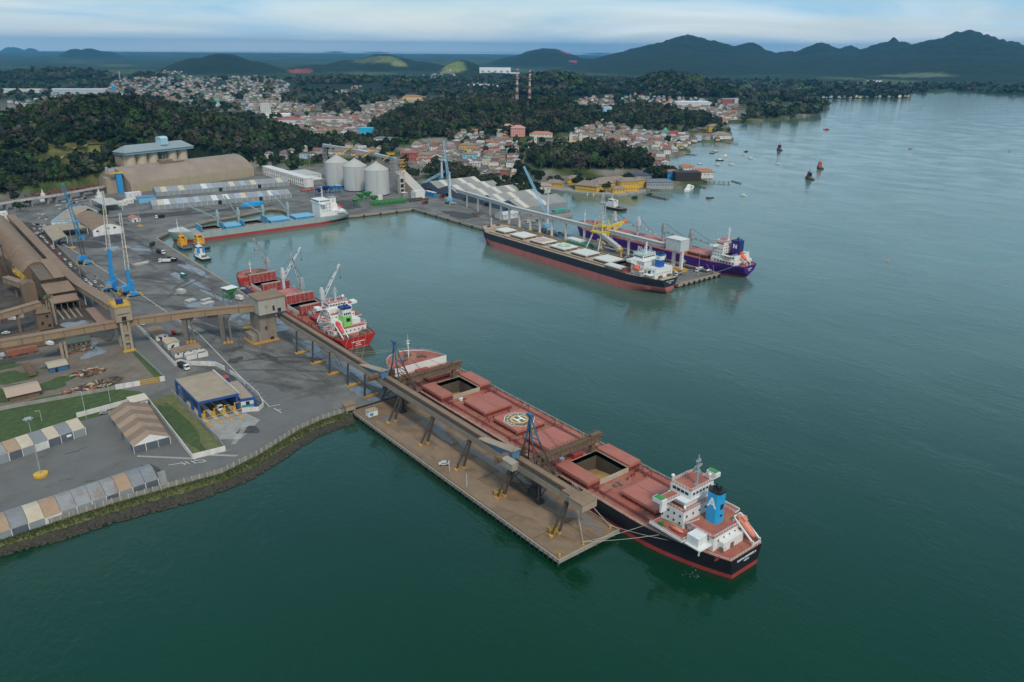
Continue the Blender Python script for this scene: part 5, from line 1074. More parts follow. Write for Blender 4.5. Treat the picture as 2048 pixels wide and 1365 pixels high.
# ================================================================== the dark ship on the inner side of the right-hand pier
def pale_hatch_ship():
 L, B, zd = 218.0, 32.2, 11.2
 t = thing('bulk_carrier', 'long dark ship with pale hatch covers and a blue and white funnel', 'ship', (274.9,187.5,0), local=True)
 hb, ts = hull(t, L, B, zd, 5.6, [m_anti2, m_hulln], fc=2.2, fcl=15, w0d=0.52, w0w=0.0, La=0.17, Lf=0.13, zc=2.2)
 mp = M('pale_hatch_paint', (0.60,0.60,0.55), .7, .08, .3, dirt=(.4,.34,.26), damt=.3, dscale=.3, rnd=.04)
 deckplate(t, hb, L, zd, [(35,51,7.3)], m_beige, 0, L-15); deckplate(t, hb, L, zd+2.2, [], m_beige, L-15, L-.4, name='forecastle_deck')
 q = MB(); w = hb(1-15/L, zd)-.1; q.box(-w,w,L-15.3,L-15,zd,zd+2.3); q.build('forecastle_bulkhead', m_beige, t)
 hold(t,35,51,7.3,zd,10.6,m_grain,coam=2.0,ch=m_dred)
 cover(t,-15.6,-8.2,34,51,zd,.9,mp,coam=2.0,cm=m_rust,ribs=3,rib_axis='y'); cover(t,8.2,15.4,34,51,zd,.9,mp,coam=2.0,cm=m_rust,ribs=3,rib_axis='y')
 for k, yc in enumerate((62.5,88,113.5,139.5,166,191)):
  w = 7.8 if k < 5 else 6.6; c = cover(t,-w,w,yc-8.6+(1.5 if k==5 else 0),yc+8.6-(2 if k==5 else 0),zd,.9,mp,coam=1.7,cm=m_rust,ribs=7,rib_axis='y')
 hz = zd+1.7+.9+.16; q = MB(); q.poly([(5.6*math.cos(2*math.pi*i/32),139.5-26+26+5.6*math.sin(2*math.pi*i/32)-26+26,hz) for i in range(32)]) if False else q.poly([(5.6*math.cos(2*math.pi*i/32),113.5+5.6*math.sin(2*math.pi*i/32),hz) for i in range(32)]); q.build('helideck_disc', M('pale_green_marking', (.28,.42,.30), .8, .1, .5), t)
 q = MB(); q.box(-1.7,-1,111.3,115.7,hz+.02,hz+.06); q.box(1,1.7,111.3,115.7,hz+.02,hz+.06); q.box(-1,1,113.1,113.9,hz+.02,hz+.06); q.build('helideck_letter', m_ltr, t)
 MB().box(-6.5,5,133,146,zd+2.61,zd+2.79).build('hatch_stain', M('pink_worn_patch', (.50,.30,.25), .8, .15, .3, dirt=(.45,.36,.22), damt=.6, dscale=.3), t)
 q = MB()
 for s_ in (1,-1): q.rail(sideline(hb,L,zd,.5,L-15,s_,30),1.1,2.4,.12); q.rail(sideline(hb,L,zd+2.2,L-15,L-4,s_,8),1.1,1.8,.12)
 q.build('side_railing', m_beige, t)
 q = MB()
 for x in (-11.6,-12.4,11.6,12.4): q.tube((x,30,zd+.5),(x,200,zd+.5),.17,n=6)
 q.build('deck_pipe', m_rust, t)
 rr = random.Random(8); v = None
 for y in (76,101,127,153,179):
  for k in range(5):
   if v is None: q = MB(); q.tube((0,0,0),(0,0,1.3),.3,n=6); q.tube((0,0,1.3),(0,0,1.8),.6,.4,8); v = q.build('deck_vent', m_beige, t); o = v
   else: o = dup(v, parent=t)
   o.location = (rr.uniform(-13,13), y+rr.uniform(-2.5,2.5), zd)
 winch(t,-4,6,zd,.2); winch(t,5,6,zd,-.2); winch(t,-5,L-9,zd+2.2,.1); winch(t,5,L-9,zd+2.2,-.1); bollards(t,[(s_*8,4,zd) for s_ in (1,-1)]+[(s_*6,L-10,zd+2.2) for s_ in (1,-1)],m_black); foremast(t,0,L-6,zd+2.2,9)
 q = MB(); q.box(-9.4,9.4,17,30,zd,21.5); q.box(-9.4,9.4,6.5,15,zd,18); q.box(-15.8,15.8,24,29,20.6,21.5); q.box(-15.8,-14.2,24,29,21.5,22.6); q.box(14.2,15.8,24,29,21.5,22.6); q.box(-10,10,16.5,31,21.5,21.8); q.box(-12.6,-9.4,17,25,zd+3.2,zd+3.5); q.box(-13.4,-9.4,7,14,zd+2.6,zd+2.9)
 for y in (17.4,24): q.bar((-12.3,y,zd),(-12.3,y,zd+3.2),.3)
 q.add([(-15.6,24.2,20.6),(-15.6,28.8,20.6),(-9.4,28.8,17.5),(-9.4,24.2,17.5),(-15.6,24.2,20.9),(-15.6,28.8,20.9),(-9.4,28.8,20.9),(-9.4,24.2,20.9)],BX); q.build('house', m_white, t)
 q = MB(); q.box(-6.6,6.6,21,30.6,21.8,25); q.build('wheelhouse', m_white, t)
 q = MB(); q.box(-6.9,6.9,20.8,30.9,25,25.25); q.box(-15,-9.6,24.4,28.6,21.55,21.6); q.build('roof', M('pale_green_roof', (.34,.45,.40), .7, .1, .4), t)
 windows(t,[(-6.65,22.4+k*1.7,23.6) for k in range(5)],1.3,1,'x'); windows(t,[(-5+k*2,20.95,23.6) for k in range(6)],1.4,1,'y'); windows(t,[(-9.45,18.6+k*2.8,z) for k in range(4) for z in (14.2,17,19.5)],.8,.8,'x'); windows(t,[(-9.45,8+k*3,16.4) for k in range(2)],.8,.8,'x'); windows(t,[(-7+k*2.8,6.45,14.5) for k in range(6)],.7,.8,'y'); windows(t,[(-9.48,12,14.6)],2.4,3,'x')
 radar_mast(t,0,24.5,25.2,9,m_white,3.8)
 q = MB(); q.rail([(-6.8,21,25.2),(6.8,21,25.2),(6.8,30.8,25.2),(-6.8,30.8,25.2),(-6.8,21,25.2)],1.1,1.6,.12); q.rail([(-12.5,25,zd+3.5),(-12.5,17.2,zd+3.5)],1.1,1.4,.12); q.rail([(-9.3,6.7,18),(9.3,6.7,18),(9.3,15,18)],1.1,1.4,.12); q.rail([(-9.3,6.7,18),(-9.3,15,18)],1.1,1.4,.12); q.build('house_railing', m_white, t)
 fu = [(-2.2,8.4),(2.2,8.4),(2.6,13),(-2.6,13)]
 for z0, z1, m_ in ((18,23.4,m_blue),(23.4,26.4,m_white),(26.4,28.2,m_blue)): MB().prism(fu,z0,z1).build('funnel_band', m_ if m_ is not m_blue else M('royal_blue_funnel', (.015,.10,.36), .5, .08, .5), t)
 q = MB(); q.prism([(x*1.02,10.7+(y-10.7)*1.02) for x, y in fu],28.2,28.7)
 for x in (-.8,.8): q.tube((x,10.5,28.7),(x,10.5,30.2),.4,n=8)
 q.build('funnel_top', m_black, t)
 q = MB(); c = (-2.45,10.7,24.9)
 for i in range(5):
  a = 2*math.pi*i/5+math.pi/2; b = a+math.pi/5; e = a-math.pi/5; q.poly([(c[0]-.03,c[1]-1.0*math.cos(a),c[2]+1.0*math.sin(a)),(c[0]-.03,c[1]-.4*math.cos(b),c[2]+.4*math.sin(b)),c,(c[0]-.03,c[1]-.4*math.cos(e),c[2]+.4*math.sin(e))])
 q.build('funnel_star', m_navy, t)
 lifeboat(t,(-12,26,zd+3.3+1.6),(-12,18.4,zd+3.3+1.6),1.5,M('bright_orange_boat', (.75,.13,.04), .5, .08, .5))
 q = MB()
 for y in (17.8,26.6): q.bar((-10,y,zd+6.8),(-13,y,zd+6.8),.35); q.bar((-10,y,zd+3.5),(-10,y,zd+6.8),.35)
 q.build('davit', m_white, t)
 MB().box(-15,-9,30.5,33.5,zd,zd+3.4).build('deck_frame', m_dred, t)
 lettering('BRIGHT VENTURE', .95, (0,-.06,9.6), (R(90),0,0), m_ltr, t, bold=.02); lettering('NASSAU', .8, (0,-.06,8.3), (R(90),0,0), m_ltr, t, bold=.02)
pale_hatch_ship()
# ================================================================== the purple ship on the outer side
def purple_ship():
 L, B, zd = 190.0, 30.0, 9.4
 t = thing('bulk_carrier', 'purple ship with red decks and grey deck cranes', 'ship', (357.4,178.5,0), local=True)
 hb, ts = hull(t, L, B, zd, 1.2, [m_anti, m_hullp], fc=3.0, fcl=16, w0d=0.56, w0w=0.0, La=0.19, Lf=0.14, zc=2.4)
 deckplate(t, hb, L, zd, [], m_dred, 0, L-16); deckplate(t, hb, L, zd+3, [], m_dred, L-16, L-.4, name='forecastle_deck')
 q = MB(); w = hb(1-16/L, zd)-.1; q.box(-w,w,L-16.3,L-16,zd,zd+3.1); q.build('forecastle_bulkhead', m_dred, t)
 q = MB(); q.lathe((0,L-2.5,-.4),[(.2,-2.6),(2.0,-1.6),(2.6,0),(2.0,1.5),(.3,2.4)],14); bq = q.build('bulbous_bow', m_anti, t);
 mh = M('pinkish_hatch', (0.42,0.16,0.135), .75, .1, .2, dirt=(.36,.12,.10), damt=.4, dscale=.2, rnd=.05)
 for yc, hl in ((44,10),(74,9.5),(103,9.5),(132,9.5),(159,7)): cover(t,-9.4,9.4,yc-hl,yc+hl,zd,1.0,mh,coam=2.0,ribs=1)
 for y, az, el, jb in ((59,R(172),R(-8),26),(88.5,R(172),R(-9),26),(117.5,R(-170),R(-8),24),(146,R(172),R(-6),23)): deck_crane(t,0.5,y,zd,19,jb,az,el,m_grey if y<100 else m_lgrey,1.5)
 q = MB()
 for s_ in (1,-1): q.rail(sideline(hb,L,zd,.5,L-16,s_,28),1.1,2.4,.12)
 q.build('side_railing', m_dred, t)
 foremast(t,0,L-6,zd+3,12); winch(t,-4,5,zd,.2); winch(t,4,5,zd,-.2); winch(t,-7,9,zd,.6); bollards(t,[(s_*8,4,zd) for s_ in (1,-1)]+[(s_*6,L-10,zd+3) for s_ in (1,-1)])
 q = MB(); q.box(-11,11,17.5,29,zd,13); q.box(-10,10,19,29,13,22); q.box(-11,11,6.5,17.5,zd,12.4); q.box(-13.6,13.6,10,20,12.4,12.8); q.box(-9,9,8,19,12.8,16.2); q.box(-12,12,10,19,15.8,16.2); q.box(-15.0,15.0,24.5,28.6,21.5,22.1); q.box(-15,-13.5,24.5,28.6,22.1,23.2); q.box(13.5,15,24.5,28.6,22.1,23.2); q.build('house', m_white, t)
 q = MB(); q.prism([(-8,20),(8,20),(8,28),(6,30),(-6,30),(-8,28)],22.1,25); q.build('wheelhouse', m_white, t)
 q = MB(); q.box(-8.2,8.2,19.8,30.2,25,25.2); q.box(-9.8,9.8,19.2,24,22,22.1); q.box(-13.3,13.3,10.2,17.4,12.8,12.86); q.build('roof', mh, t)
 windows(t,[(-8.05,21+k*1.8,23.8) for k in range(4)],1.3,1,'x'); windows(t,[(-10.05,20.2+k*2.6,z) for k in range(4) for z in (14.6,17.2,19.8)],.8,.8,'x'); windows(t,[(-8+k*2.6,18.95,z) for k in range(7) for z in (17.6,20)],.7,.8,'y'); windows(t,[(-9.05,9.5+k*2.4,14.6) for k in range(4)],1.2,1.2,'x'); windows(t,[(-11.05,8+k*2.8,11) for k in range(7)],1.2,1.3,'x')
 q = MB(); q.rail([(-13.4,19.8,12.8),(-13.4,10.2,12.8),(13.4,10.2,12.8)],1.1,1.3,.12); q.rail([(-11.8,18.8,16.2),(-11.8,10.2,16.2),(11.8,10.2,16.2)],1.1,1.3,.12); q.rail([(-8,20,25.2),(8,20,25.2)],1.1,1.3,.12); q.rail([(-8,20,25.2),(-8,30,25.2)],1.1,1.3,.12); q.build('house_railing', m_white, t)
 radar_mast(t,0,22,25.2,11,m_white,4.4)
 q = MB()
 for x, y in ((-6,27),(-2,21)): q.lathe((x,y,25.2),[(.1,0),(.7,.4),(.7,1),(.1,1.5)],8)
 q.build('dome_antenna', m_white, t)
 q = MB(); q.prism([(-2.7,9.6),(2.7,9.6),(3,16.8),(-3,16.8)],16.2,26.5); q.build('funnel', m_hullp, t)
 q = MB(); q.prism([(-2.6,9.3),(2.6,9.3),(2.6,9.59),(-2.6,9.59)],16.2,26.2); q.prism([(-3,9.4),(3,9.4),(3.3,17.1),(-3.3,17.1)],26.5,27.2); q.tube((0,13,27.2),(0,13,29.2),.9,n=10); q.tube((1.2,11,27.2),(1.2,11,28.6),.4,n=8); q.build('funnel_top', m_navy, t)
 def mark(y, z, s_, x, name):
  q = MB(); P = [((-1,-1),(-.45,-1),(-.45,.25),(.35,-1),(.95,-1),(.95,1),(.55,1),(.55,-.35),(-.3,1),(-1,1))]
  for pl in P: q.poly([(x,y-a*s_*1.15,z+b*s_) for a, b in pl])
  q.build(name, m_ltr, t)
 mark(13.2,22.6,1.6,-3.02,'funnel_mark');
 q = MB(); y, z, s_, x = 98, 5.6, 2.3, -15.06
 for pl in (((-1.5,-1),(-1.05,-1),(-1.05,.3),(0,-1),(.6,-1),(-.95,1),(-1.5,1)),((1.5,1),(1.05,1),(1.05,-.3),(0,1),(-.6,1),(.95,-1),(1.5,-1))): q.poly([(x,y-a*s_*1.2,z+b*s_) for a, b in pl])
 q.build('hull_mark', m_ltr, t)
 q = MB()
 for x in (-2.4,2.0): q.bar((x,12,17),(x,1.2,11.2),.5); q.bar((x,1.2,zd),(x,1.2,11.6),.5); q.bar((x,11,12),(x,11,17),.5)
 q.build('boat_slide', m_white, t); lifeboat(t,(-.2,11.6,17.8),(-.2,3.2,13.0),1.7,M('bright_orange_boat', (.75,.13,.04)))
 q = MB(); q.box(-.3,.3,2.2,6.0,-1.5,2.6); q.build('rudder', m_anti, t)
 lettering('NAVARIN', 1.1, (0,-.06,7.2), (R(90),0,0), m_ltr, t, bold=.03); lettering('PANAMA', .8, (0,-.06,5.8), (R(90),0,0), m_ltr, t, bold=.02)
purple_ship()
for a, b in (((338,197,4),(347,206,9.5)),((338,200,4),(346,214,9.5)),((336,195,4),(346,186,9))): line([a,b],'mooring_line','pale mooring line from the right-hand pier end to the purple ship',.09,group='mooring lines of the purple ship',sag=.3)
# ================================================================== the grey-green ship at the far side of the basin
def grey_ship():
 L, B, zd = 176.0, 28.0, 6.6
 t = thing('bulk_carrier', 'sage grey ship with light blue hatch covers and a white house across the basin', 'ship', (215,568,0), local=True, rz=R(90))
 hb, ts = hull(t, L, B, zd, 2.7, [m_anti, m_hullg], fc=3.0, fcl=17, w0d=0.6, w0w=0.0, La=0.2, Lf=0.14, zc=2.6, rake=4)
 HO = [(90,108,7.6),(131,147,7.4)]
 deckplate(t, hb, L, zd, HO, m_grey, 0, L-17); deckplate(t, hb, L, zd+3, [], m_lgrey, L-17, L-.4, name='forecastle_deck')
 q = MB(); w = hb(1-17/L, zd)-.1; q.box(-w,w,L-17.3,L-17,zd,zd+3.1); q.build('forecastle_bulkhead', m_hullg, t)
 mb_ = M('light_blue_hatch', (0.17,0.42,0.58), .6, .08, .3, dirt=(.12,.32,.46), damt=.4, dscale=.2, rnd=.05); mc = M('blue_panel', (0.05,0.27,0.44), .6, .1, .3)
 for a, b, w in HO: hold(t,a,b,w,zd,6.2,M('pale_fertiliser', (.42,.41,.38), .9, .1, .3),coam=1.8,ch=m_conc)
 for y0, y1 in ((38,58),(64,84),(112,127)): cover(t,-8.2,8.2,y0,y1,zd,1.0,mb_,coam=2.0,cm=mc,ribs=3,rib_axis='y')
 folded_covers(t,8.2,86.2,zd+.4,5.0,1,1.2,mc,mb_); folded_covers(t,8.2,109,zd+.4,4.6,1,1.2,mc,mb_); folded_covers(t,8.2,128.2,zd+.4,4.6,1,1.2,mc,mb_); folded_covers(t,8,148,zd+.4,4.4,1,1.2,mc,mb_)
 for y, az, el, jb in ((61,R(20),R(55),22),(86,R(14),R(34),24),(110,R(-8),R(62),22),(129.6,R(10),R(30),24)): deck_crane(t,3,y,zd,17,jb,az,el,M('grey_green_crane', (.26,.34,.33), .6, .1, .4),1.3)
 q = MB()
 for s_ in (1,-1): q.rail(sideline(hb,L,zd,.5,L-17,s_,28),1.2,2.2,.16); q.rail(sideline(hb,L,zd+3,L-17,L-4,s_,8),1.1,2,.14)
 q.build('side_railing', m_hullg, t)
 q = MB(); rr = random.Random(4)
 for k in range(40): q.cbox((rr.choice([-1,1])*rr.uniform(9.4,12.4),rr.uniform(36,150),zd+.6),(.8,rr.uniform(.5,2.4),1.2))
 q.build('deck_fittings', m_grey, t)
 foremast(t,0,L-9,zd+3,11); winch(t,-4,L-12,zd+3,.1,m_lgrey); winch(t,4,L-12,zd+3,-.1,m_lgrey); bollards(t,[(s_*6,L-12,zd+3) for s_ in (1,-1)],m_lgrey)
 q = MB(); q.lathe((0,0,0),[(.3,-1.3),(1.2,-.6),(1.3,.4),(.4,1.4)],10); a = q.build('anchor', m_lgrey, t); a.location = (-11.2,L-13,5.6)
 q = MB(); q.box(-8.8,8.8,20,32.5,zd,20); q.box(-8.8,8.8,5.5,20,zd,11.5); q.box(-4,6,11,20,11.5,17); q.box(-12,12,6,14,9.2,9.5); q.box(-13.4,13.4,27,32,19.2,20); q.box(-9.4,9.4,19.5,33,20,20.3); q.build('house', m_white, t)
 q = MB(); q.box(-8.4,8.4,21,32.8,20.3,22.8); q.box(-8.8,8.8,20.6,33.2,22.8,23.1); q.build('wheelhouse', m_white, t)
 windows(t,[(-8.45,22+k*2.2,21.8) for k in range(5)],1.5,.9,'x'); windows(t,[(-7+k*2.3,32.85,21.8) for k in range(7)],1.7,.9,'y'); windows(t,[(-8.85,22+k*3,z) for k in range(3) for z in (12,15,18)],.8,.8,'x'); windows(t,[(-8.85,8+k*2.6,10) for k in range(4)],.8,.8,'x')
 q = MB(); q.prism([(-2.6,11.5),(2.6,11.5),(3,18.5),(-3,18.5)],17,23); q.build('funnel', m_white, t)
 q = MB(); q.prism([(-2.7,11.4),(2.7,11.4),(3.1,18.6),(-3.1,18.6)],23,23.8); q.tube((0,14,23.8),(0,14,25.4),.5,n=8); q.build('funnel_top', m_grey, t)
 q = MB(); q.poly([(-2.95,15+1.1*math.cos(2*math.pi*i/20),20.6+1.3*math.sin(2*math.pi*i/20)) for i in range(20)]); q.build('funnel_emblem', M('faded_pink_emblem', (.62,.38,.36), .7, .1, .6), t)
 radar_mast(t,0,25,23.1,11,m_white,3.6)
 q = MB()
 for x in (-2,1.6): q.bar((x,10,14),(x,.8,8.4),.5); q.bar((x,.8,zd),(x,.8,8.8),.45); q.bar((x,9.6,11),(x,9.6,14.2),.45)
 q.build('boat_slide', m_white, t); lifeboat(t,(-.2,9.6,15.2),(-.2,2.6,10.6),1.4,M('dull_red_boat', (.42,.05,.04), .5, .1, .5))
 lifeboat(t,(-10.6,13,10.6),(-10.6,7,10.6),1.0,m_white)
grey_ship()
# ------------------------------------------------------------------ tents and storage rows at the near yard
m_tcream = M('cream_tent_sheet', (0.46,0.39,0.29), .8, .14, .3, dirt=(.38,.29,.19), damt=.4, dscale=.25)
m_tgrey = M('grey_tent_sheet', (0.19,0.20,0.21), .8, .18, .3, dirt=(.17,.15,.13), damt=.4, dscale=.2)
m_tstain = M('stained_grey_sheet', (0.24,0.245,0.245), .8, .1, .3, dirt=(.20,.13,.09), damt=.8, dscale=.18)
m_tbrown = M('brown_tent_sheet', (0.21,0.14,0.095), .85, .15, .3, dirt=(.30,.2,.14), damt=.4, dscale=.2)
m_ttan = M('tan_tent_sheet', (0.33,0.225,0.145), .85, .16, .3, dirt=(.30,.19,.12), damt=.5, dscale=.2)
m_wdark = M('slate_wall_sheet', (0.085,0.105,0.125), .7, .12, .3, dirt=(.15,.14,.13), damt=.3, dscale=.3, streak=True)
m_wgrey = M('grey_wall_sheet', (0.24,0.27,0.28), .75, .1, .3, dirt=(.17,.16,.14), damt=.4, dscale=.3, streak=True)
m_dark = M('dark_opening', (0.012,0.012,0.013), .9)
def tent_row(name, label, loc, rz, bays, depth, eave, ridge, curved=False):
 """row of bays running towards local -x from the right end; front at local y = 0. bays: (width, roof, wall)"""
 t = thing(name, label, 'storage tent', loc, local=True, rz=rz)
 x = 0.0
 def prof(): return [(0,eave),(depth*.18,eave+(ridge-eave)*.62),(depth*.36,ridge-.25),(depth*.5,ridge),(depth*.64,ridge-.25),(depth*.82,eave+(ridge-eave)*.62),(depth,eave)] if curved else [(0,eave),(depth*.5,ridge),(depth,eave)]
 for w, rm, wm_ in bays:
  P = prof(); q = MB()
  for (u,z),(u2,z2) in zip(P,P[1:]): q.add([(x-w+.06,u,z),(x-.06,u,z),(x-.06,u2,z2),(x-w+.06,u2,z2),(x-w+.06,u,z-.12),(x-.06,u,z-.12),(x-.06,u2,z2-.12),(x-w+.06,u2,z2-.12)],BX)
  q.build('roof_panel', rm, t, smooth=35 if curved else None); q = MB(); q.box(x-w+.1,x-.1,.05,.2,0,eave); q.build('wall_panel', wm_, t)
  q = MB(); q.box(x-.14,x+.14,-.1,.3,0,eave+.1); q.build('frame_post', m_wall, t); x -= w
 q = MB(); P = prof(); q.poly([(-.05,0.1,0)]+[(-.05,u,z) for u,z in P]+[(-.05,depth,0)]); q.poly([(x+.05,0.1,0)]+[(x+.05,u,z) for u,z in P]+[(x+.05,depth,0)]); q.box(x,-.05,depth-.2,depth,0,eave)
 q.build('end_wall', m_wgrey, t); return t
A = tent_row('storage_tent','row of cream and grey gabled tent bays below the green verge',(-104.4,197.7,3.03),R(11.5),[(5.2,m_tcream,m_wgrey),(5.1,m_tgrey,m_wdark),(5.1,m_tcream,m_wdark),(5.1,m_tgrey,m_wall),(5.1,m_tcream,m_wgrey),(5.1,m_ttan,m_wdark),(5.1,m_tstain,m_wgrey),(5.1,m_tcream,m_wdark),(5.1,m_tgrey,m_wgrey),(5.1,m_ttan,m_wgrey),(5.1,m_tgrey,m_wdark)],13.0,3.7,6.6)
q = MB(); q.box(-7.9,-6.0,-.08,.02,1.9,2.9); q.build('sign_panel', m_ltr, A)
tent_row('storage_tent','long curved-roof tent row with mixed grey and tan bays beside the sea wall',(-91.6,133.4,3.03),R(4.5),[(4.9,m_tgrey,m_wdark),(4.7,m_tgrey,m_wdark),(5.0,m_ttan,m_wgrey),(4.6,m_tstain,m_wdark),(5.0,m_tstain,m_wgrey),(5.2,m_tstain,m_wgrey),(5.2,m_tstain,m_wgrey),(5.4,m_ttan,m_wall),(5.2,m_tcream,m_wgrey),(5.4,m_tgrey,m_wdark),(5.2,m_ttan,m_wgrey),(5.2,m_tgrey,m_wgrey)],12.5,2.9,6.6,True)
t = thing('warehouse_tent', 'large tent with brown and tan striped roof and white front gable', 'warehouse', (-85,187,3), local=False)
mbr = m_tbrown
for k in range(8):
 y0, y1 = 166.2+k*5.2, 166.2+(k+1)*5.2; m_ = m_tcream if False else (m_ttan if k in (0,2,4,6) else m_tbrown); xs = -92.6-.05*k
 for s_ in (0,1):
  a, b = ((xs,6.6),(-85.1,10.1)) if s_ == 0 else ((-85.1,10.1),(-77.4+.28*k,6.6))
  q = MB(); q.add([(a[0],y0+.04,a[1]),(b[0],y0+.04,b[1]),(b[0],y1-.04,b[1]),(a[0],y1-.04,a[1]),(a[0],y0+.04,a[1]-.15),(b[0],y0+.04,b[1]-.15),(b[0],y1-.04,b[1]-.15),(a[0],y1-.04,a[1]-.15)],BX); q.build('roof_panel', m_, t)
for k in range(3): q = MB(); q.box(-92.4+k*4.95,-92.4+k*4.95+4.85,166.3,166.5,3.05,6.5); q.build('wall_panel', m_wdark, t)
q = MB(); q.poly([(-92.6,166.25,6.5),(-77.4,166.25,6.5),(-85.1,166.25,9.95)]); q.build('front_gable', m_white, t)
for k in range(8): q = MB(); q.box(-92.5,-92.3,166.5+k*5.15,171.5+k*5.15,3.05,6.5); q.build('wall_panel', m_wgrey if k%3 else m_wdark, t)
q = MB(); q.box(-77.6,-77.4,166.5,207.6,3.05,6.5); q.box(-92.5,-75.6,207.4,207.6,3.05,6.6); q.build('rear_wall', m_wgrey, t)
for i, xx in enumerate((-92.4,-87.5,-82.5,-77.5)): q = MB(); q.box(xx-.12,xx+.12,166.1,166.3,3.05,6.6); q.build('frame_post', m_wall, t)
def simple_house(name, label, cat, x0, x1, y0, y1, z0, h, rh, wall, roof, axis='x', over=.6, door=True, nwin=0):
 t = thing(name, label, cat, ((x0+x1)/2,(y0+y1)/2,z0))
 q = MB(); q.box(x0,x1,y0,y1,z0,z0+h)
 if axis == 'x' and rh > 0.5: q.add([(x0,y0,z0+h),(x0,y1,z0+h),(x0,(y0+y1)/2,z0+h+rh-.15)],[(0,1,2)]); q.add([(x1,y0,z0+h),(x1,y1,z0+h),(x1,(y0+y1)/2,z0+h+rh-.15)],[(0,1,2)])
 if axis == 'y' and rh > 0.5: q.add([(x0,y0,z0+h),(x1,y0,z0+h),((x0+x1)/2,y0,z0+h+rh-.15)],[(0,1,2)]); q.add([(x0,y1,z0+h),(x1,y1,z0+h),((x0+x1)/2,y1,z0+h+rh-.15)],[(0,1,2)])
 q.build('wall', wall, t); q = MB(); e = .15
 if rh <= 0.5: q.box(x0-over,x1+over,y0-over,y1+over,z0+h,z0+h+.35)
 elif axis == 'x':
  m = (y0+y1)/2; d = over*rh/((y1-y0)/2)
  for a, b in ((y0-over,m),(y1+over,m)): q.add([(x0-over,a,z0+h-d),(x1+over,a,z0+h-d),(x1+over,b,z0+h+rh),(x0-over,b,z0+h+rh),(x0-over,a,z0+h-d+.2),(x1+over,a,z0+h-d+.2),(x1+over,b,z0+h+rh+.2),(x0-over,b,z0+h+rh+.2)],BX)
 else:
  m = (x0+x1)/2; d = over*rh/((x1-x0)/2)
  for a, b in ((x0-over,m),(x1+over,m)): q.add([(a,y0-over,z0+h-d),(b,y0-over,z0+h+rh),(b,y1+over,z0+h+rh),(a,y1+over,z0+h-d),(a,y0-over,z0+h-d+.2),(b,y0-over,z0+h+rh+.2),(b,y1+over,z0+h+rh+.2),(a,y1+over,z0+h-d+.2)],BX)
 q.build('roof', roof, t)
 if door: q = MB(); q.box(x0+(x1-x0)*.3,x0+(x1-x0)*.3+1.2,y0-.06,y0+.05,z0,z0+2.2); q.build('door', m_dark, t)
 if nwin: windows(t,[(x0+(x1-x0)*(k+.5)/nwin,y0-.03,z0+h*.6) for k in range(nwin)],1.0,.9,'y')
 return t
simple_house('gate_hut','small white flat hut tucked behind the striped warehouse tent','hut',-81.5,-74.5,211,218,3.05,4.2,.3,m_wall,M('cream_flat_roof',(.55,.48,.36),.85,.1,.3),nwin=2)
# ------------------------------------------------------------------ weighbridge gatehouse
t = thing('weighbridge', 'blue framed weighbridge canopy with flat tan roof and yellow barriers', 'gatehouse', (-50,200,3))
mfb = M('deep_blue_cladding', (0.02,0.07,0.24), .5, .1, .4)
q = MB(); q.add([(-59.4,183.2,10.2),(-40.8,181.6,10.2),(-40.8,216.6,10.2),(-59.6,217.4,10.2),(-59.4,183.2,11.4),(-40.8,181.6,11.4),(-40.8,216.6,11.4),(-59.6,217.4,11.4)],BX); q.build('fascia', mfb, t)
q = MB(); q.add([(-59.1,183.6,11.41),(-41.2,182.0,11.41),(-41.2,216.3,11.41),(-59.3,217.1,11.41),(-59.1,183.6,11.5),(-41.2,182,11.5),(-41.2,216.3,11.5),(-59.3,217.1,11.5)],BX); q.build('roof', m_tan, t)
q = MB(); q.box(-41.2,-40.4,181.6,217,11.42,12.0); q.build('roof_edge', m_conc_l, t)
for x, y in ((-59.1,183.8),(-59.2,194),(-59.3,205),(-59.3,216.6),(-41.8,182.6),(-41.6,194),(-41.4,205)): MB().box(x-.5,x+.5,y-.5,y+.5,3.05,10.2).build('column', mfb, t)
q = MB(); q.box(-42.2,-41.4,182,216,3.05,10.2); q.build('side_wall', mfb, t)
for x in (-58.2,-53.6,-48.8,-44.0):
 q = MB(); q.box(x-.9,x+.9,178.2,206,3.05,3.4); q.build('traffic_island', m_conc_l, t)
 q = MB(); q.bar((x,179.8,3.4),(x,179.8,8.0),.28); q.bar((x-.3,179.8,7.9),(x+2.4,179.8,7.9),.22); q.cbox((x,182,4.4),(1.2,1.4,2.0)); q.bar((x,179.2,4.4),(x+4.2,179.2,4.4),.2); q.bar((x+.6,181,3.4),(x+.6,181,7),.2); q.build('barrier', m_yel, t)
 q = MB(); q.lathe((x,176.4,3.05),[(.8,0),(.8,.5),(.5,.9),(.1,1.0)],10); q.lathe((x+.3,172.8,3.05),[(.8,0),(.8,.4),(.4,.8),(.1,.9)],10); q.build('guard_post', m_ora, t)
t = thing('gate_office', 'low blue and white gate office attached to the tan-roofed canopy', 'office', (-36,193,3))
q = MB(); q.prism([(-40.2,182.4),(-34.2,180.8),(-32.6,205.6),(-39.8,205.4)],3.05,6.6); q.build('wall', m_wall, t)
q = MB(); q.prism([(-40.25,182.2),(-34.0,180.6),(-32.4,205.8),(-40,205.6)],6.6,7.9); q.prism([(-34.6,180.5),(-33.2,180.3),(-32.2,186),(-33.6,186)],3.05,6.6); q.build('fascia', mfb, t)
q = MB(); q.prism([(-39.9,182.6),(-34.4,181.1),(-32.9,205.3),(-39.8,205.2)],7.9,7.98); q.build('roof', m_tan, t)
q = MB(); q.prism([(-39.9,182.2),(-34.4,180.75),(-34.4,180.85),(-39.9,182.4)],3.4,4.6); q.build('blue_band', M('teal_band',(.03,.25,.36),.6,.1,.5), t)
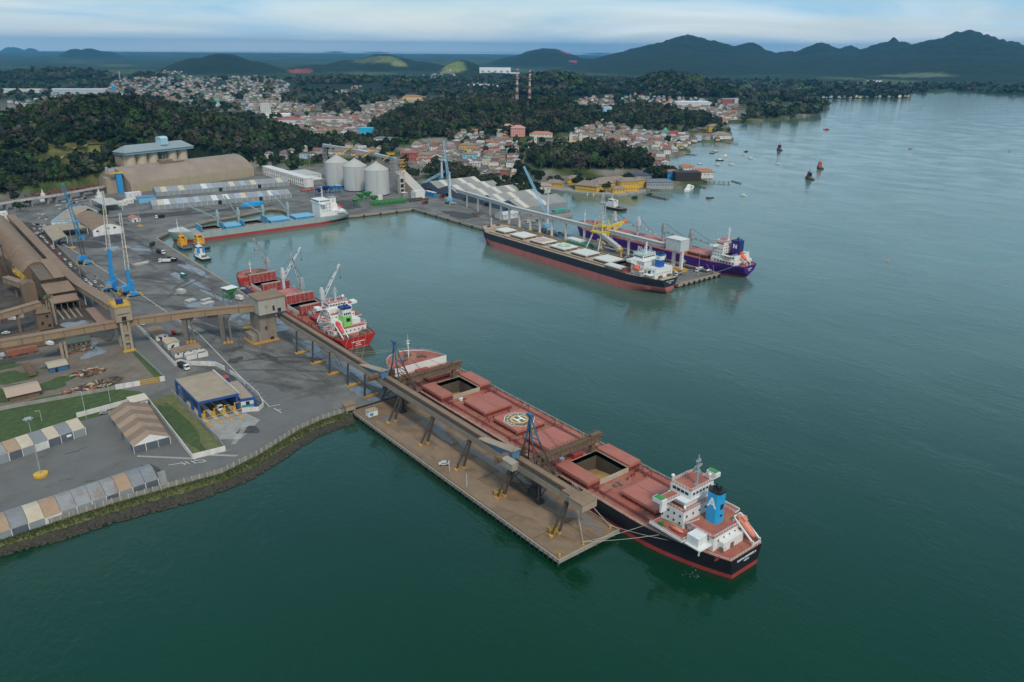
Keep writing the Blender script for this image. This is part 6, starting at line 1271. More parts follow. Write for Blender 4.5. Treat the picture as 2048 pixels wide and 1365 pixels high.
q = MB(); q.prism([(-38,181.7),(-36.4,181.25),(-36.4,181.4),(-38,181.85)],4.4,6.2); q.build('window', m_glass, t)
q = MB(); q.box(-40.4,-36.6,206.4,210.4,3.05,10.0); q.box(-40.6,-36.4,206.2,210.6,10,10.2,1); q.build('stair_tower', [mfb, m_red], t)
# ------------------------------------------------------------------ white perimeter walls
def wall(label, P, h, th=.3, mat=None, piece=8.0, z0=3.03, name='boundary_wall', cap=None):
 t = thing(name, label, 'wall', (P[0][0],P[0][1],z0))
 for a, b in zip(P, P[1:]):
  L_ = math.dist(a,b); n = max(1, round(L_/piece)); d = Vector((b[0]-a[0],b[1]-a[1],0)).normalized()
  for k in range(n):
   p = Vector((*a,0)).lerp(Vector((*b,0)),k/n); r_ = Vector((*a,0)).lerp(Vector((*b,0)),(k+1)/n)
   MB().bar((p.x,p.y,z0+h/2),(r_.x-d.x*.05,r_.y-d.y*.05,z0+h/2),th,h).build('wall_section', mat or m_wall, t)
 return t
wall('white wall round the narrow grass plot, nearest the sea wall', [(-73,219),(-74.4,146.6),(-61,145.3)], 2.4)
wall('low concrete wall between the grass plot and the weighbridge lanes', [(-61,147),(-60,156),(-60.6,222)], 1.6, mat=m_conc)
wall('white wall along the inner road, ending at a folded corner', [(-47.3,345),(-48.8,256),(-45.5,258.5),(-43.2,253.5),(-31.5,243),(-29.8,234)], 2.6)
wall('curved white wall around the gate office', [(-41.5,178),(-34.4,174.6),(-31,178),(-28.6,190),(-28.2,206)], 2.2)
wall('white wall with a gap beside the weighbridge roof', [(-28.3,209),(-28.6,221),(-29.2,228)], 2.2)
wall('white wall left of the yellow gate', [(-81.8,242.6),(-70.6,240.6)], 2.6, .4)
wall('short white gate stub right of the yellow gate', [(-61.2,239.6),(-58.8,239.2)], 2.6, .5)
wall('long white yard wall below the green verge', [W(154,836),W(246,811),W(262,806)], 2.4)
wall('grey concrete wall at the top of the green verge', [(-190,255),(-126.5,249.8),(-81.8,243.2)], 1.8, .4, m_conc, 9)
wall('long concrete wall beside the dark lane of parked cars', [(-44,665),(-45.5,600),(-46.2,533),(-46,481)], 2.6, .4, m_conc, 9)
wall('concrete wall between the blue cranes and the car lane', [(-42,474),(-41.8,450),(-42.8,405)], 2.6, .4, m_conc, 9)
wall('low kerb wall beside the inner road and rails', [(-58.2,243),(-59.4,292)], 1.2, .3, m_conc)
t = thing('yard_gate', 'yellow barred sliding gate between two white wall ends', 'gate', (-66,240,3))
a, b = Vector((-70.4,240.4,3.1)), Vector((-61.4,239.4,3.1))
q = MB(); q.bar(a+Vector((0,0,.2)),b+Vector((0,0,.2)),.2); q.bar(a+Vector((0,0,2.6)),b+Vector((0,0,2.6)),.2); q.bar(a+Vector((0,0,1.4)),b+Vector((0,0,1.4)),.16); q.build('gate_frame', m_yel, t)
bm_ = None
for k in range(19):
 p = a.lerp(b,k/18); q = MB()
 if bm_ is None: bm_ = MB().box(-.09,.09,-.06,.06,0,2.6).build('gate_bar', m_yel); bm_.parent = t; o = bm_
 else: o = dup(bm_, parent=t)
 o.location = (p.x+66,p.y-240,.1)
# small white service buildings beside the road
simple_house('service_building','long white service building with brown sheet roof and two yards','building',-45.2,-31.5,267.5,275,3.05,3.6,1.2,m_wall,m_tbrown,'x',.7,True,4)
simple_house('service_building','small white building with cream hipped roof, middle of the three','building',-44.6,-38.2,283,291,3.05,3.8,.9,m_wall,M('cream_sheet_roof',(.46,.37,.24),.85,.12,.3,dirt=(.3,.2,.12),damt=.4),'y',.5,True,1)
simple_house('service_building','small white building with brown roof nearest the conveyor tower','building',-45.6,-38.8,302,318,3.05,3.4,.9,m_wall,m_brownc,'y',.6,True,2)
for x0, x1, y0, y1, l in ((-41,-35.6,260.6,266,'white walled yard beside the service building, left one'),(-35,-29.6,260.2,266.6,'white walled yard beside the service building, right one')):
 t = thing('walled_yard', l, 'enclosure', (x0,y0,3)); q = MB(); q.box(x0,x1,y0,y0+.25,3.05,5.6); q.box(x0,x1,y1-.25,y1,3.05,5.6); q.box(x0,x0+.25,y0+.25,y1-.25,3.05,5.6); q.box(x1-.25,x1,y0+.25,y1-.25,3.05,5.6); q.build('wall', m_wall, t); q = MB(); q.box(x0+.4,x1-.4,y0+.5,y1-.5,3.05,4.2); q.build('stored_pallets', m_rust, t)
def one(name, label, cat, mb, mat, group=None, smooth=None, loc=None):
 o = mb.build(name, mat, smooth=smooth, loc=loc); return tag(o, label, cat, group)
one('cable_drum','red and yellow cable drums beside the small white buildings','cable drum',MB().tube((-35,308,4.4),(-33.2,308,4.4),1.5,n=14).tube((-32.4,306.5,4.2),(-31,306.5,4.2),1.2,n=14,mi=1),[m_red,m_yel])
one('water_tank','blue tank lid lying behind the folded white wall','tank',MB().lathe((-33,250.5,3.05),[(1.5,0),(1.5,.5),(1.1,.8),(.1,.9)],14),m_blue)
# scrap yard huts and heaps
t = simple_house('open_shed','open shed with pale brown sheet roof at the left of the verge','shed',-125.6,-113,257.5,270,3.05,3.2,1.3,m_brownd,M('pale_brown_sheet',(.42,.31,.23),.85,.12,.3,dirt=(.3,.2,.14),damt=.4,dscale=.3),'x',1.2,False)
t = simple_house('blue_hut','small blue hut with ribbed tan roof in the scrap yard','hut',-103.6,-95,286,296,3.05,3.0,.8,M('blue_hut_wall',(.03,.12,.25),.7,.15,.4),M('ribbed_tan_roof',(.40,.33,.24),.85,.15,.5),'x',.5)
one('rail_wagon','rusty flat rail wagon parked on the grass','rail wagon',MB().box(-113.4,-109.6,287,306,3.9,4.4).box(-113.2,-112.9,287,306,4.4,4.9).box(-110,-109.7,287,306,4.4,4.9).box(-113,-110,288,291,3.1,3.9).box(-113,-110,301,304,3.1,3.9).box(-113.3,-109.7,286.6,287,3.6,6.0),m_rust)
one('rail_wagon','red-brown covered wagon standing under the left end of the long gallery','rail wagon',MB().box(-118,-103,324,327,4,6.6).box(-117,-104,324.3,326.7,6.6,7.0).box(-116,-113,324.2,326.8,3.1,4).box(-108,-105,324.2,326.8,3.1,4),m_orange if False else M('faded_red_wagon',(.28,.10,.06),.85,.25,.4,dirt=(.14,.10,.07),damt=.6,dscale=.3))
one('grey_wagon','grey tank wagon beside the red-brown wagon','rail wagon',MB().tube((-128,325.5,5.0),(-119,325.5,5.0),1.6,n=12).box(-127,-120,324.3,326.7,3.1,3.9),m_grey)
simple_house('ribbed_shed','low green-grey ribbed shed behind the conveyor legs','shed',-92,-77,318.5,326,3.05,3.2,1.6,m_tan,M('green_grey_ribbed',(.10,.12,.10),.85,.2,.4,wave=('X',1.2,.6)),'x',.5,False,6)
rr = random.Random(21)
def heap(name, label, cx_, cy_, rx, ry, n, mats, s0, s1, z=3.05, hmax=1.8):
 q = MB()
 for i in range(n):
  a, r_ = rr.random()*6.28, math.sqrt(rr.random()); x, y = cx_+rx*r_*math.cos(a), cy_+ry*r_*math.sin(a)
  if rr.random() < .6: q.cbox((x,y,z+rr.uniform(.2,hmax*(1-r_*.6))),(rr.uniform(s0,s1),rr.uniform(s0*.5,s1*.5),rr.uniform(.25,1.0)),rr.random()*3.1,rr.randrange(len(mats)))
  else: q.bar((x,y,z+.3),(x+rr.uniform(-s1,s1)*1.3,y+rr.uniform(-s1,s1),z+rr.uniform(.3,hmax)),rr.uniform(.15,.5),mi=rr.randrange(len(mats)))
 o = q.build(name, mats); o['kind'] = 'stuff'; o['label'] = label; return o
sm_ = [m_rust, M('scrap_cream',(.5,.42,.3),.8,.2,.5), M('scrap_dark',(.06,.05,.045),.9,.3,.5), M('scrap_orange',(.34,.13,.05),.8,.2,.5), m_steel]
heap('scrap_pile','heap of rusty scrap and old machine parts by the concrete wall',-93,252,11,4.6,150,sm_,.8,3.0); heap('scrap_pile','scattered rusty scrap beside the blue hut',-88,274,8,6,90,sm_,.8,2.6,hmax=1.2); heap('scrap_pile','rusty metal plates by the yard track',-81,256,6,4,50,[m_rust,sm_[2]],1,3.4,hmax=.9); heap('scrap_pile','rusted wagons and beams under the gallery',-84,313,7,3,70,[sm_[3],m_rust,sm_[1]],1,3,hmax=2.2)
# ------------------------------------------------------------------ dusty brown sheds and hoppers at the left edge
def arch_hall(label, x0, x1, y0, y1, z0, eave, rise, n=14):
 t = thing('arched_shed', label, 'shed', ((x0+x1)/2,y0,z0)); P = [(x0+(x1-x0)*i/n, z0+eave+rise*math.sin(math.pi*i/n)**.8) for i in range(n+1)]
 Ls = max(1,round((y1-y0)/26))
 for k in range(Ls):
  a, b = y0+(y1-y0)*k/Ls, y0+(y1-y0)*(k+1)/Ls-.12; q = MB(); q.extr(P+[(u,z-.4) for u,z in P[::-1]],a,b); q.build('roof_section', m_brownc, t, smooth=40)
 q = MB(); q.poly([(x0,y0+.3,z0)]+[(u,y0+.3,z) for u,z in P]+[(x1,y0+.3,z0)]); q.poly([(x0,y1-.3,z0)]+[(u,y1-.3,z) for u,z in P]+[(x1,y1-.3,z0)]); q.build('end_wall', m_brownd, t)
 q = MB(); q.box(x0,x0+.4,y0+.4,y1-.4,z0,z0+eave); q.box(x1-.4,x1,y0+.4,y1-.4,z0,z0+eave); q.build('side_wall', m_brownd, t); return t
arch_hall('long brown arched ore shed beside the straight conveyor gallery',-90,-66.4,470,690,3,7,11)
arch_hall('brown arched ore shed at the left edge, in front of the longer one',-128,-86,512,640,3,7,15)
t = thing('ridge_gallery', 'thin conveyor gallery along the ridge of the left arched shed', 'conveyor', (-96,560,20))
gallery(t, [(-100,660,24.5),(-97.5,520,24.0)], 2.6, 2.2, m_steel, m_rust, 20)
t = thing('stepped_hopper_house', 'tall brown hopper house with stepped ribbed roofs and an open loading bay', 'building', (-74,420,3))
q = MB(); q.box(-82,-68.5,432,470,3,17.2); q.box(-82,-66.6,410,432,3,13); q.box(-83,-67.5,396,410,8.5,10); q.build('wall', m_brownd, t)
mrib = M('ribbed_brown_roof',(.25,.175,.12),.9,.12,.2,dirt=(.15,.1,.07),damt=.5,dscale=.12,wave=('X',1.6,.8))
q = MB(); q.add([(-82.6,430,16.9),(-74.4,430,16.9),(-74.4,472,18.3),(-82.6,472,18.3),(-82.6,430,17.4),(-74.4,430,17.4),(-74.4,472,18.8),(-82.6,472,18.8)],BX); q.build('ribbed_roof', mrib, t)
q = MB(); q.add([(-74.3,429,17.5),(-68,429,17.5),(-68,478,20),(-74.3,478,20),(-74.3,429,18),(-68,429,18),(-68,478,20.5),(-74.3,478,20.5)],BX); q.build('inclined_roof', m_galr, t)
q = MB(); q.add([(-82.8,408,12.6),(-66.2,408,12.6),(-66.2,430,14),(-82.8,430,14),(-82.8,408,13.1),(-66.2,408,13.1),(-66.2,430,14.5),(-82.8,430,14.5)],BX); q.build('middle_roof', m_brownc, t)
q = MB(); q.add([(-83.2,394,9.6),(-67,394,9.6),(-67,407,10.8),(-83.2,407,10.8),(-83.2,394,10.1),(-67,394,10.1),(-67,407,11.3),(-83.2,407,11.3)],BX); q.build('canopy_roof', m_galr, t)
q = MB(); q.box(-81.5,-67,409.6,409.9,3.1,9.4); q.build('bay_opening', m_dark, t)
for k in range(5): MB().box(-81.5+k*3.5,-81+k*3.5,395,396,3.05,9.5).build('column', m_brownd, t)
for k in range(4): q = MB(); q.add([(-80.5+k*3.4,400,3.1),(-79.4+k*3.4,400,3.1),(-79.4+k*3.4,378,3.1),(-80.5+k*3.4,378,3.1),(-80.2+k*3.4,400,4.2),(-79.7+k*3.4,400,4.2),(-79.7+k*3.4,378,3.4),(-80.2+k*3.4,378,3.4)],BX); q.build('rail_beam', m_tan, t)
t = thing('low_shed', 'flat brown shed roof beside the conveyor tower', 'shed', (-62.5,360,3)); q = MB(); q.box(-66.6,-57.6,344,377,3.05,6.6); q.build('wall', m_brownd, t); q = MB(); q.add([(-67.2,343,6.6),(-57.2,343,6.6),(-57.2,378,7.4),(-67.2,378,7.4),(-67.2,343,7.1),(-57.2,343,7.1),(-57.2,378,7.9),(-67.2,378,7.9)],BX); q.build('roof', M('red_brown_sheet',(.27,.165,.125),.9,.12,.2,dirt=(.2,.13,.09),damt=.4,dscale=.1), t)
t = thing('sloping_gallery', 'sloping brown gallery ending in a small gabled head house, left of the hopper house', 'conveyor', (-92,435,3))
gallery(t, [(-98,472,9.5),(-93,436,13.0)], 4.2, 3.6, m_gal, m_galr, 13)
q = MB(); q.extr([(-94.5,3.05),(-86.5,3.05),(-86.5,17.5),(-90.5,19),(-94.5,17.5)],424,434); q.build('head_house', m_brownd, t); q = MB(); q.box(-96,-95,450,452,3,10.5); q.build('leg', m_brownd, t)
t = thing('slim_tower', 'slim brown pipe tower with a round tank on top', 'tower', (-86,372,3))
q = MB(); q.tube((-85.6,371,3),(-85.6,371,20.5),.7,n=10); q.tube((-87.2,373,3),(-87.2,373,20),.35,n=8); q.bar((-88.6,372,3),(-88.6,372,20),.4)
for z in (7,11,15,19): q.bar((-88.6,372,z),(-85.6,371,z),.25)
q.build('pipe', m_tan, t); q = MB(); q.lathe((-87.2,372,20.5),[(2.2,0),(2.4,.3),(2.4,1.1),(1.6,1.5),(.1,1.6)],16); q.build('tank', M('dark_green_tank',(.05,.06,.04),.8,.3,.5), t); q = MB(); q.rail([(-89.6,370,20.4),(-84.6,370,20.4),(-84.6,374.4,20.4)],1.0,1.2,.12); q.build('railing', m_yel, t)
t = thing('hopper_block', 'brown hopper block with openings at the foot of the slim tower', 'building', (-93,370,3)); q = MB(); q.box(-96,-88,365,376,3.05,13.5); q.add([(-96,364,13.5),(-88,364,13.5),(-88,377,13.5),(-96,377,13.5),(-95,366,16),(-89.5,366,16),(-89.5,375,16),(-95,375,16)],BX); q.build('wall', m_brownd, t); windows(t,[(-90.5,364.95,11),(-93.5,364.95,7),(-90,364.95,5)],1.4,1.8,'y',m_dark)
t = thing('ore_stacker', 'rusty ore stacker with yellow jib standing before the arched sheds', 'stacker', (-96,500,3))
q = MB()
for x, y in ((-100,495),(-92,495),(-100,506),(-92,506)): q.bar((x,y,3.1),(-96+(x+96)*.5,500.5+(y-500.5)*.5,22),.6)
for z in (9,15,21): k = 1-.5*(z-3)/19; q.bar((-96-4*k,500-5*k,z),(-96+4*k,500-5*k,z),.35); q.bar((-96-4*k,500-5*k,z),(-96-4*k,500+5*k,z),.35); q.bar((-96+4*k,500-5*k,z),(-96+4*k,500+5*k,z),.35)
q.bar((-99,497,20),(-101,497,31),.6); q.bar((-94,497,20),(-94.5,497,29),.6); q.cbox((-95,498,30),(2.2,2.2,2)); q.cbox((-101,497,31),(1.6,1.6,1.4)); q.build('frame', m_steel, t)
q = MB(); q.lattice((-102,520,27),(-88,462,12.5),1.6,14,.22); q.build('jib', m_steel, t); q = MB(); q.lattice((-91.8,476,16.2),(-88,460,12.2),1.8,5,.35); q.bar((-88,462,12),(-89,462,6),.5); q.bar((-106,480,3.1),(-104,492,14),.5); q.bar((-104,492,14),(-101,494,16.5),.5); q.bar((-106,480,3.1),(-105.6,479,8),.4); q.build('yellow_jib', m_yel, t)
t = thing('pipe_rack', 'low brown concrete walls and pipe trestles under the left gallery', 'structure', (-105,335,3)); q = MB()
for x in (-120,-113,-106,-99): q.box(x,x+.6,335,352,3.05,7.5)
q.box(-122,-97,334.6,335.2,3.05,5.5); q.box(-122,-97,351,351.6,6.5,7.5); q.build('frame', m_brownd, t)
for i, (x0, x1, y0, y1, h, m_) in enumerate(((-118,-108,338,346,2.2,m_rust),(-104,-98,340,348,2.6,m_brownd),(-122,-112,395,410,3,m_brownd),(-108,-99,398,415,2,m_conc))): one('concrete_bin','low stained concrete bin on the ore yard at the left edge','bin',MB().box(x0,x1,y0,y0+.5,3.05,3+h).box(x0,x1,y1-.5,y1,3.05,3+h).box(x0,x0+.5,y0+.5,y1-.5,3.05,3+h).box(x1-.5,x1,y0+.5,y1-.5,3.05,3+h*.8),m_,'stained concrete bins on the ore yard')
# high mast lights
def light_mast(label, x, y, h, drum=True, z=3.0, group='tall floodlight masts'):
 t = thing('floodlight_mast', label, 'light mast', (x,y,z), group=group)
 q = MB(); q.tube((x,y,z),(x,y,z+h),.26,.13,8); q.build('pole', m_grey, t)
 if drum: q = MB(); q.lathe((x,y,z),[(2.7,0.02),(2.7,1.0),(1.2,1.15),(.5,1.2)],18); q.build('base_drum', m_yel if drum == 1 else m_ora, t)
 q = MB(); q.lathe((x,y,z+h),[(1.3,-.12),(1.5,0),(1.3,.12)],12)
 for i in range(6): a = i*math.pi/3; q.cbox((x+1.5*math.cos(a),y+1.5*math.sin(a),z+h-.25),(.6,.5,.5),a)
 q.build('lamp_ring', m_grey, t)
light_mast('floodlight mast on a yellow drum in the near storage yard',-126.6,170.5,25.5,1)
light_mast('floodlight mast on an ochre drum beside the transfer tower',*W(495,658),26,2)
light_mast('floodlight mast on an ochre drum by the small red and white hut',*W(281,453),26,2)
light_mast('floodlight mast on an ochre drum near the tan canopies',*W(146,497),26,2)
light_mast('floodlight mast without a drum at the quay by the green hoppers',*W(478,600),26,0) if False else None
light_mast('thin floodlight mast on the quay behind the sage grey ship',*W(646,428),28,0)
light_mast('thin floodlight mast beside the end of the sawtooth warehouse',*W(1033,418),27,0)
light_mast('thin floodlight mast standing on the end of the stone jetty',*W(1132,429),27,0)
light_mast('thin floodlight mast at the purple ship end of the pier',*W(1396,552),19,0)
light_mast('thin floodlight mast before the arched shed roof',*W(340,365),26,0)
light_mast('thin floodlight mast beside the nearest grain silo',*W(620,345),24,0)
light_mast('thin floodlight mast left of the white office row',*W(512,345),20,0)
def lamp_post(label, px, py, h, g='slim street lamps'):
 x, y = W(px, py); q = MB(); q.tube((x,y,3),(x,y,3+h),.12,.08,6); q.bar((x,y,3+h),(x-1.4,y,3+h+.1),.12); q.cbox((x-1.4,y,3+h),(.7,.3,.18)); one('street_lamp', label, 'street lamp', q, m_lgrey, g)
lamp_post('slim street lamp rising from the long white yard wall',173,838,14); lamp_post('slim street lamp on the green verge above the striped tent',221,804,9.5); lamp_post('short street lamp on the green verge at the left',84,843,5.5)
lamp_post('slim lamp post by the white car lane',161,555,10); lamp_post('slim lamp beside the white harbour gable',199,475,10)
# ------------------------------------------------------------------ mobile harbour cranes
m_lat = M('white_lattice', (0.62,0.60,0.53), .6, .1, .5); m_latb = M('blue_lattice', (0.05,0.33,0.52), .55, .1, .5); m_latl = M('pale_blue_lattice', (0.28,0.55,0.70), .55, .1, .5)
def crane_base(t, x, y, rz, s=1.0, col=None, ped=True):
 def L_(u, v): return (x+u*math.cos(rz)-v*math.sin(rz), y+u*math.sin(rz)+v*math.cos(rz))
 q = MB(); q.cbox((x,y,4.6),(5.2*s,13*s,1.6),rz); q.build('chassis', col or m_blue, t)
 for u, v in ((-5,-5.5),(5,-5.5),(-5,5.5),(5,5.5)):
  q = MB(); a = L_(u*s,v*s); b = L_(u*.45*s,v*s); q.bar((*b,4.7),(*a,4.7),.8,.9); q.bar((*a,3.05),(*a,4.9),.5); q.cbox((*a,3.15),(1.8,1.8,.25),rz); q.build('outrigger', m_yel, t)
 w0 = None
 for v in (-5,-2.5,0,2.5,5):
  for u in (-2.4,2.4):
   a = L_(u*s,v*s); q = MB(); d = (math.cos(rz)*.3,math.sin(rz)*.3); q.tube((a[0]-d[0],a[1]-d[1],3.85),(a[0]+d[0],a[1]+d[1],3.85),.8,n=10)
   q.build('wheel', m_tyre, t)
 q = MB(); q.lathe((x,y,5.4),[(1.9,0),(1.9,1.2),(1.5,1.3)],14); q.build('slew_ring', m_grey, t)
 q = MB(); q.cbox((x-1.5*math.cos(rz),y-1.5*math.sin(rz),8.4),(8*s,4.6*s,3.2),rz); q.build('machine_house', col or m_blue, t)
 q = MB(); q.cbox((x-5.2*s*math.cos(rz),y-5.2*s*math.sin(rz),8.2),(1.8*s,4.2*s,2.6),rz); q.build('counterweight', m_grey, t)
def harbour_crane(label, px, py, tower_h, boom, tower_col, boom_col, root_z, tip, tip_d, rz=0.3, lower=None, s=1.0, base_col=None, lattice_tower=False):
 x, y = W(px, py); d0 = math.hypot(x-CAMP[0], y-CAMP[1]); t = thing('harbour_crane', label, 'crane', (x,y,3)); crane_base(t, x, y, rz, s, base_col)
 q = MB()
 if lattice_tower: q.lattice((x,y,9.5),(x-1,y+1,tower_h),2.4,8,.28,up=(0,1,0))
 else: q.add([(x-1.3,y-1.1,9.8),(x+1.3,y-1.1,9.8),(x+1.3,y+1.1,9.8),(x-1.3,y+1.1,9.8),(x-.8,y-.7,tower_h),(x+.8,y-.7,tower_h),(x+.8,y+.7,tower_h),(x-.8,y+.7,tower_h)],BX)
 q.build('tower', tower_col, t)
 q = MB(); q.cbox((x,y,tower_h+.4),(1.8,2.4,1.2)); q.cbox((x+1.9,y-1.2,root_z+2),(1.8,2.2,2.4)); q.build('cab', base_col or m_blue, t)
 T = WD(tip[0], tip[1], d0*tip_d); B_ = (x+(T[0]-x)*.04, y+(T[1]-y)*.04, root_z)
 if lower:
  M_ = Vector(B_).lerp(Vector(T), lower); q = MB(); q.bar(B_, M_, 2.0, 2.2); q.build('boom_base', base_col or m_blue, t); B_ = M_
 q = MB(); q.lattice(B_, T, 2.4, max(8,int(math.dist(B_,T)/3)), .26, up=(.3,1,.2), taper=.55); q.build('boom', boom_col, t)
 q = MB(); q.tube((x,y,tower_h+1),Vector(B_).lerp(Vector(T),.92),.1,n=4); q.tube((x+.5,y,tower_h+1),Vector(T),.08,n=4); q.tube(T,(T[0],T[1],max(6,T[2]-16)),.07,n=4); q.build('cable', m_steel, t)
 q = MB(); q.cbox((T[0],T[1],max(6,T[2]-16)),(.8,.8,1.6)); q.build('hook', m_yel, t)
harbour_crane('blue lattice crane with tall thin blue jib, farthest left of the cranes',170,528,36,1,m_steel,m_latb,22,(125,368),.985,.4,None,.8,m_blue,True)
harbour_crane('blue crane with white lattice top jib and thick blue lower boom',228,582,22,1,m_blue,m_lat,11,(205,384),1.0,.9,.36,1.0,m_blue)
harbour_crane('blue and yellow crane with a straight white lattice jib nearest the conveyor tower',262,590,18,1,m_blue,m_lat,10,(240,428),1.0,.2,.22,1.0,m_blue)
harbour_crane('pale crane on the right-hand pier with a pale blue jib leaning left',1094,462,38,1,m_lgrey,m_latl,19,(1048,334),1.06,.1,None,.8,m_lblue)
harbour_crane('pale crane by the sawtooth warehouse with its jib pointing straight up',900,408,37,1,m_lgrey,m_latl,20,(887,282),1.02,.1,None,.9,m_lblue)
harbour_crane('farthest pale crane, its thin blue jib lowered to the left behind the warehouse',884,366,30,1,m_lgrey,m_latl,15,(845,367),1.0,.1,None,.7,m_blue)
# ------------------------------------------------------------------ right-hand pier: gallery, yellow loader, end tower
t = thing('pier_conveyor', 'pale grey conveyor gallery on white columns along the right-hand pier', 'conveyor', (320,380,3))
gallery(t, [(346,556,15.5),(326,452,19.0),(320,424,19.2),(319.5,232,19.2)], 3.2, 3.0, M('pale_gallery_wall',(.42,.42,.39),.7,.08,.4,dirt=(.3,.28,.24),damt=.4,dscale=.3,rnd=.05), M('pale_gallery_roof',(.48,.47,.43),.75,.08,.4), 11, .3, m_lgrey)
for y in (247,271,303,324,348,367,384,398,414,432,450):
 q = MB(); xx = 320 if y < 430 else 320+(y-424)*.22; q.box(xx-.9,xx+.9,y-.7,y+.7,3.05,19.2); q.build('column', m_wall, t); q = MB(); q.cbox((xx,y,3.7),(3.4,3.0,1.3)); q.build('footing', m_ora, t)
for x, y, z in ((331,475,17.8),(336,503,16.8),(341,530,15.8)): MB().box(x-.8,x+.8,y-.6,y+.6,3.05,z).build('column', m_wall, t)
t = thing('end_tower', 'pale box tower on two columns at the outer end of the conveyor', 'tower', (321,218,3))
q = MB(); q.box(315.8,326,213.5,228,19.4,28.2); q.build('machine_house', m_lgrey, t); q = MB(); q.box(315.5,326.3,213.2,228.3,28.2,28.6); q.build('roof', m_wall, t)
for x, y in ((323.8,226),(319.4,214.6)): MB().box(x-1.1,x+1.1,y-1,y+1,3.05,19.4).build('column', m_wall, t)
q = MB(); q.prism(blob(322,220,7,9,0,16,3,.1),3.04,3.9); q.prism([(317.5,212.6),(321.4,212.6),(321.4,216.6),(317.5,216.6)],3.04,5.4); q.build('footing', m_ora, t)
t = thing('grain_loader', 'yellow and grey ship loader straddling the right-hand pier conveyor', 'ship loader', (312,300,3))
q = MB()
for x, y in ((303,290),(303,306),(327,290),(327,306)): q.bar((x,y,3.2),(315+(x-315)*.4,298+(y-298)*.6,20),.9)
q.bar((303,290,4),(303,306,4),1.0); q.bar((327,290,4),(327,306,4),1.0); q.build('portal', m_lgrey, t)
q = MB(); q.cbox((315,298,20.6),(13,14,1.2)); q.cbox((315,298,26),(7,8,1)); q.bar((310,292,21),(312,294,31),.8); q.bar((320,292,21),(318,294,31),.8); q.bar((310,304,21),(312,302,31),.8); q.bar((320,304,21),(318,302,31),.8); q.cbox((303,290,5),(2.4,3.2,2.4)); q.cbox((303,306,5),(2.4,3.2,2.4)); q.bar((318,298,23),(346,300,25),1.8,2.2); q.bar((318,298,14),(340,299,23.5),1.2); q.bar((309,296,15),(318,296,10),1.4); q.rail([(308.6,291,21.2),(321.4,291,21.2),(321.4,305,21.2)],1.3,1.4,.2); q.build('turntable', M('bright_yellow_paint',(.68,.46,.04),.55,.12,.5,dirt=(.3,.2,.06),damt=.4), t)
q = MB(); q.lattice((315,298,22),(315,298,45),4.2,9,.4,up=(0,1,0),taper=.75); q.build('mast', m_lgrey, t)
q = MB(); q.box(313,317,296,300,45,45.6); q.lattice((315,298,45.6),(315,298,53),2.2,4,.25,up=(0,1,0),taper=.4); q.build('mast_top', m_lgrey, t)
q = MB(); q.add([tuple(v) for v in seg((313,300,19),(300,262,13.5),3.4,0,3.2)],BX); q.build('boom', M('loader_boom_sheet',(.45,.43,.37),.7,.1,.4), t); q = MB(); q.cbox((300.4,263,14.5),(4.4,5,1.2)); q.bar((299.5,260,13.6),(299.5,260,7),1.2); q.build('boom_head', m_yel, t)
q = MB()
for p in ((300.5,264,17),(306,282,19),(346,300,26),(340,300,25)): q.bar((315,298,50),p,.16)
q.build('stay_cable', m_steel, t); q = MB(); q.lathe((345,300,25.4),[(1.6,-1.6),(2.2,0),(1.6,1.6)],10); q.build('orange_drum', m_orange, t)
# ------------------------------------------------------------------ sawtooth warehouse
t = thing('sawtooth_warehouse', 'warehouse of five grey and cream striped gables beside the pier root', 'warehouse', (390,560,3))
mg1, mg2, mgw = M('grey_sheet_roof',(.27,.255,.235),.8,.1,.2,dirt=(.2,.17,.14),damt=.4,dscale=.1,rnd=.06), M('cream_skylight_sheet',(.54,.50,.41),.75,.08,.3,dirt=(.45,.38,.28),damt=.3), M('slate_blue_gable',(.075,.095,.13),.75,.1,.3,rnd=.05)
X0, X1, YB, W_ = 361, 428, 463, 38.4
for g_ in range(5):
 ya, yb = YB+g_*W_, YB+(g_+1)*W_; ym = (ya+yb)/2; x0 = X0-(0 if g_ else 0)
 q = MB(); q.poly([(x0,ya,3),(x0,yb,3),(x0,yb,9.2),(x0,ym,15.2),(x0,ya,9.2)]); q.build('gable_wall', mgw, t)
 q = MB(); q.box(x0-.3,x0-.02,ym-3,ym+3,3.05,7.5); q.build('door_opening', m_dark, t); q = MB(); q.box(x0-2.4,x0-.05,ym-3.6,ym+3.6,7.6,7.8); q.build('door_canopy', mgw, t)
 np_ = 10
 for k in range(np_):
  xa, xb = x0+(X1-x0)*k/np_, x0+(X1-x0)*(k+1)/np_; cream = k in ((1,5),(1,4,8),(2,5,8),(1,4,7),(2,6,9))[g_]
  for a, b in ((ya,ym),(yb,ym)):
   q = MB(); q.add([(xa+.04,a,9.2),(xb-.04,a,9.2),(xb-.04,b,15.2),(xa+.04,b,15.2),(xa+.04,a,9.5),(xb-.04,a,9.5),(xb-.04,b,15.5),(xa+.04,b,15.5)],BX); q.build('roof_panel', mg2 if cream else mg1, t)
 q = MB(); q.poly([(X1,ya,3),(X1,yb,3),(X1,yb,9.2),(X1,ym,15.2),(X1,ya,9.2)]); q.build('rear_gable', m_wgrey, t)
q = MB(); q.box(X0,X1,YB,YB+.3,3,9.2); q.box(X0,X1,YB+5*W_-.3,YB+5*W_,3,9.2); q.build('side_wall', m_wgrey, t)
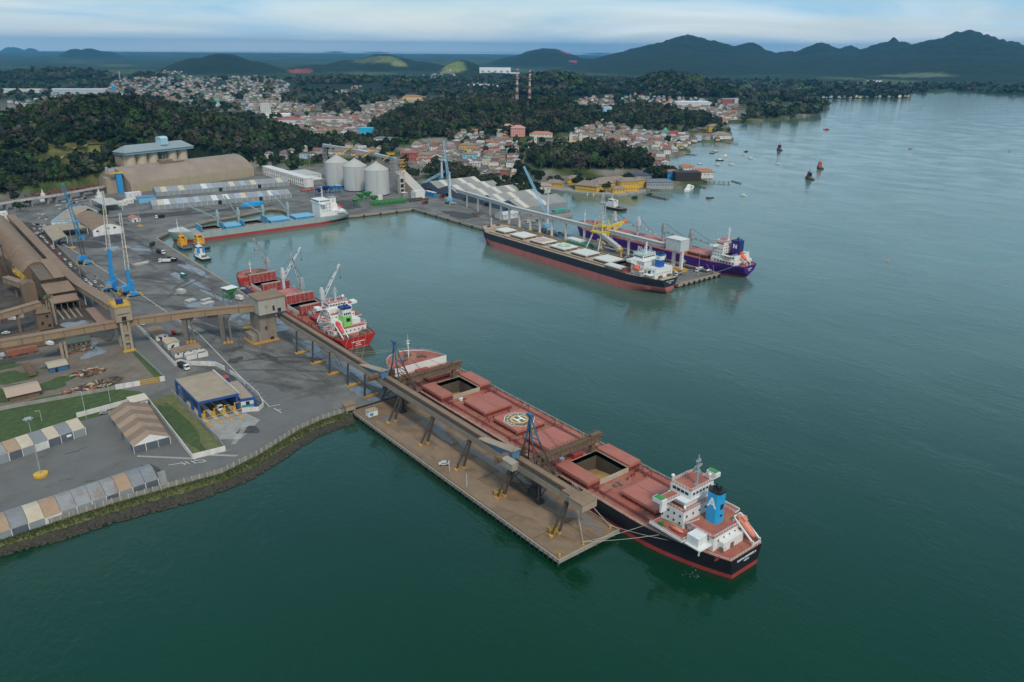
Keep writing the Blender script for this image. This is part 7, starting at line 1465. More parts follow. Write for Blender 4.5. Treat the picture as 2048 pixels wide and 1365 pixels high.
# ------------------------------------------------------------------ grain silos
m_silo = M('galvanised_silo',(.47,.48,.46),.5,.08,.15,dirt=(.38,.35,.28),damt=.45,dscale=.1,streak=True); m_silor = M('silo_cone',(.44,.425,.39),.6,.08,.2,dirt=(.34,.3,.25),damt=.4,dscale=.12)
for i, (x, y, l) in enumerate(((302.6,657.5,'nearest pale corrugated grain silo with conical roof'),(296.8,699.5,'middle pale corrugated grain silo with conical roof'),(295,743,'farthest pale corrugated grain silo with conical roof'))):
 t = thing('grain_silo', l, 'silo', (x,y,3), group='three grain silos'); r_ = 14.2; nb = 18
 for k in range(nb):
  z0, z1 = 4.2+28.2*k/nb, 4.2+28.2*(k+1)/nb; q = MB(); q.lathe((x,y,0),[(r_,z0+.03),(r_+.1,(z0+z1)/2),(r_,z1-.03)],40,cap=False); q.build('wall_ring', m_silo, t, smooth=50)
 q = MB(); q.lathe((x,y,0),[(r_-.15,4),(r_-.15,32.4)],40,cap=False); q.build('inner_wall', m_grey, t)
 q = MB(); q.lathe((x,y,0),[(r_+.3,3.02),(r_+.3,4.2),(r_-.5,4.25)],40,cap=False); q.build('base_ring', m_navy, t)
 for k in range(24):
  a, b = 2*math.pi*k/24, 2*math.pi*(k+1)/24-.01; q = MB(); q.add([(x+(r_+.3)*math.cos(a),y+(r_+.3)*math.sin(a),32.3),(x+(r_+.3)*math.cos(b),y+(r_+.3)*math.sin(b),32.3),(x+1.2*math.cos(b),y+1.2*math.sin(b),40.4),(x+1.2*math.cos(a),y+1.2*math.sin(a),40.4)],[(0,1,2,3)]); q.bar((x+(r_+.3)*math.cos(a),y+(r_+.3)*math.sin(a),32.4),(x+1.2*math.cos(a),y+1.2*math.sin(a),40.5),.14); q.build('roof_sector', m_silor, t)
 q = MB(); q.lathe((x,y,0),[(1.3,40.3),(1.3,41.2),(.4,41.6)],12); q.build('cap', m_silor, t)
 q = MB(); dx, dy = CAMP[0]-x, CAMP[1]-y; n_ = math.hypot(dx,dy); ux, uy = dx/n_, dy/n_
 for o_ in (-.5,.5): q.bar((x+ux*(r_+.3)-uy*o_+ux*.2,y+uy*(r_+.3)+ux*o_,4),(x+ux*(r_+.3)-uy*o_+ux*.2,y+uy*(r_+.3)+ux*o_,32.6),.3)
 q.build('ladder_rail', m_lgrey, t)
t = thing('silo_conveyor', 'grey conveyor bridge with yellow railings over the silo tops', 'conveyor', (312,700,44))
gallery(t, [(306,800,45),(316,742,44),(322,697,42.5),(326,652,41)], 3.0, 2.8, m_grey, m_lgrey, 15, .2, m_yel)
for x, y in ((317,742),(322,697),(325.4,657)): q = MB(); q.rail([(x-4.5,y-3,48),(x+1,y-3,48),(x+1,y+8,48),(x-4.5,y+8,48)],1.6,1.6,.28); q.box(x-4.5,x+1,y-3,y+8,47.7,47.95); q.bar((x-4,y,47.7),(x-14,y,41.5),.7); q.build('service_platform', m_yel, t)
q = MB(); q.lattice((306,798,3),(306,798,45),4,10,.4,up=(0,1,0)); q.build('support_tower', m_grey, t)
t = thing('elevator_tower', 'yellow zigzag stair and grey elevator tower beside the nearest silo', 'tower', (328,650,3))
q = MB(); q.lattice((326,649,3),(326,649,43),5,10,.4,up=(0,1,0)); q.build('frame', m_grey, t)
q = MB()
for k in range(10):
 z = 4+k*3.8; s_ = 1 if k%2 else -1; q.bar((331-2.5*s_,646,z),(331+2.5*s_,646,z+3.8),1.2,.35); q.box(331-3.6,331+3.6,645,648.6,z+3.7,z+3.9); q.rail([(327.4,645,z+3.9),(334.6,645,z+3.9)],1.1,2,.18)
q.build('stair', m_yel, t); q = MB(); q.box(323,329,640,646,3,26); q.box(322.6,329.4,639.6,646.4,26,26.4); q.build('concrete_frame', m_conc_l, t); windows(t,[(326,639.95,z) for z in (7,13,19)],4.2,4.2,'y',m_dark)
t = thing('truck_intake', 'steep pale sloping intake shed beside the silo stairs', 'shed', (344,650,3)); q = MB(); q.add([(338,628,3),(352,628,3),(352,676,3),(338,676,3),(338,628,5),(352,628,5),(352,676,25),(338,676,25)],BX); q.build('roof', M('dull_cream_sheet',(.44,.405,.35),.8,.08,.3,dirt=(.35,.3,.24),damt=.3), t)
for l, x0, x1, y0, y1, h, m_ in (('white container office beside the silo stairs',322,334,604,614,8,m_white),('white and blue double container by the sawtooth warehouse',345,349,612,620,5,m_blue),('white and blue double container nearest the sawtooth warehouse',345,349,602,610,5,m_blue),('small white kiosk by the green hoppers',284,290,624,630,4.5,m_wall),('small dark pump house at the silo foot',316,322,622,628,5,m_conc)):
 t = thing('container_office', l, 'container', ((x0+x1)/2,(y0+y1)/2,3)); q = MB(); q.box(x0,x1,y0,y1,3.05,3+h); q.build('body', m_, t); q = MB(); q.box(x0-.2,x1+.2,y0-.2,y1+.2,3+h,3.3+h); q.build('roof', m_wall, t); windows(t,[(x0-.03,y0+(y1-y0)*.3,3+h*.6),(x0-.03,y0+(y1-y0)*.7,3+h*.6)],1.2,1.0,'x')
# ------------------------------------------------------------------ striped storage rows, arched shed, silo house, office row
m_sg, m_sw, m_sb, m_sc = M('zinc_sheet',(.26,.265,.265),.75,.08,.3,rnd=.05), M('white_tent_sheet',(.56,.56,.54),.7,.1,.3), M('bluish_tent_sheet',(.31,.35,.39),.7,.1,.3,rnd=.06), M('cream_tent_sheet2',(.50,.44,.32),.75,.1,.3)
def striped(label, loc, rz, seq, w, depth):
 cols = dict(g=m_sg,w=m_sw,b=m_sb,c=m_sc); t = tent_row('storage_row', label, loc, rz, [(w,cols[c],m_wgrey) for c in seq], depth, 5.0, 8.8)
 q = MB()
 for k in (0.22,.52): x = -len(seq)*w*k; q.box(x-4,x-.2,-.15,.03,0,4.4)
 q.build('door_opening', m_dark, t)
striped('nearer long storage row with white, blue and cream striped roof',(211.5,694.5,3.03),R(-7.3),'ggbwgbggcbgwgwggbgbbgwcg',6.15,24)
striped('farther long storage row with cream striped grey roof, before the arched shed',(244.2,776.9,3.03),R(-6.8),'gcggggcgbgcgggbwgggcggcg',6.4,26)
t = thing('arched_warehouse', 'huge dusty brown arched warehouse below the wooded hill', 'warehouse', (75,834,3), local=True, rz=R(15.5))
D_, LN, n = 72, 172, 18; P = [(D_*i/n, 11+15.5*math.sin(math.pi*i/n)**.85) for i in range(n+1)]
mar = M('dusty_arch_roof',(.255,.195,.145),.9,.12,.08,dirt=(.33,.27,.21),damt=.5,dscale=.03)
for k in range(9):
 q = MB(); q.extr([(u,z) for u,z in P]+[(u,z-.5) for u,z in P[::-1]],LN*k/9,LN*(k+1)/9-.12,'x'); q.build('roof_section', mar, t, smooth=40)
q = MB(); q.poly([(0.2,0,0)]+[(0.2,u,z) for u,z in P]+[(.2,D_,0)]); q.poly([(LN-.2,0,0)]+[(LN-.2,u,z) for u,z in P]+[(LN-.2,D_,0)]); q.build('end_wall', M('dusty_end_wall',(.27,.21,.15),.9,.15,.3), t)
mfw = M('dusty_fluted_wall',(.40,.33,.22),.9,.12,.3,dirt=(.2,.16,.11),damt=.6,dscale=.3,streak=True,rnd=.05); wp = None
for k in range(86):
 if wp is None: wp = MB().box(.12,1.85,-.25,.05,0,11).build('wall_panel', mfw, t); o = wp
 else: o = dup(wp, parent=t); o.location = (k*2.0,0,0)
q = MB(); q.box(.3,LN-.3,.06,.5,0,11); q.build('wall_core', m_brownd, t); q = MB(); q.box(60,76,30,40,25,29.5); q.box(56,90,27,28.5,26.2,27.4); q.build('ridge_house', m_brownc, t)
t = thing('silo_house', 'row of cream concrete silo drums under one grey hipped roof with a blue ridge turret', 'silo', (100,950,3), local=True, rz=R(16.5))
dz = None
for k, x in enumerate((11,27,43,71,87)):
 if dz is None: q = MB(); q.lathe((0,0,0),[(7.8,0),(7.8,30)],28,cap=False); dz = q.build('silo_drum', M('cream_silo_concrete',(.52,.44,.32),.85,.1,.3,dirt=(.36,.29,.2),damt=.4,dscale=.15), t, smooth=50); o = dz
 else: o = dup(dz, parent=t)
 o.location = (x,10,0)
q = MB(); q.box(2,98,14,28,0,30); q.build('core', m_tan, t); q = MB(); q.lattice((57,6,0),(57,6,30),5,10,.5,up=(0,1,0)); q.build('stair_frame', m_grey, t)
q = MB(); q.box(0,100,-1,27,30,33); q.build('eave_band', M('grey_blue_band',(.17,.30,.36),.7,.1,.3), t)
q = MB(); q.add([(-1,-2,33),(101,-2,33),(101,28,33),(-1,28,33),(9,13,41),(91,13,41)],[(0,1,5,4),(1,2,5),(2,3,4,5),(3,0,4)]); q.build('roof', M('blue_grey_roof',(.24,.28,.28),.8,.12,.15,dirt=(.2,.26,.3),damt=.5,dscale=.08), t)
q = MB(); q.box(56,66,4,17,38,46); q.extr([(3.6,46),(7,48.6),(14,48.6),(17.4,46)],55.6,66.4,'x'); q.build('turret', M('pale_blue_turret',(.33,.52,.60),.7,.08,.3), t)
t = thing('intake_tower', 'blue pipe tower with yellow top at the left end of the arched warehouse', 'tower', (66,862,3)); q = MB(); q.box(63,69,842,848,3,26); q.build('blue_shaft', m_blue, t); q = MB(); q.box(52,63,848,862,3,21); q.build('concrete_block', m_tan, t); q = MB(); q.rail([(52,846,26),(70,846,26)],1.4,2,.25); q.box(56,71,841,850,26,26.6); q.build('platform', m_yel, t); q = MB(); q.cbox((60,850,29),(7,5,4)); q.tube((56,852,26),(56,852,33),1.6,n=10); q.build('top_machinery', m_grey, t)
t = thing('office_row', 'long white two-storey office row with pale flat roof behind the storage rows', 'office', (260,818,3))
q = MB(); q.box(255,266,752,886,3,13.5); q.build('wall', m_wall, t); q = MB(); q.box(254.6,266.4,751.6,886.4,13.5,14.2); q.build('roof', M('pale_flat_roof',(.62,.60,.55),.8,.08,.3), t); windows(t,[(254.95,758+k*6.2,z) for k in range(20) for z in (5.4,10.6)],2.4,1.6,'x')
for k in range(21): MB().box(254.2,255,754.6+k*6.2,755.4+k*6.2,3.05,13.5).build('pilaster', m_wall, t)
simple_house('flat_building','pale flat building behind the white office row','building',272,300,800,850,3.05,7,.3,m_wall,m_conc_l,'x',.3,False,5)
simple_house('white_hall','white roofed hall left of the farthest silo','building',268,286,765,800,3.05,6,.3,m_wgrey,m_wall,'x',.3,False,3)
t = thing('harbour_shed', 'shed with white arched gable and brown curved roof near the blue cranes', 'shed', (0,640,3)); n = 12; P = [(-12+25.4*i/n, 8.0+4.4*math.sin(math.pi*i/n)) for i in range(n+1)]
q = MB(); q.extr(P+[(u,z-.3) for u,z in P[::-1]],618.4,700); q.build('roof', m_brownc, t, smooth=40); q = MB(); q.poly([(-12,618,3)]+[(u,618,z+.5) for u,z in P]+[(13.4,618,3)]); q.build('front_gable', m_white, t); q = MB(); q.box(-12,-11.6,618.5,699,3,8); q.box(13,13.4,618.5,699,3,8); q.build('side_wall', m_wgrey, t); windows(t,[(-8,617.95,7.4),(1,617.95,9),(6.5,617.95,9)],2.2,1.4,'y')
q = MB(); q.box(-4,1.5,617.9,618.02,3.05,6.5); q.build('doorway', M('pale_grey_door',(.55,.55,.54),.7), t)
def canopy(label, P, h, roof, posts=True):
 t = thing('canopy_shed', label, 'canopy', (*P[0],3)); q = MB(); q.prism(P,3+h,3.5+h); q.build('roof', roof, t)
 for p in P: MB().box(p[0]-.3,p[0]+.3,p[1]-.3,p[1]+.3,3.05,3+h).build('post', m_lgrey, t)
 return t
canopy('tan canopy roof nearest the floodlight mast, open at its near end',[W(106,484,9),W(133,473,9),W(112,450,9),W(84,455,9)],6,m_tan); canopy('wide tan canopy roof behind the nearest tan canopy',[W(124,462,9),W(174,456,9),W(146,445,9),W(112,450,9)],6,m_tan)
canopy('beige open canopy over parked trucks near the bridge',[W(208,411,10.5),W(243,407,10.5),W(224,396,10.5),W(180,398,10.5)],7,m_conc_l)
simple_house('white_kiosk','white wall block under the nearest tan canopy','building',*sorted([-44.5,-34]),612.5,617,3.05,4.2,.3,m_wall,m_wall,'x',.1,True,3)
t = thing('angular_office', 'low angular office with brown flat roof and blue white edge', 'office', (-5,705,3)); PH = [W(102,446,6),W(168,446,6),W(196,429,6),W(194,424,6),W(170,414,6),W(140,418,6)]; q = MB(); q.prism(PH,3.05,6.6); q.build('wall', m_wall, t); q = MB(); q.prism([(p[0]*1.0,p[1]) for p in PH],6.6,7.6); q.build('fascia', m_lblue, t); cxp, cyp = sum(p[0] for p in PH)/6, sum(p[1] for p in PH)/6; q = MB(); q.prism([(cxp+(p[0]-cxp)*.93,cyp+(p[1]-cyp)*.93) for p in PH],7.6,7.7); q.build('roof', m_tan, t)
# elevated road at the left
t = thing('road_bridge', 'elevated concrete road bridge behind the parked cars', 'bridge', (-10,830,3)); BP = [(-140,772,9.5),(-48,809,11),(-7,822,11.2),(63,866,10.5),(90,890,8)]
q = MB()
for a, b in zip(BP,BP[1:]): q.add([tuple(v) for v in seg(a,b,9,-1.2,0)],BX)
q.build('deck', m_conc, t); ps = None
for a, b in zip(BP,BP[1:]):
 n = max(1,round(math.dist(a,b)/9))
 for k in range(n):
  p, r_ = Vector(a).lerp(Vector(b),k/n), Vector(a).lerp(Vector(b),(k+1)/n-.004); d = (r_-p).normalized(); nn_ = Vector((d.y,-d.x,0))*4.6; MB().bar(p+nn_+Vector((0,0,.5)),r_+nn_+Vector((0,0,.5)),.3,2.4).build('parapet_panel', m_conc_l, t)
  if k%2 == 0: MB().cbox((p.x,p.y,(3+p.z-1.2)/2),(1.2,6.5,p.z-1.2-3),math.atan2(d.y,d.x)).build('pier', m_conc, t)
simple_house('gatepost_tower','small white tower by the near end of the long conveyor','tower',-70,-62,738,748,3.05,9,.3,m_wall,m_wall,'x',.1,False,1)
for px, py, h, l in ((88,402,9,'white stepped monument behind the road bridge, left one'),(200,400,9,'white stepped monument behind the crane, right one')):
 x, y = W(px, py); one('white_monument', l, 'monument', MB().box(x-4,x+4,y-4,y+4,3,7).box(x-2,x+2,y-2,y+2,7,11).lathe((x,y,11),[(1.2,0),(.2,5)],8), m_wall)
t = thing('blue_shed', 'light blue flat-roofed hut beside the storage rows', 'hut', (50,790,3)); x, y = W(296,405); q = MB(); q.box(x-10,x+8,y-4,y+8,3.05,9); q.build('wall', m_lblue, t); q = MB(); q.box(x-10.4,x+8.4,y-4.4,y+8.4,9,9.5); q.build('roof', M('slate_blue_roof',(.12,.2,.32),.7,.1,.3), t)
for i, (px, py, w) in enumerate(((245,411,9),(258,407,9),(268,398,16))): x, y = W(px, py); simple_house('white_hut','low white hut in the row beside the light blue hut','hut',x-w/2,x+w/2,y-3,y+5,3.05,4 if i<2 else 7,.3,m_wall,m_wall,'x',.1,False,2)['group'] = 'low white huts'
x, y = W(271,443); simple_house('guard_hut','small white hut with faded red roof beside a floodlight drum','hut',x-4,x+4,y-4,y+10,3.05,3.4,1.4,m_wall,M('faded_red_tile',(.40,.15,.10),.8,.12,.5),'y',.5,True,2)
# logs / rusty wagons beyond the bridge
heap('scrap_rails','long heap of rusty rails and scrap beyond the road bridge',20,900,58,26,420,[M('red_rust',(.20,.085,.055),.9,.3,.2),M('dark_red_rust',(.12,.05,.04),.9,.3,.2),m_rust],2,8,3.2,3.5)
# stacked green hoppers, blue and red equipment near the silos
def hopper(label, x, y, s=1.0, mat=None, rz=0, z=3.05):
 t = thing('loading_hopper', label, 'hopper', (x,y,z), local=True, rz=rz); q = MB()
 for u, v in ((-3,-3),(3,-3),(-3,3),(3,3)): q.bar((u*s,v*s,0),(u*s*.9,v*s*.9,6*s),.4)
 q.bar((-3*s,-3*s,2*s),(3*s,3*s,2*s),.25); q.bar((3*s,-3*s,2*s),(-3*s,3*s,2*s),.25); q.bar((-2.7*s,-2.7*s,5.5*s),(2.7*s,-2.7*s,5.5*s),.4); q.bar((-2.7*s,2.7*s,5.5*s),(2.7*s,2.7*s,5.5*s),.4); q.build('frame', mat or m_green, t)
 q = MB(); q.add([(-.8*s,-.8*s,3*s),(.8*s,-.8*s,3*s),(.8*s,.8*s,3*s),(-.8*s,.8*s,3*s),(-3.2*s,-3.2*s,7*s),(3.2*s,-3.2*s,7*s),(3.2*s,3.2*s,7*s),(-3.2*s,3.2*s,7*s)],[(0,3,2,1),(0,1,5,4),(1,2,6,5),(2,3,7,6),(3,0,4,7)]); q.build('bin', mat or m_green, t); return t
for i, (px, py, s, l) in enumerate(((462,600,1.2,'green hopper with white canopy on the quay beside the red ship'),(722,403,1.2,'green hopper stacked near the silos, leftmost'),(735,400,1.3,'green hopper near the silos behind the white ship house'),(748,407,1.2,'green hopper with yellow rim near the silos'),(712,412,1.0,'small green hopper at the quay edge near the ship stern'))):
 x, y = W(px, py); h = hopper(l, x, y, s, m_green, .2)
 if i == 0: q = MB(); q.box(-4.4,4.4,-4,4,8.6,8.9); q.build('canopy', m_white, h); q = MB(); q.cbox((3.4,-5.5,2.2),(3,6,2.4)); q.build('control_cab', m_wall, h)
t = thing('spare_frame', 'long row of green steel frames lying at the silo foot', 'steel frame', (285,620,3)); q = MB(); x0, y0 = W(733,414); q.lattice((262,596,5),(302,592,5),4,14,.5); q.lattice((262,602,5),(302,598,5),4,14,.5); q.build('frame', m_green, t)
for i, (px, py, c, l) in enumerate(((640,392,m_navy,'dark blue grab hopper parked behind the sage grey ship, left one'),(652,388,m_navy,'dark blue grab hopper parked behind the sage grey ship, middle one'),(664,387,m_blue,'blue grab hopper parked behind the sage grey ship, right one'),(678,386,m_blue,'blue grab hopper closest to the farthest silo'))): x, y = W(px, py); hopper(l, x, y, 1.25, c, .4*i)
for i, (px, py, l) in enumerate(((612,383,'red flatbed trailer parked near the white office row, left one'),(634,380,'red flatbed trailer parked near the farthest silo, right one'))): x, y = W(px, py); one('flatbed_trailer', l, 'trailer', MB().box(x-7,x+7,y-1.4,y+1.4,4.1,4.5).box(x-7,x-6.7,y-1.4,y+1.4,4.5,6).box(x+2,x+6,y-1.2,y+1.2,3.1,4.1).box(x-6,x-4,y-1.2,y+1.2,3.1,4.1), m_red)
one('tarp_stack','bright blue tarpaulin stack lying behind the sage grey ship','tarpaulin',MB().prism(blob(*W(506,411),13,5,.1,14,2,.2),3.04,5.2).prism(blob(*W(506,411),10,3.4,.1,14,3,.2),5.2,6.6),M('bright_blue_tarp',(.02,.32,.62),.5,.1,.4))
x, y = W(870,345); t = thing('blue_workshop', 'blue walled workshop with grey roof behind the sawtooth warehouse', 'workshop', (x,y,3)); q = MB(); q.box(x-14,x+16,y-8,y+10,3.05,10); q.build('wall', m_blue, t); q = MB(); q.box(x-15,x+17,y-9,y+11,10,10.6); q.build('roof', m_grey, t)
for px, py, l in ((826,400,'long dark steel beam stack on the quay corner'),(838,402,'long dark pipe stack with red end on the quay corner')): x, y = W(px, py); one('beam_stack', l, 'steel beams', MB().box(x-12,x+12,y-1.5,y+1.5,3.05,4.6).box(x-10,x+14,y+2,y+4,3.05,4.2), m_steel)
# jetty at the warehouse corner, stacks on the pier
t = thing('stone_jetty', 'short stone jetty with a green boat shed beside the warehouse corner', 'jetty', (400,445,1)); q = MB(); q.prism([(372,446),(374,441),(408,434),(413,440),(412,448),(375,452)],-1,2.4); q.build('deck', m_conc, t); x, y = W(1118,424,2.4); q = MB(); q.box(x-9,x+7,y-4,y+2,2.4,5.5); q.build('green_stack', M('teal_net_stack',(.05,.30,.24),.7,.2,.4), t)
heap('cargo_stack','dark bagged cargo stacked under the yellow loader',318,262,14,16,200,[m_black,m_grey,m_steel],1.5,4,3.05,2.4)
heap('cargo_stack','dark cargo bundles beside the pale pier crane',331,372,6,22,120,[m_black,m_steel,m_blue],1.5,3.6,3.05,2.2)
heap('cargo_stack','row of dark bundles along the purple ship',334,255,3,60,140,[m_black,m_steel],1.5,3.6,3.05,1.6)
one('green_stack','green tarpaulin covered stack under the pier conveyor','stack',MB().box(306,316,308,332,3.05,7.5).box(306.5,315.5,309,331,7.5,8.0),M('dark_green_tarp',(.03,.17,.10),.7,.15,.4)); one('white_shelter','white roofed shelter beside the green tarpaulin stack','shelter',MB().box(309,317,318,336,8.01,9.2),m_wall)
x, y = W(1040,432); simple_house('pier_shed','pale grey shed behind the conveyor columns at the pier root','shed',330,352,452,466,3.05,5,1.6,m_wall,m_lgrey,'x',.5,False,4)
heap('brown_cargo','small heaps of brown ore on the pier root',326,492,4,7,60,[m_rust,M('red_ore',(.16,.07,.05),.95,.2,.5)],1,2.6,3.05,1.2)
# ------------------------------------------------------------------ sight lines over the terrain
_NA, _ND = 420, 420
_th = np.linspace(R(-38), R(38), _NA); _dd = np.geomspace(500, 9000, _ND)
_TH, _DD = np.meshgrid(_th, _dd); _X = CAMP[0]+_DD*np.sin(YAW+_TH); _Y = CAMP[1]+_DD*np.cos(YAW+_TH)
_E = (ground_z(_X, _Y)-CAMP[2])/_DD; _CM = np.maximum.accumulate(_E, axis=0)
def visible(x, y, top):
 dx, dy = x-CAMP[0], y-CAMP[1]; d = np.hypot(dx, dy); a = np.arctan2(dx, dy)-YAW
 i = np.clip(np.round((a-_th[0])/(_th[1]-_th[0])).astype(int), 0, _NA-1); j = np.clip(np.searchsorted(_dd, d)-2, 0, _ND-1)
 return ((ground_z(x, y)+top-CAMP[2])/d >= _CM[j, i]-0.0005) & (np.abs(a) < R(36))
def pix(x, y, z):
 dx, dy, dz = x-CAMP[0], y-CAMP[1], z-CAMP[2]; f = dx*_sy+dy*_cy; r = dx*_cy-dy*_sy
 zc_ = f*_cp-dz*_sp; yc = f*_sp+dz*_cp; u, v = r/zc_, yc/zc_; u, v = u*_cr+v*_sr, -u*_sr+v*_cr
 return 1024+FPX*u, 682.5-FPX*v
# ------------------------------------------------------------------ landmark buildings of the town
m_ty = M('ochre_yellow_wall',(.60,.36,.05),.8,.08,.4,dirt=(.3,.2,.08),damt=.35,dscale=.4,streak=True); m_tile = M('old_clay_roof',(.25,.19,.145),.9,.15,.3,dirt=(.14,.11,.09),damt=.5,dscale=.2); m_terra = M('terracotta_roof',(.40,.14,.075),.85,.12,.3,dirt=(.25,.1,.06),damt=.4)
def hip(q, x0, x1, y0, y1, z, rh, over=.8, mi=0):
 x0, x1, y0, y1 = x0-over, x1+over, y0-over, y1+over; w, d = x1-x0, y1-y0
 if w > d: a, b = (x0+d/2*.9,(y0+y1)/2), (x1-d/2*.9,(y0+y1)/2)
 else: a, b = ((x0+x1)/2,y0+w/2*.9), ((x0+x1)/2,y1-w/2*.9)
 V = [(x0,y0,z),(x1,y0,z),(x1,y1,z),(x0,y1,z),(*a,z+rh),(*b,z+rh),(x0,y0,z-.25),(x1,y0,z-.25),(x1,y1,z-.25),(x0,y1,z-.25)]
 F = [(0,1,5,4),(1,2,5),(2,3,4,5),(3,0,4)] if w > d else [(0,1,4),(1,2,5,4),(2,3,5),(3,0,4,5)]
 return q.add(V, F+[(6,7,1,0),(7,8,2,1),(8,9,3,2),(9,6,0,3),(9,8,7,6)], mi)
def block(name, label, cat, px, py, w, d, h, rh, wall, roof, rz=0.0, nwin=0, z=None, floors=1, win=(1.0,1.2), flat=False):
 x, y = WT(px, py); z = gz(x, y) if z is None else z; z = max(z, 2.0)
 t = thing(name, label, cat, (x,y,z), local=True, rz=rz); MB().box(-w/2,w/2,-d/2,d/2,-1.5,h).build('wall', wall, t)
 q = MB()
 if flat: q.box(-w/2-.3,w/2+.3,-d/2-.3,d/2+.3,h,h+.4)
 else: hip(q,-w/2,w/2,-d/2,d/2,h+.25,rh)
 q.build('roof', roof, t)
 if nwin: windows(t,[(-w/2+w*(k+.5)/nwin,-d/2-.03,h*(f+.55)/floors) for k in range(nwin) for f in range(floors)],win[0],win[1],'y'); m_ = max(2,int(nwin*d/w)); windows(t,[(-w/2-.03,-d/2+d*(k+.5)/m_,h*(f+.55)/floors) for k in range(m_) for f in range(floors)],win[0],win[1],'x')
 return t
RZV = YAW*-1
# yellow waterfront house
t = thing('yellow_waterfront_house', 'long ochre-yellow waterfront house with grey-brown tile roofs at the foot of the knoll', 'house', (*W(1185,378,2),2)); ang = math.atan2(W(1236,388,2)[1]-W(1110,378,2)[1], W(1236,388,2)[0]-W(1110,378,2)[0])
def wing(pts, h, rh, win=0, fl=1):
 (ax, ay), (bx, by), dep = pts; a, b = Vector((ax,ay,0)), Vector((bx,by,0)); d = (b-a); L_ = d.length; an = math.atan2(d.y,d.x)
 def T(v): c, s_ = math.cos(an), math.sin(an); return (a.x+v[0]*c-v[1]*s_, a.y+v[0]*s_+v[1]*c, v[2]+2)
 q = MB().box(0,L_,0,dep,0,h); q.v = [T(v) for v in q.v]; q.build('wall', m_ty, t); q = hip(MB(),0,L_,0,dep,h+.2,rh); q.v = [T(v) for v in q.v]; q.build('roof', m_tile, t)
 for f in range(fl):
  for k in range(win): q = MB().box(L_*(k+.5)/win-.6,L_*(k+.5)/win+.6,-.08,.04,h*(f+.4)/fl,h*(f+.4)/fl+1.5); q.v = [T(v) for v in q.v]; q.build('window', M('brown_shutter',(.10,.07,.04),.8,.2,.5), t)
wing((W(1092,374,2),W(1124,376,2),9),5,4,6); wing((W(1135,371,2),W(1160,371,2),10),8,4,5,2); wing((W(1150,381,2),W(1193,386,2),16),7,5,10,2); wing((W(1196,384,2),W(1262,377,2),22),9,6,0,2); wing((W(1240,384,2),W(1277,383,2),15),12,4,7,2); wing((W(1226,387,2),W(1250,386,2),8),5,3,4); wing((W(1268,380,2),W(1290,376,2),10),10,4,3)
struct(MB().prism([W(1088,378,1),W(1135,384,1),W(1180,388,1),W(1236,392,1),W(1262,389,1),W(1292,384,1),W(1290,372,1),W(1180,366,1),W(1092,368,1)],-1.5,2.0).build('sea_terrace', m_conc))
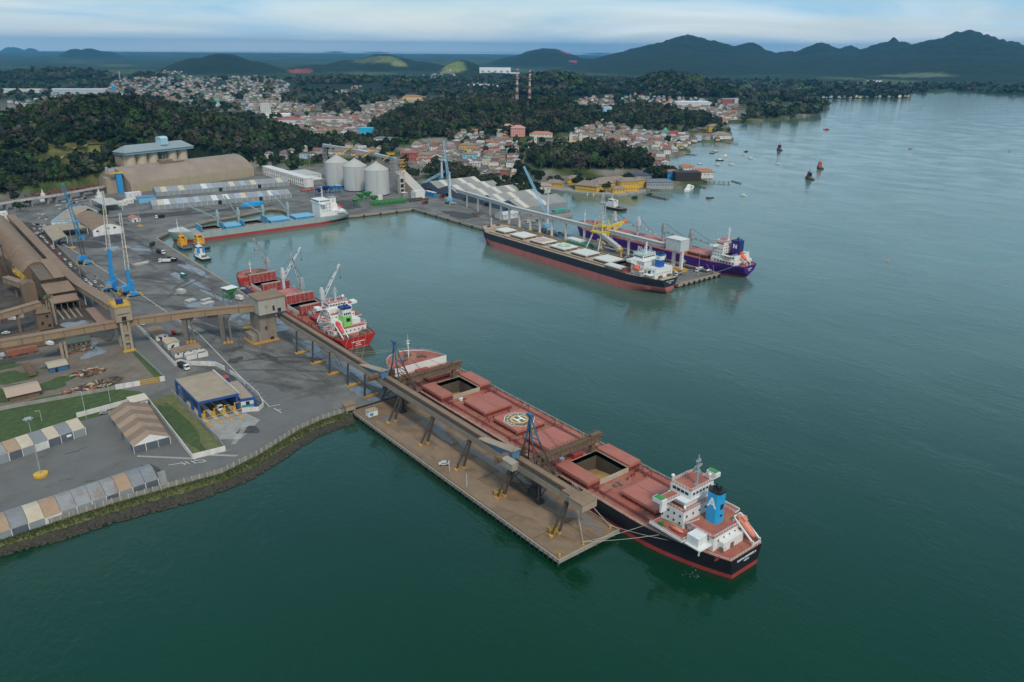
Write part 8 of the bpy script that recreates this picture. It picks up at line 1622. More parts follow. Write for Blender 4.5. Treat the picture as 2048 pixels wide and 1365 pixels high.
for l, px, py, w, d, h, rh, wm_, rm, nw, fl in (
  ('slate grey boathouse with a pale glazed front on the waterfront',1316,376,34,18,7,3,m_grey,M('slate_roof',(.14,.16,.17),.8,.12,.3),9,1),
  ('dark timber restaurant with slatted walls at the water edge',1372,362,34,20,11,1,M('black_timber',(.03,.022,.018),.8,.3,.5),M('black_flat_roof',(.03,.03,.032),.8,.2,.5),7,1),
  ('bright blue house next to the dark timber restaurant',1343,358,16,16,10,2,m_blue,M('faded_red_roof',(.36,.12,.10),.8,.12,.4),3,2),
  ('white house with terracotta roof at the end of the waterfront row',1372,346,18,16,9,3,m_wall,m_terra,4,2),
  ('long terracotta roofed dock house by the plank pier',1402,356,30,16,7,4,m_wall,m_terra,6,1),
  ('dark blue roofed house behind the slate boathouse',1280,362,26,16,7,3,m_wgrey,M('navy_roof',(.05,.06,.09),.75,.15,.4),6,1),
  ('red tile roof house with pink walls on the town slope',1015,263,20,16,9,4,M('salmon_wall',(.62,.30,.25),.8,.08,.4),M('salmon_roof',(.50,.24,.19),.8,.1,.4),5,2),
  ('big salmon pink house with stepped roof, largest on the town slope',1036,273,27,20,14,5,M('salmon_wall',(.62,.30,.25)),M('salmon_roof',(.50,.24,.19)),7,3),
  ('hall with a wide bright terracotta roof on the town slope',1082,274,44,20,5,4,m_wall,M('bright_terracotta',(.48,.17,.09),.85,.1,.3),6,1),
  ('cyan blue flat building in the valley beyond the silos',736,270,30,22,13,1,M('cyan_wall',(.02,.42,.62),.7,.06,.4),M('cyan_wall',(.02,.42,.62)),5,2),
  ('tall white apartment tower in the valley',533,236,20,16,34,1,m_wall,m_wall,4,8),
  ('white house group with dark blue windows beyond the silo conveyor',768,292,30,20,13,2,m_wall,M('slate_roof',(.14,.16,.17)),5,2),
  ('red-brown house with many white windows above the mangroves',820,322,24,16,12,3,M('brick_red_wall',(.36,.10,.085),.8,.1,.4),M('brick_red_roof',(.30,.12,.10),.85,.1,.3),5,2),
  ('orange-pink house beside the red-brown house above the mangroves',848,322,22,16,9,3,M('peach_wall',(.55,.27,.17),.8,.1,.4),m_tile,4,2),
  ('turquoise house with round green dome near the bay',1330,272,20,18,8,2,M('teal_wall',(.10,.36,.33),.8,.08,.4),m_tile,3,1),
  ('red house under the green dome near the bay',1345,272,18,14,8,1,M('crimson_wall',(.48,.05,.06),.8,.08,.4),M('crimson_wall',(.48,.05,.06)),3,1),
  ('ochre villa on the headland by the bay',1425,264,22,18,12,4,m_ty,m_tile,4,2),
  ('cream house with large hip roof on the headland tip',1440,278,36,26,7,6,m_wall,m_tile,6,1),
  ('long white school building with pale roof near the bay',1385,214,110,30,12,4,m_wall,M('pale_blue_roof',(.50,.55,.58),.7,.08,.3),12,2),
  ('apartment slab with red and white front above the bay',1455,208,40,16,15,1,M('brick_red_wall',(.36,.10,.085)),m_wall,9,5),
  ('white apartment end block beside the red and white slab',1471,208,11,14,16,1,m_wall,m_wall,3,5),
  ('sky blue narrow tower house on the saddle right of the masts',1214,232,20,18,20,1,M('sky_wall',(.32,.60,.70),.75,.06,.4),m_wall,3,3),
  ('yellow school house with clay roof on the valley ridge',825,202,60,22,12,5,M('pale_yellow_wall',(.62,.50,.22),.8,.06,.4),m_terra,9,2),
  ('white and red stadium stand beside the green pitch',585,250,56,18,11,2,m_wall,M('stadium_red',(.42,.10,.11),.7,.1,.4),8,1),
  ('long white hall with red roof beside the stadium pitch',655,246,90,20,10,3,m_wall,M('dull_brick_roof',(.30,.13,.10),.85,.12,.3),10,1),
  ('white church hall with steep green gable in the far town',430,213,36,26,12,8,m_wall,M('sea_green_roof',(.06,.27,.20),.7,.1,.4),0,1),
  ('ochre low house with brown roof between cranes and the slope',935,300,26,16,8,3,m_ty,m_tile,5,1),
  ('turquoise house on the lower town slope',940,318,22,14,7,2,M('turquoise_wall',(.20,.48,.52),.8,.08,.4),m_tile,4,1),
  ('pale house with open verandah right of the crane jib',1073,385,34,18,7,3,m_wall,M('tan_tile_roof',(.33,.25,.19),.9,.12,.4),6,1),
  ('white gabled house above the mangroves near the silos',834,300,15,12,9,5,m_wall,m_tile,2,2)):
 block('town_building', l, 'building', px, py, w, d, h, rh, wm_, rm, -.6 if px > 1100 else -.75, nw, None, fl, (1.3,1.5), rh <= 1)
# church with two towers
x, y = WT(1150,292); z = gz(x,y); t = thing('church', 'cream church with twin blue-domed bell towers behind the knoll', 'church', (x,y,z), local=True, rz=-.7)
q = MB(); q.box(-9,9,-16,16,-1,12); q.build('nave', M('cream_wall',(.62,.52,.34),.8,.08,.4), t); hip(MB(),-9,9,-16,16,12,5).build('roof', m_tile, t)
for s_ in (-8.5,8.5): q = MB(); q.box(s_-2.8,s_+2.8,-19,-13.4,-1,20); q.box(s_-3.1,s_+3.1,-19.3,-13.1,14,14.6); o = q.build('bell_tower', M('cream_wall',(.62,.52,.34)), t); q = MB(); q.lathe((s_,-16.2,20),[(2.9,0),(2.7,1.4),(1.6,3.0),(.4,4.2),(.15,5.6)],12); q.build('dome', M('faded_blue_dome',(.30,.42,.55),.6,.1,.4), o)
x, y = WT(1063,296); t = thing('church', 'white chapel with single square tower at the end of the town street', 'church', (x,y,gz(x,y)), local=True, rz=-.7); q = MB(); q.box(-6,6,-8,14,-1,8); q.build('nave', m_wall, t); hip(MB(),-6,6,-8,14,8,4).build('roof', m_tile, t); q = MB(); q.box(4,9,-12,-7,-1,20); q.box(3.7,9.3,-12.3,-6.7,20,20.6); q.build('bell_tower', m_wall, t); windows(t,[(6.5,-12.05,15)],1.4,2.4,'y')
x, y = WT(1330,268); one('green_dome','round green dome beside the red house near the bay','dome',MB().lathe((x,y,gz(x,y)),[(5,0),(5,5),(4.6,8),(3,10.5),(1.2,11.6),(.2,12)],20),M('green_dome_paint',(.05,.34,.20),.6,.1,.3),smooth=40)
# red and white radio masts and the far mast
m_rw1, m_rw2 = M('mast_red',(.45,.08,.05),.6,.1,.5), M('mast_white',(.65,.62,.58),.6,.1,.5)
def radio(label, px, pyb, pyt, d, w):
 x, y, z0 = WD(px, pyb, d); zt = WD(px, pyt, d)[2]; z0 = min(z0, gz(x,y)+2); t = thing('radio_mast', label, 'mast', (x,y,z0)); n = 9
 for k in range(n):
  a, b = z0+(zt-z0)*k/n, z0+(zt-z0)*(k+1)/n; f0, f1 = 1-.72*k/n, 1-.72*(k+1)/n; MB().lattice((x,y,a),(x,y,b),w*f0,3,.42,up=(0,1,0),taper=f1/f0).build('mast_section', m_rw1 if k%2 == 0 else m_rw2, t)
 for f in (.55,.72,.86,.97): MB().cbox((x,y,z0+(zt-z0)*f),(w*.9,w*.9,1.0)).lathe((x+w*.4,y-w*.3,z0+(zt-z0)*f+1.5),[(.2,-1),(1.1,0),(.2,1)],8).build('antenna_platform', m_rw2, t)
radio('red and white lattice radio mast on the wooded hill, left one',1034,194,138,1800,4.6); radio('red and white lattice radio mast on the wooded hill, right one',1059,196,141,1815,4.2); radio('red and white lattice mast far off in the left town',241,166,143,4300,6)
# far industrial halls
m_fw = M('far_white_hall',(.74,.74,.72),.7,.04,.05)
for l, px, py, dist, w, h, m_ in (('big white factory hall far off in the middle of the hills',990,131,5200,195,26,m_fw),('low white hall right of the big far factory',1029,136,5150,60,8,m_fw),('long white warehouse roof below the far factory',965,160,3650,110,10,m_fw),('group of white sheds left of the masts',1010,165,3600,80,8,m_fw),('grey long shed far off on the left, with a red end',163,183,3300,190,16,M('far_grey_hall',(.42,.46,.47),.7,.05,.05)),('pale long shed at the far left edge',30,178,3500,200,12,M('far_tan_hall',(.55,.52,.46),.7,.05,.05)),('red roofed hall behind the grey long shed',200,172,3380,60,14,M('far_red_hall',(.5,.05,.05),.7,.05,.05)),('small blue tower hall in the far left town',227,176,3400,12,20,m_blue),('white greenhouse roofs by the far bay',1748,165,4900,75,9,m_fw),('white hall at the far left edge behind the wooded hill',35,222,1900,60,8,m_fw),('white sports hall in the far town',555,217,2050,60,9,m_fw),('white shed among the far fields on the right',1145,130,8200,80,14,M('far_red_hall',(.5,.05,.05)))):
 x, y, z = WD(px, py, dist); z = gz(x,y); t = thing('far_hall', l, 'hall', (x,y,z), local=True, rz=RZV+.05); MB().box(-w/2,w/2,-w*.16,w*.16,-3,h).build('wall', m_, t); q = MB(); q.extr([(-w*.165,h),(0,h*1.18),(w*.165,h)],-w/2-1,w/2+1,'x'); q.build('roof', m_, t)
 for k in range(5): MB().box(-w/2+w*(k+.3)/5,-w/2+w*(k+.7)/5,-w*.162,-w*.158,h*.1,h*.5).build('door', m_wgrey, t)
# ------------------------------------------------------------------ houses of the town
WALLC = [('white',(.72,.70,.66)),('cream',(.62,.54,.40)),('pale grey',(.45,.45,.44)),('peach',(.56,.36,.26)),('pale yellow',(.62,.50,.24)),('light blue',(.36,.52,.62)),('brick red',(.33,.13,.10)),('pale green',(.42,.50,.38)),('pink',(.58,.36,.34)),('tan',(.42,.33,.24))]
ROOFC = [('grey-brown',(.21,.165,.13)),('terracotta',(.33,.135,.085)),('dark grey',(.10,.10,.105)),('pale grey',(.40,.39,.37)),('brown',(.16,.105,.08)),('dull red',(.26,.10,.08))]
wm_ = [M('house_wall_'+n.replace(' ','_'), c, .85, .08, .3, dirt=(.2,.18,.15), damt=.3, dscale=.3) for n, c in WALLC]; rm_ = [M('house_roof_'+n.replace('-','_').replace(' ','_'), c, .9, .15, .4, dirt=(.1,.09,.08), damt=.4, dscale=.3) for n, c in ROOFC]
def ob_mat(o, m):
 o.material_slots[0].link = 'OBJECT'; o.material_slots[0].material = m
HT = []
for sh, w, d, h, rh in (('low hip-roofed',12,10,4,2.6),('gable-roofed',10,13,4.5,3.4),('two-storey',11,10,7,2.4),('flat-roofed',12,11,6.5,0),('long low',18,9,3.8,2.2),('small',8,8,3.6,2.4)):
 wq = MB().box(-w/2,w/2,-d/2,d/2,-2,h)
 if 'gable' in sh: wq.add([(-w/2,-d/2,h),(w/2,-d/2,h),(0,-d/2,h+rh)],[(0,1,2)]); wq.add([(-w/2,d/2,h),(w/2,d/2,h),(0,d/2,h+rh)],[(0,1,2)])
 rq = MB()
 if rh == 0: rq.box(-w/2-.2,w/2+.2,-d/2-.2,d/2+.2,h,h+.35); rq.box(-2,1,-1,2,h+.35,h+1.6)
 elif 'gable' in sh:
  for s_ in (-1,1): rq.add([(s_*(w/2+.6),-d/2-.5,h-.2),(0,-d/2-.5,h+rh+.1),(0,d/2+.5,h+rh+.1),(s_*(w/2+.6),d/2+.5,h-.2),(s_*(w/2+.6),-d/2-.5,h+.05),(0,-d/2-.5,h+rh+.35),(0,d/2+.5,h+rh+.35),(s_*(w/2+.6),d/2+.5,h+.05)],BX)
 else: hip(rq,-w/2,w/2,-d/2,d/2,h+.2,rh)
 e = []
 for k in range(3): e.append((-w/2+w*(k+.5)/3,-d/2-.02,h*.55 if h < 6 else h*.72,0))
 if h > 6: e += [(-w/2+w*(k+.5)/3,-d/2-.02,h*.28,0) for k in range(3)]
 e += [(-w/2-.02,-d/4,h*.6,1),(-w/2-.02,d/4,h*.6,1)]
 HT.append((sh,wq,rq,e))
def mesh_of(q, name, mat):
 me = bpy.data.meshes.new(name); me.from_pydata([tuple(v) for v in q.v], [], q.f); me.materials.append(mat); me.update(); return me
HM = [(sh, mesh_of(wq,'house_wall',wm_[0]), mesh_of(rq,'house_roof',rm_[0]), e) for sh,wq,rq,e in HT]
WM = [mesh_of(MB().box(-.6,.6,-.06,.06,-.65,.65),'house_window',m_glass), mesh_of(MB().box(-.06,.06,-.6,.6,-.65,.65),'house_window',m_glass)]
AREAS = [('on the town slope above the mangroves',[(795,318),(830,292),(905,290),(920,262),(1005,262),(1030,285),(1035,330),(1045,385),(1000,375),(905,345),(850,338)],150,1.0),
 ('between the knoll and the bay shore',[(1135,268),(1210,246),(1235,258),(1300,268),(1395,272),(1445,280),(1375,292),(1360,302),(1318,312),(1338,330),(1305,342),(1290,312),(1240,288),(1170,283)],190,1.0),
 ('along the far shore road right of the masts',[(1140,210),(1180,196),(1300,190),(1400,200),(1475,205),(1480,240),(1440,248),(1400,232),(1340,222),(1260,216),(1215,222)],300,1.0),
 ('in the central valley',[(570,262),(560,240),(620,235),(700,222),(760,205),(850,196),(870,206),(790,232),(745,262),(730,282),(690,272),(640,268)],290,1.0),
 ('behind the grain silos',[(610,290),(700,284),(760,290),(775,300),(740,318),(660,312),(600,322),(520,325),(515,318)],42,1.0),
 ('in the far left town',[(210,168),(290,150),(340,142),(400,158),(520,152),(590,170),(560,205),(630,215),(600,235),(520,232),(450,212),(380,210),(300,196),(215,190)],800,1.0),
 ('at the left edge behind the wooded hill',[(0,205),(60,205),(110,190),(170,182),(190,196),(90,222),(0,236)],60,1.0),
 ('on the far bay point',[(1590,198),(1815,192),(1815,196),(1600,203)],60,.9),
 ('on the far hills in the middle',[(840,150),(900,142),(915,152),(860,162)],50,1.0),('below the far factory',[(915,166),(1010,172),(985,180),(930,176)],40,1.0),('on the wooded ridge in the middle',[(640,196),(720,172),(735,182),(650,208)],30,1.0)]
cand = []; taken = {}
LMK = [WT(*p) for p in ((1015,263),(1082,274),(1150,292),(1063,296),(736,270),(533,236),(768,292),(820,322),(1330,272),(1425,264),(1385,214),(1455,207),(1214,232),(825,202),(655,246),(940,318),(1073,385),(1372,362),(1343,358))]
def keep_clear(x, y, r): return any((x-a)**2+(y-b)**2 < r*r for a, b in LMK)
for ar, P, n, dens in AREAS:
 xs, ys = [p[0] for p in P], [p[1] for p in P]; k = 0; tries = 0
 while k < n and tries < n*14:
  tries += 1; px, py = rr.uniform(min(xs),max(xs)), rr.uniform(min(ys),max(ys))
  if not inpoly(np.array([px]),np.array([py]),P)[0]: continue
  x, y = WT(px,py); d = math.hypot(x-CAMP[0],y-CAMP[1]); c = (int(x//11),int(y//11))
  if d > 6500 or keep_clear(x,y,19) or inpoly(np.array([x]),np.array([y]),PORT)[0]: continue
  if any((c[0]+i,c[1]+j) in taken and math.dist(taken[(c[0]+i,c[1]+j)],(x,y)) < 12.5 for i in (-1,0,1) for j in (-1,0,1)): continue
  z = gz(x,y)
  if z < 0 or z > 60: continue
  taken[c] = (x,y); cand.append((d,x,y,z,ar)); k += 1
cand.sort(); lab = {}
fw = MB(); fcols = []
for i, (d, x, y, z, ar) in enumerate(cand):
 sh, wme, rme, e = HM[rr.choice((0,0,1,1,2,2,3,4,5,0))]; wi = rr.choice((0,0,0,0,0,1,1,2,2,3,4,5,6,7,8,9)); ri = rr.choice((0,0,0,0,1,2,3,3,4,4,5)); rz = -.72+rr.choice((0,R(90)))+rr.gauss(0,.12)
 if i < 292:
  l = 'a %s %s house with %s roof %s' % (sh, WALLC[wi][0], ROOFC[ri][0], ar); l = l[2:]
  t = bpy.data.objects.new('town_house', None); COL.objects.link(t); t.location = (x,y,z); t.rotation_euler = (0,0,rz); t['label'] = l; t['category'] = 'house'; lab.setdefault(l,[]).append(t)
  o = bpy.data.objects.new('wall', wme); COL.objects.link(o); o.parent = t; ob_mat(o, wm_[wi]); o = bpy.data.objects.new('roof', rme); COL.objects.link(o); o.parent = t; ob_mat(o, rm_[ri])
  if sh != 'flat-roofed' : pass
  for u, v, w_, k in e: o = bpy.data.objects.new('window', WM[k]); COL.objects.link(o); o.parent = t; o.location = (u,v,w_)
 else:
  c_, s_ = math.cos(rz), math.sin(rz); hq = HT[HM.index((sh,wme,rme,e))]
  for q, m_ in ((hq[1], wi),(hq[2], 10+ri)): fw.add([(x+a*c_-b*s_, y+a*s_+b*c_, z+cz) for a, b, cz in q.v], q.f, m_)
  for u, v, w_, k in e:
   q = [(-.7,-.08,-.7),(.7,-.08,-.7),(.7,-.08,.7),(-.7,-.08,.7)] if k == 0 else [(-.08,-.7,-.7),(-.08,.7,-.7),(-.08,.7,.7),(-.08,-.7,.7)]
   fw.add([(x+(a+u)*c_-(b+v)*s_, y+(a+u)*s_+(b+v)*c_, z+cz+w_) for a, b, cz in q], [(0,1,2,3)], 16)
for l, os_ in lab.items():
 for o in os_: o['group'] = 'houses '+l.split(' roof ')[1]
o = fw.build('distant_houses', wm_+rm_+[m_glass]); o['kind'] = 'stuff'; o['label'] = 'crowded small houses of the town beyond the nearest ones'
# streets, pitch, yards among the houses
def gsheet(name, pts, mat, dz=.35, kind='structure'):
 o = MB().poly([(x,y,max(2.6,gz(x,y))+dz) for x, y in pts]).build(name, mat); o['kind'] = kind
def street(P, w, mat, dz=.5, name='street'):
 q = MB(); Q = []
 for a, b in zip(P,P[1:]):
  for k in range(10): Q.append((a[0]+(b[0]-a[0])*k/10, a[1]+(b[1]-a[1])*k/10))
 Q = [WT(px,py) for px, py in Q+[P[-1]]]
 for a, b in zip(Q,Q[1:]):
  d = Vector((b[0]-a[0],b[1]-a[1],0)).normalized(); n = Vector((-d.y,d.x,0))*w/2; za, zb = max(2.6,gz(*a))+dz, max(2.6,gz(*b))+dz; q.poly([(a[0]-n.x,a[1]-n.y,za),(b[0]-n.x,b[1]-n.y,zb),(b[0]+n.x,b[1]+n.y,zb),(a[0]+n.x,a[1]+n.y,za)])
 struct(q.build(name, mat))
street([(708,268),(722,285),(735,298)],16,m_asph2); street([(970,285),(985,305),(992,325),(1000,345)],9,m_asph2); street([(300,200),(420,186),(560,160)],12,m_asph2); street([(1210,250),(1260,275),(1340,296)],9,m_asph2); q = MB(); P_ = [W(*p,3) for p in ((-40,356),(30,353),(110,352),(170,347),(222,342))]
for a, b in zip(P_,P_[1:]): q.add([tuple(v) for v in seg((*a,3.6),(*b,3.6),11,0,.3)],BX)
struct(q.build('hill_road', m_asph2))
for P_ in ([(112,322),(165,317),(222,309)],[(105,337),(165,333),(222,326)],[(125,305),(170,299),(222,292)]): street(P_,3.5,M('terrace_earth',(.20,.17,.07),.95,.2,.2),1.2,'terrace_path'); street([(560,228),(640,212),(650,198)],10,m_asph2)
gsheet('pitch',[WT(p,q) for p,q in ((636,256),(668,256),(672,250),(640,250))],M('pitch_green',(.10,.20,.05),.9,.15,.2),.8)
# ------------------------------------------------------------------ trees
SPC = [('dark green',(.013,.025,.010)),('mid green',(.021,.038,.013)),('grey-green',(.027,.036,.022)),('olive',(.046,.052,.019)),('bright green',(.032,.062,.017)),('brownish',(.054,.050,.036))]
def leaf_mat(name, col=None):
 m = bpy.data.materials.new(name); m.use_nodes = True; n = m.node_tree.nodes; l = m.node_tree.links; b = n['Principled BSDF']; b.inputs['Roughness'].default_value = .9; b.inputs['Specular IOR Level'].default_value = .2
 c = n.new('ShaderNodeTexCoord'); a = n.new('ShaderNodeTexNoise'); a.inputs['Scale'].default_value = .55; a.inputs['Detail'].default_value = 4; l.new(c.outputs['Object'], a.inputs['Vector'])
 r = n.new('ShaderNodeMapRange'); r.inputs[1].default_value = .3; r.inputs[2].default_value = .7; r.inputs[3].default_value = .55; r.inputs[4].default_value = 1.55; l.new(a.outputs[0], r.inputs[0])
 h = n.new('ShaderNodeMixRGB'); h.blend_type = 'MULTIPLY'; h.inputs[0].default_value = 1; l.new(r.outputs[0], h.inputs[2])
 if col: h.inputs[1].default_value = (*col,1)
 else: v = n.new('ShaderNodeVertexColor'); v.layer_name = 'leaf'; l.new(v.outputs[0], h.inputs[1])
 l.new(h.outputs[0], b.inputs['Base Color']); return m
def crown_template(seed, nl, rxy=1.0, rz_=.85, core=True, size=.42):
 g = np.random.default_rng(seed); V = []; F = []
 lob = [(g.normal(0,.33),g.normal(0,.33),g.normal(.12,.25),g.uniform(.5,.75)) for _ in range(6)]
 for k in range(nl):
  lx, ly, lz, lr = lob[g.integers(6)]; th = g.uniform(0,2*np.pi); u = g.uniform(-.35,1); s_ = math.sqrt(max(0,1-u*u)); nrm = np.array([s_*math.cos(th), s_*math.sin(th), u]); c = np.array([lx,ly,lz])+nrm*lr*g.uniform(.8,1.12); c *= [rxy,rxy,rz_]
  n_ = nrm+g.normal(0,.45,3); n_ /= np.linalg.norm(n_); a = np.cross(n_,[.3,.5,.81]); a /= np.linalg.norm(a); b = np.cross(n_,a); sz = size*g.uniform(.6,1.25); o = len(V)
  for q in ((1,0),(.2,.9),(-.9,.35),(-.5,-.8),(.6,-.75)): V.append(c+a*sz*q[0]*g.uniform(.7,1.1)+b*sz*q[1]*g.uniform(.7,1.1)+n_*g.normal(0,.05))
  F += [(o,o+1,o+2),(o,o+2,o+3),(o,o+3,o+4)]
 if core:
  for lx, ly, lz, lr in lob[:4]:
   o = len(V); n = 6
   for z, r_ in ((-.8,.3),(-.3,.85),(.4,.8),(.85,.3)):
    for i in range(n): t = 2*np.pi*i/n; V.append(np.array([(lx+lr*.85*r_*math.cos(t))*rxy,(ly+lr*.85*r_*math.sin(t))*rxy,(lz+lr*.85*z)*rz_]))
   for j in range(3):
    for i in range(n): a, b, c, d = o+j*n+i, o+j*n+(i+1)%n, o+(j+1)*n+(i+1)%n, o+(j+1)*n+i; F += [(a,b,c),(a,c,d)]
 return np.array(V), np.array(F)
NEAR_T = [crown_template(s,46) for s in range(5)]; MID_T = [crown_template(20+s,13,core=True,size=.62) for s in range(4)]; HERO_T = [crown_template(40+s,120,size=.30) for s in range(6)]
g = np.random.default_rng(11)
def scatter(dmin, dmax, n):
 a = g.uniform(R(-35.5),R(35.5),n); d = np.sqrt(g.uniform(dmin**2,dmax**2,n)); return CAMP[0]+d*np.sin(YAW+a), CAMP[1]+d*np.cos(YAW+a), d
def in_px(x, y, polys):
 px, py = pix(x, y, 5.0); r_ = np.zeros(len(x), bool)
 for P in polys: r_ |= inpoly(px, py, P)
 return r_
CLEAR = [[(62,350),(75,318),(110,290),(150,283),(222,286),(224,345),(150,360),(60,372)],[(600,120),(640,126),(638,152),(575,152)]]
GROVE = [[(850,340),(905,352),(1000,382),(1048,398),(1080,402),(1075,388),(1040,350),(1020,385),(930,345),(870,330)],[(0,352),(70,345),(215,350),(200,368),(110,378),(0,392)],[(1480,248),(1500,236),(1600,228),(1640,228),(1640,218),(1590,222),(1500,230)],[(560,290),(620,285),(700,276),(745,282),(760,300),(700,292),(600,310)],[(745,272),(775,260),(790,300),(770,305)],[(1610,205),(1660,208),(1655,216),(1612,214)],[(1480,205),(1600,203),(1815,194),(1815,186),(1600,192),(1480,198)],[(1290,352),(1330,344),(1345,352),(1310,360)]]
def forest(dmin, dmax, n, hmin, town):
 x, y, d = scatter(dmin, dmax, n); H = hillz(x, y); w = inpoly(x, y, WATER) | inpoly(x, y, PORT); gv = in_px(x, y, GROVE); cl = in_px(x, y, CLEAR); px, py = pix(x, y, H+3)
 cl2 = np.zeros(len(x), bool)
 for P in CLEAR: cl2 |= inpoly(px, py, P)
 tn = g.random(n) < town*(fbm(x/70+3, y/70, 3) > .47); dense = (H > hmin) & ~cl2
 ok = (dense | gv | tn) & ~w & ~(cl & cl2) & visible(x, y, 12.0)
 bad = in_px(x, y, [a[1] for a in AREAS]) & (H < 14) & ~gv & (g.random(n) > .13); ok &= ~bad
 return x[ok], y[ok], d[ok]
def thin(x, y, d, r_):
 order = np.argsort(d); seen = {}; out = []
 for i in order:
  rad = r_*(1 if d[i] < 1500 else 1.15); c = (int(x[i]//rad), int(y[i]//rad)); b = False
  for a in (-1,0,1):
   for e in (-1,0,1):
    q = seen.get((c[0]+a,c[1]+e))
    if q and (q[0]-x[i])**2+(q[1]-y[i])**2 < rad*rad: b = True
  if not b: seen[c] = (x[i],y[i]); out.append(i)
 return np.array(out, int)
nx, ny, nd = forest(560, 2150, 80000, 5, .07); k = thin(nx, ny, nd, 5.6); nx, ny, nd = nx[k], ny[k], nd[k]
mxx, myy, md = forest(2150, 4700, 130000, 16, .05); k = thin(mxx, myy, md, 11.5); mxx, myy, md = mxx[k], myy[k], md[k]
def species(x, y, n):
 a = fbm(x/38, y/38, 3)+g.normal(0,.15,n); return np.digitize(a, [.36,.47,.54,.60,.68])
def joined(name, label, x, y, T, rad, pick=None):
 n = len(x); sp = species(x, y, n); z = ground_z(x, y); Vs = []; Fs = []; Cs = []; off = 0
 for i in range(n):
  V, F = T[int(g.integers(len(T)))]; r_ = rad*g.choice((.6,.8,1,1,1.25,1.5))*g.uniform(.85,1.15); hh = g.uniform(.8,1.4); c, s_ = math.cos(i*2.4), math.sin(i*2.4)
  P = np.empty_like(V); P[:,0] = (V[:,0]*c-V[:,1]*s_)*r_+x[i]; P[:,1] = (V[:,0]*s_+V[:,1]*c)*r_+y[i]; P[:,2] = (V[:,2]*hh+.75)*r_+z[i]+1.5*g.random()
  Vs.append(P); Fs.append(F+off); off += len(V); col = np.array(SPC[sp[i]][1])*g.uniform(.55,1.55); Cs.append(np.tile(np.append(col,1),(len(V),1)))
 V, F, C = np.concatenate(Vs), np.concatenate(Fs), np.concatenate(Cs)
 me = bpy.data.meshes.new(name); me.vertices.add(len(V)); me.vertices.foreach_set('co', V.astype(np.float32).ravel()); me.loops.add(F.size); me.loops.foreach_set('vertex_index', F.astype(np.int32).ravel()); me.polygons.add(len(F)); me.polygons.foreach_set('loop_start', np.arange(0,F.size,3,dtype=np.int32)); me.polygons.foreach_set('loop_total', np.full(len(F),3,np.int32)); me.update(calc_edges=True)
 at = me.color_attributes.new('leaf','FLOAT_COLOR','POINT'); at.data.foreach_set('color', C.astype(np.float32).ravel()); me.materials.append(LEAFV)
 o = bpy.data.objects.new(name, me); COL.objects.link(o); o['kind'] = 'stuff'; o['label'] = label; return len(F)
LEAFV = leaf_mat('forest_leaves'); LEAFS = [leaf_mat('leaves_'+n.replace('-','_').replace(' ','_'), c) for n, c in SPC]; m_trunk = M('tree_bark',(.12,.10,.08),.95,.2,.5)
# single trees standing in and around the port
EXTRA = [(210,440,5,1),(180,436,4,1),(298,372,6,0),(392,366,6,2),(385,362,5,1),(244,378,6,0),(176,354,8,1),(136,360,8,1),(60,385,6,2),(1236,372,6,0),(1202,382,5,0),(1216,380,4.5,1),(1330,352,7,1),(1344,354,6,1),(1320,356,6,0),(42,424,4.5,1),(56,415,4,0),(30,405,5,2),(1270,392,4,1),(1300,386,4,0),(36,360,7,1),(12,372,7,3),(815,285,9,0),(790,300,9,1),(770,318,7,1),(935,268,6,1),(1110,275,7,0),(1405,262,8,0),(1440,262,7,1),(1180,372,4,1)]
ex = np.array([W(p[0],p[1],3) for p in EXTRA]); used = []
order = np.argsort(nd)[:265]; indiv = [(ex[i,0],ex[i,1],EXTRA[i][2],EXTRA[i][3]) for i in range(len(EXTRA))]
sp_ = species(nx[order], ny[order], len(order))
indiv += [(nx[j],ny[j],5.4*float(g.uniform(.75,1.3)),int(sp_[q])) for q, j in enumerate(order)]
HM_ = []
for V, F in HERO_T: me = bpy.data.meshes.new('crown'); me.from_pydata(V.tolist(), [], F.tolist()); me.materials.append(LEAFS[0]); me.update(); HM_.append(me)
tq = MB(); tq.tube((0,0,-.4),(0.04,.02,.9),.085,.05,7); tq.tube((.04,.02,.85),(.35,.15,1.45),.04,.02,5); tq.tube((.04,.02,.8),(-.3,.2,1.4),.04,.02,5); tq.tube((.04,.02,.9),(-.02,-.3,1.5),.035,.018,5); TRK = mesh_of(tq,'trunk',m_trunk)
tl = {}
def tree_region(px, py):
 if px < 640: return ('on the left hill above the terraces' if px < 260 else 'on the left hill behind the silo house' if px < 420 else 'at the right end of the left hill') if py < 355 and px < 620 and py > 180 and not (620 > px > 560 and py > 285) else 'around the port sheds on the left'
 if py > 335 and px < 1100: return 'in the mangroves '+('beside the lowered crane jib' if px < 905 else 'above the warehouse ridge' if px < 960 else 'below the town street' if px < 1010 else 'right of the town street' if px < 1050 else 'at the water behind the warehouse')
 if px > 1040 and py > 262: return 'on the knoll above the yellow waterfront house'
 if px > 1200: return 'on the wooded rise by the bay'
 return 'on the slope under the radio masts'
XL = ['round tree by the near end of the long conveyor, upper one','round tree by the near end of the long conveyor, lower one','dark tree before the left part of the arched warehouse wall','grey-green tree before the middle of the arched warehouse wall','smaller tree beside the grey-green one at the arched warehouse','dark tree at the foot of the blue intake tower','round tree right of the terraced grass slope','broad tree beside the hill road below the grass terraces','tree above the rusty rail heap at the left edge','dark tree on the terrace before the yellow waterfront house','small tree at the yellow house, left one of a pair','small tree at the yellow house, right one of a pair','tree behind the bright blue waterfront house, left one','tree behind the bright blue waterfront house, middle one','tree behind the dark restaurant on the waterfront','bright round tree beside the long conveyor far end','small dark tree above the long conveyor far end']
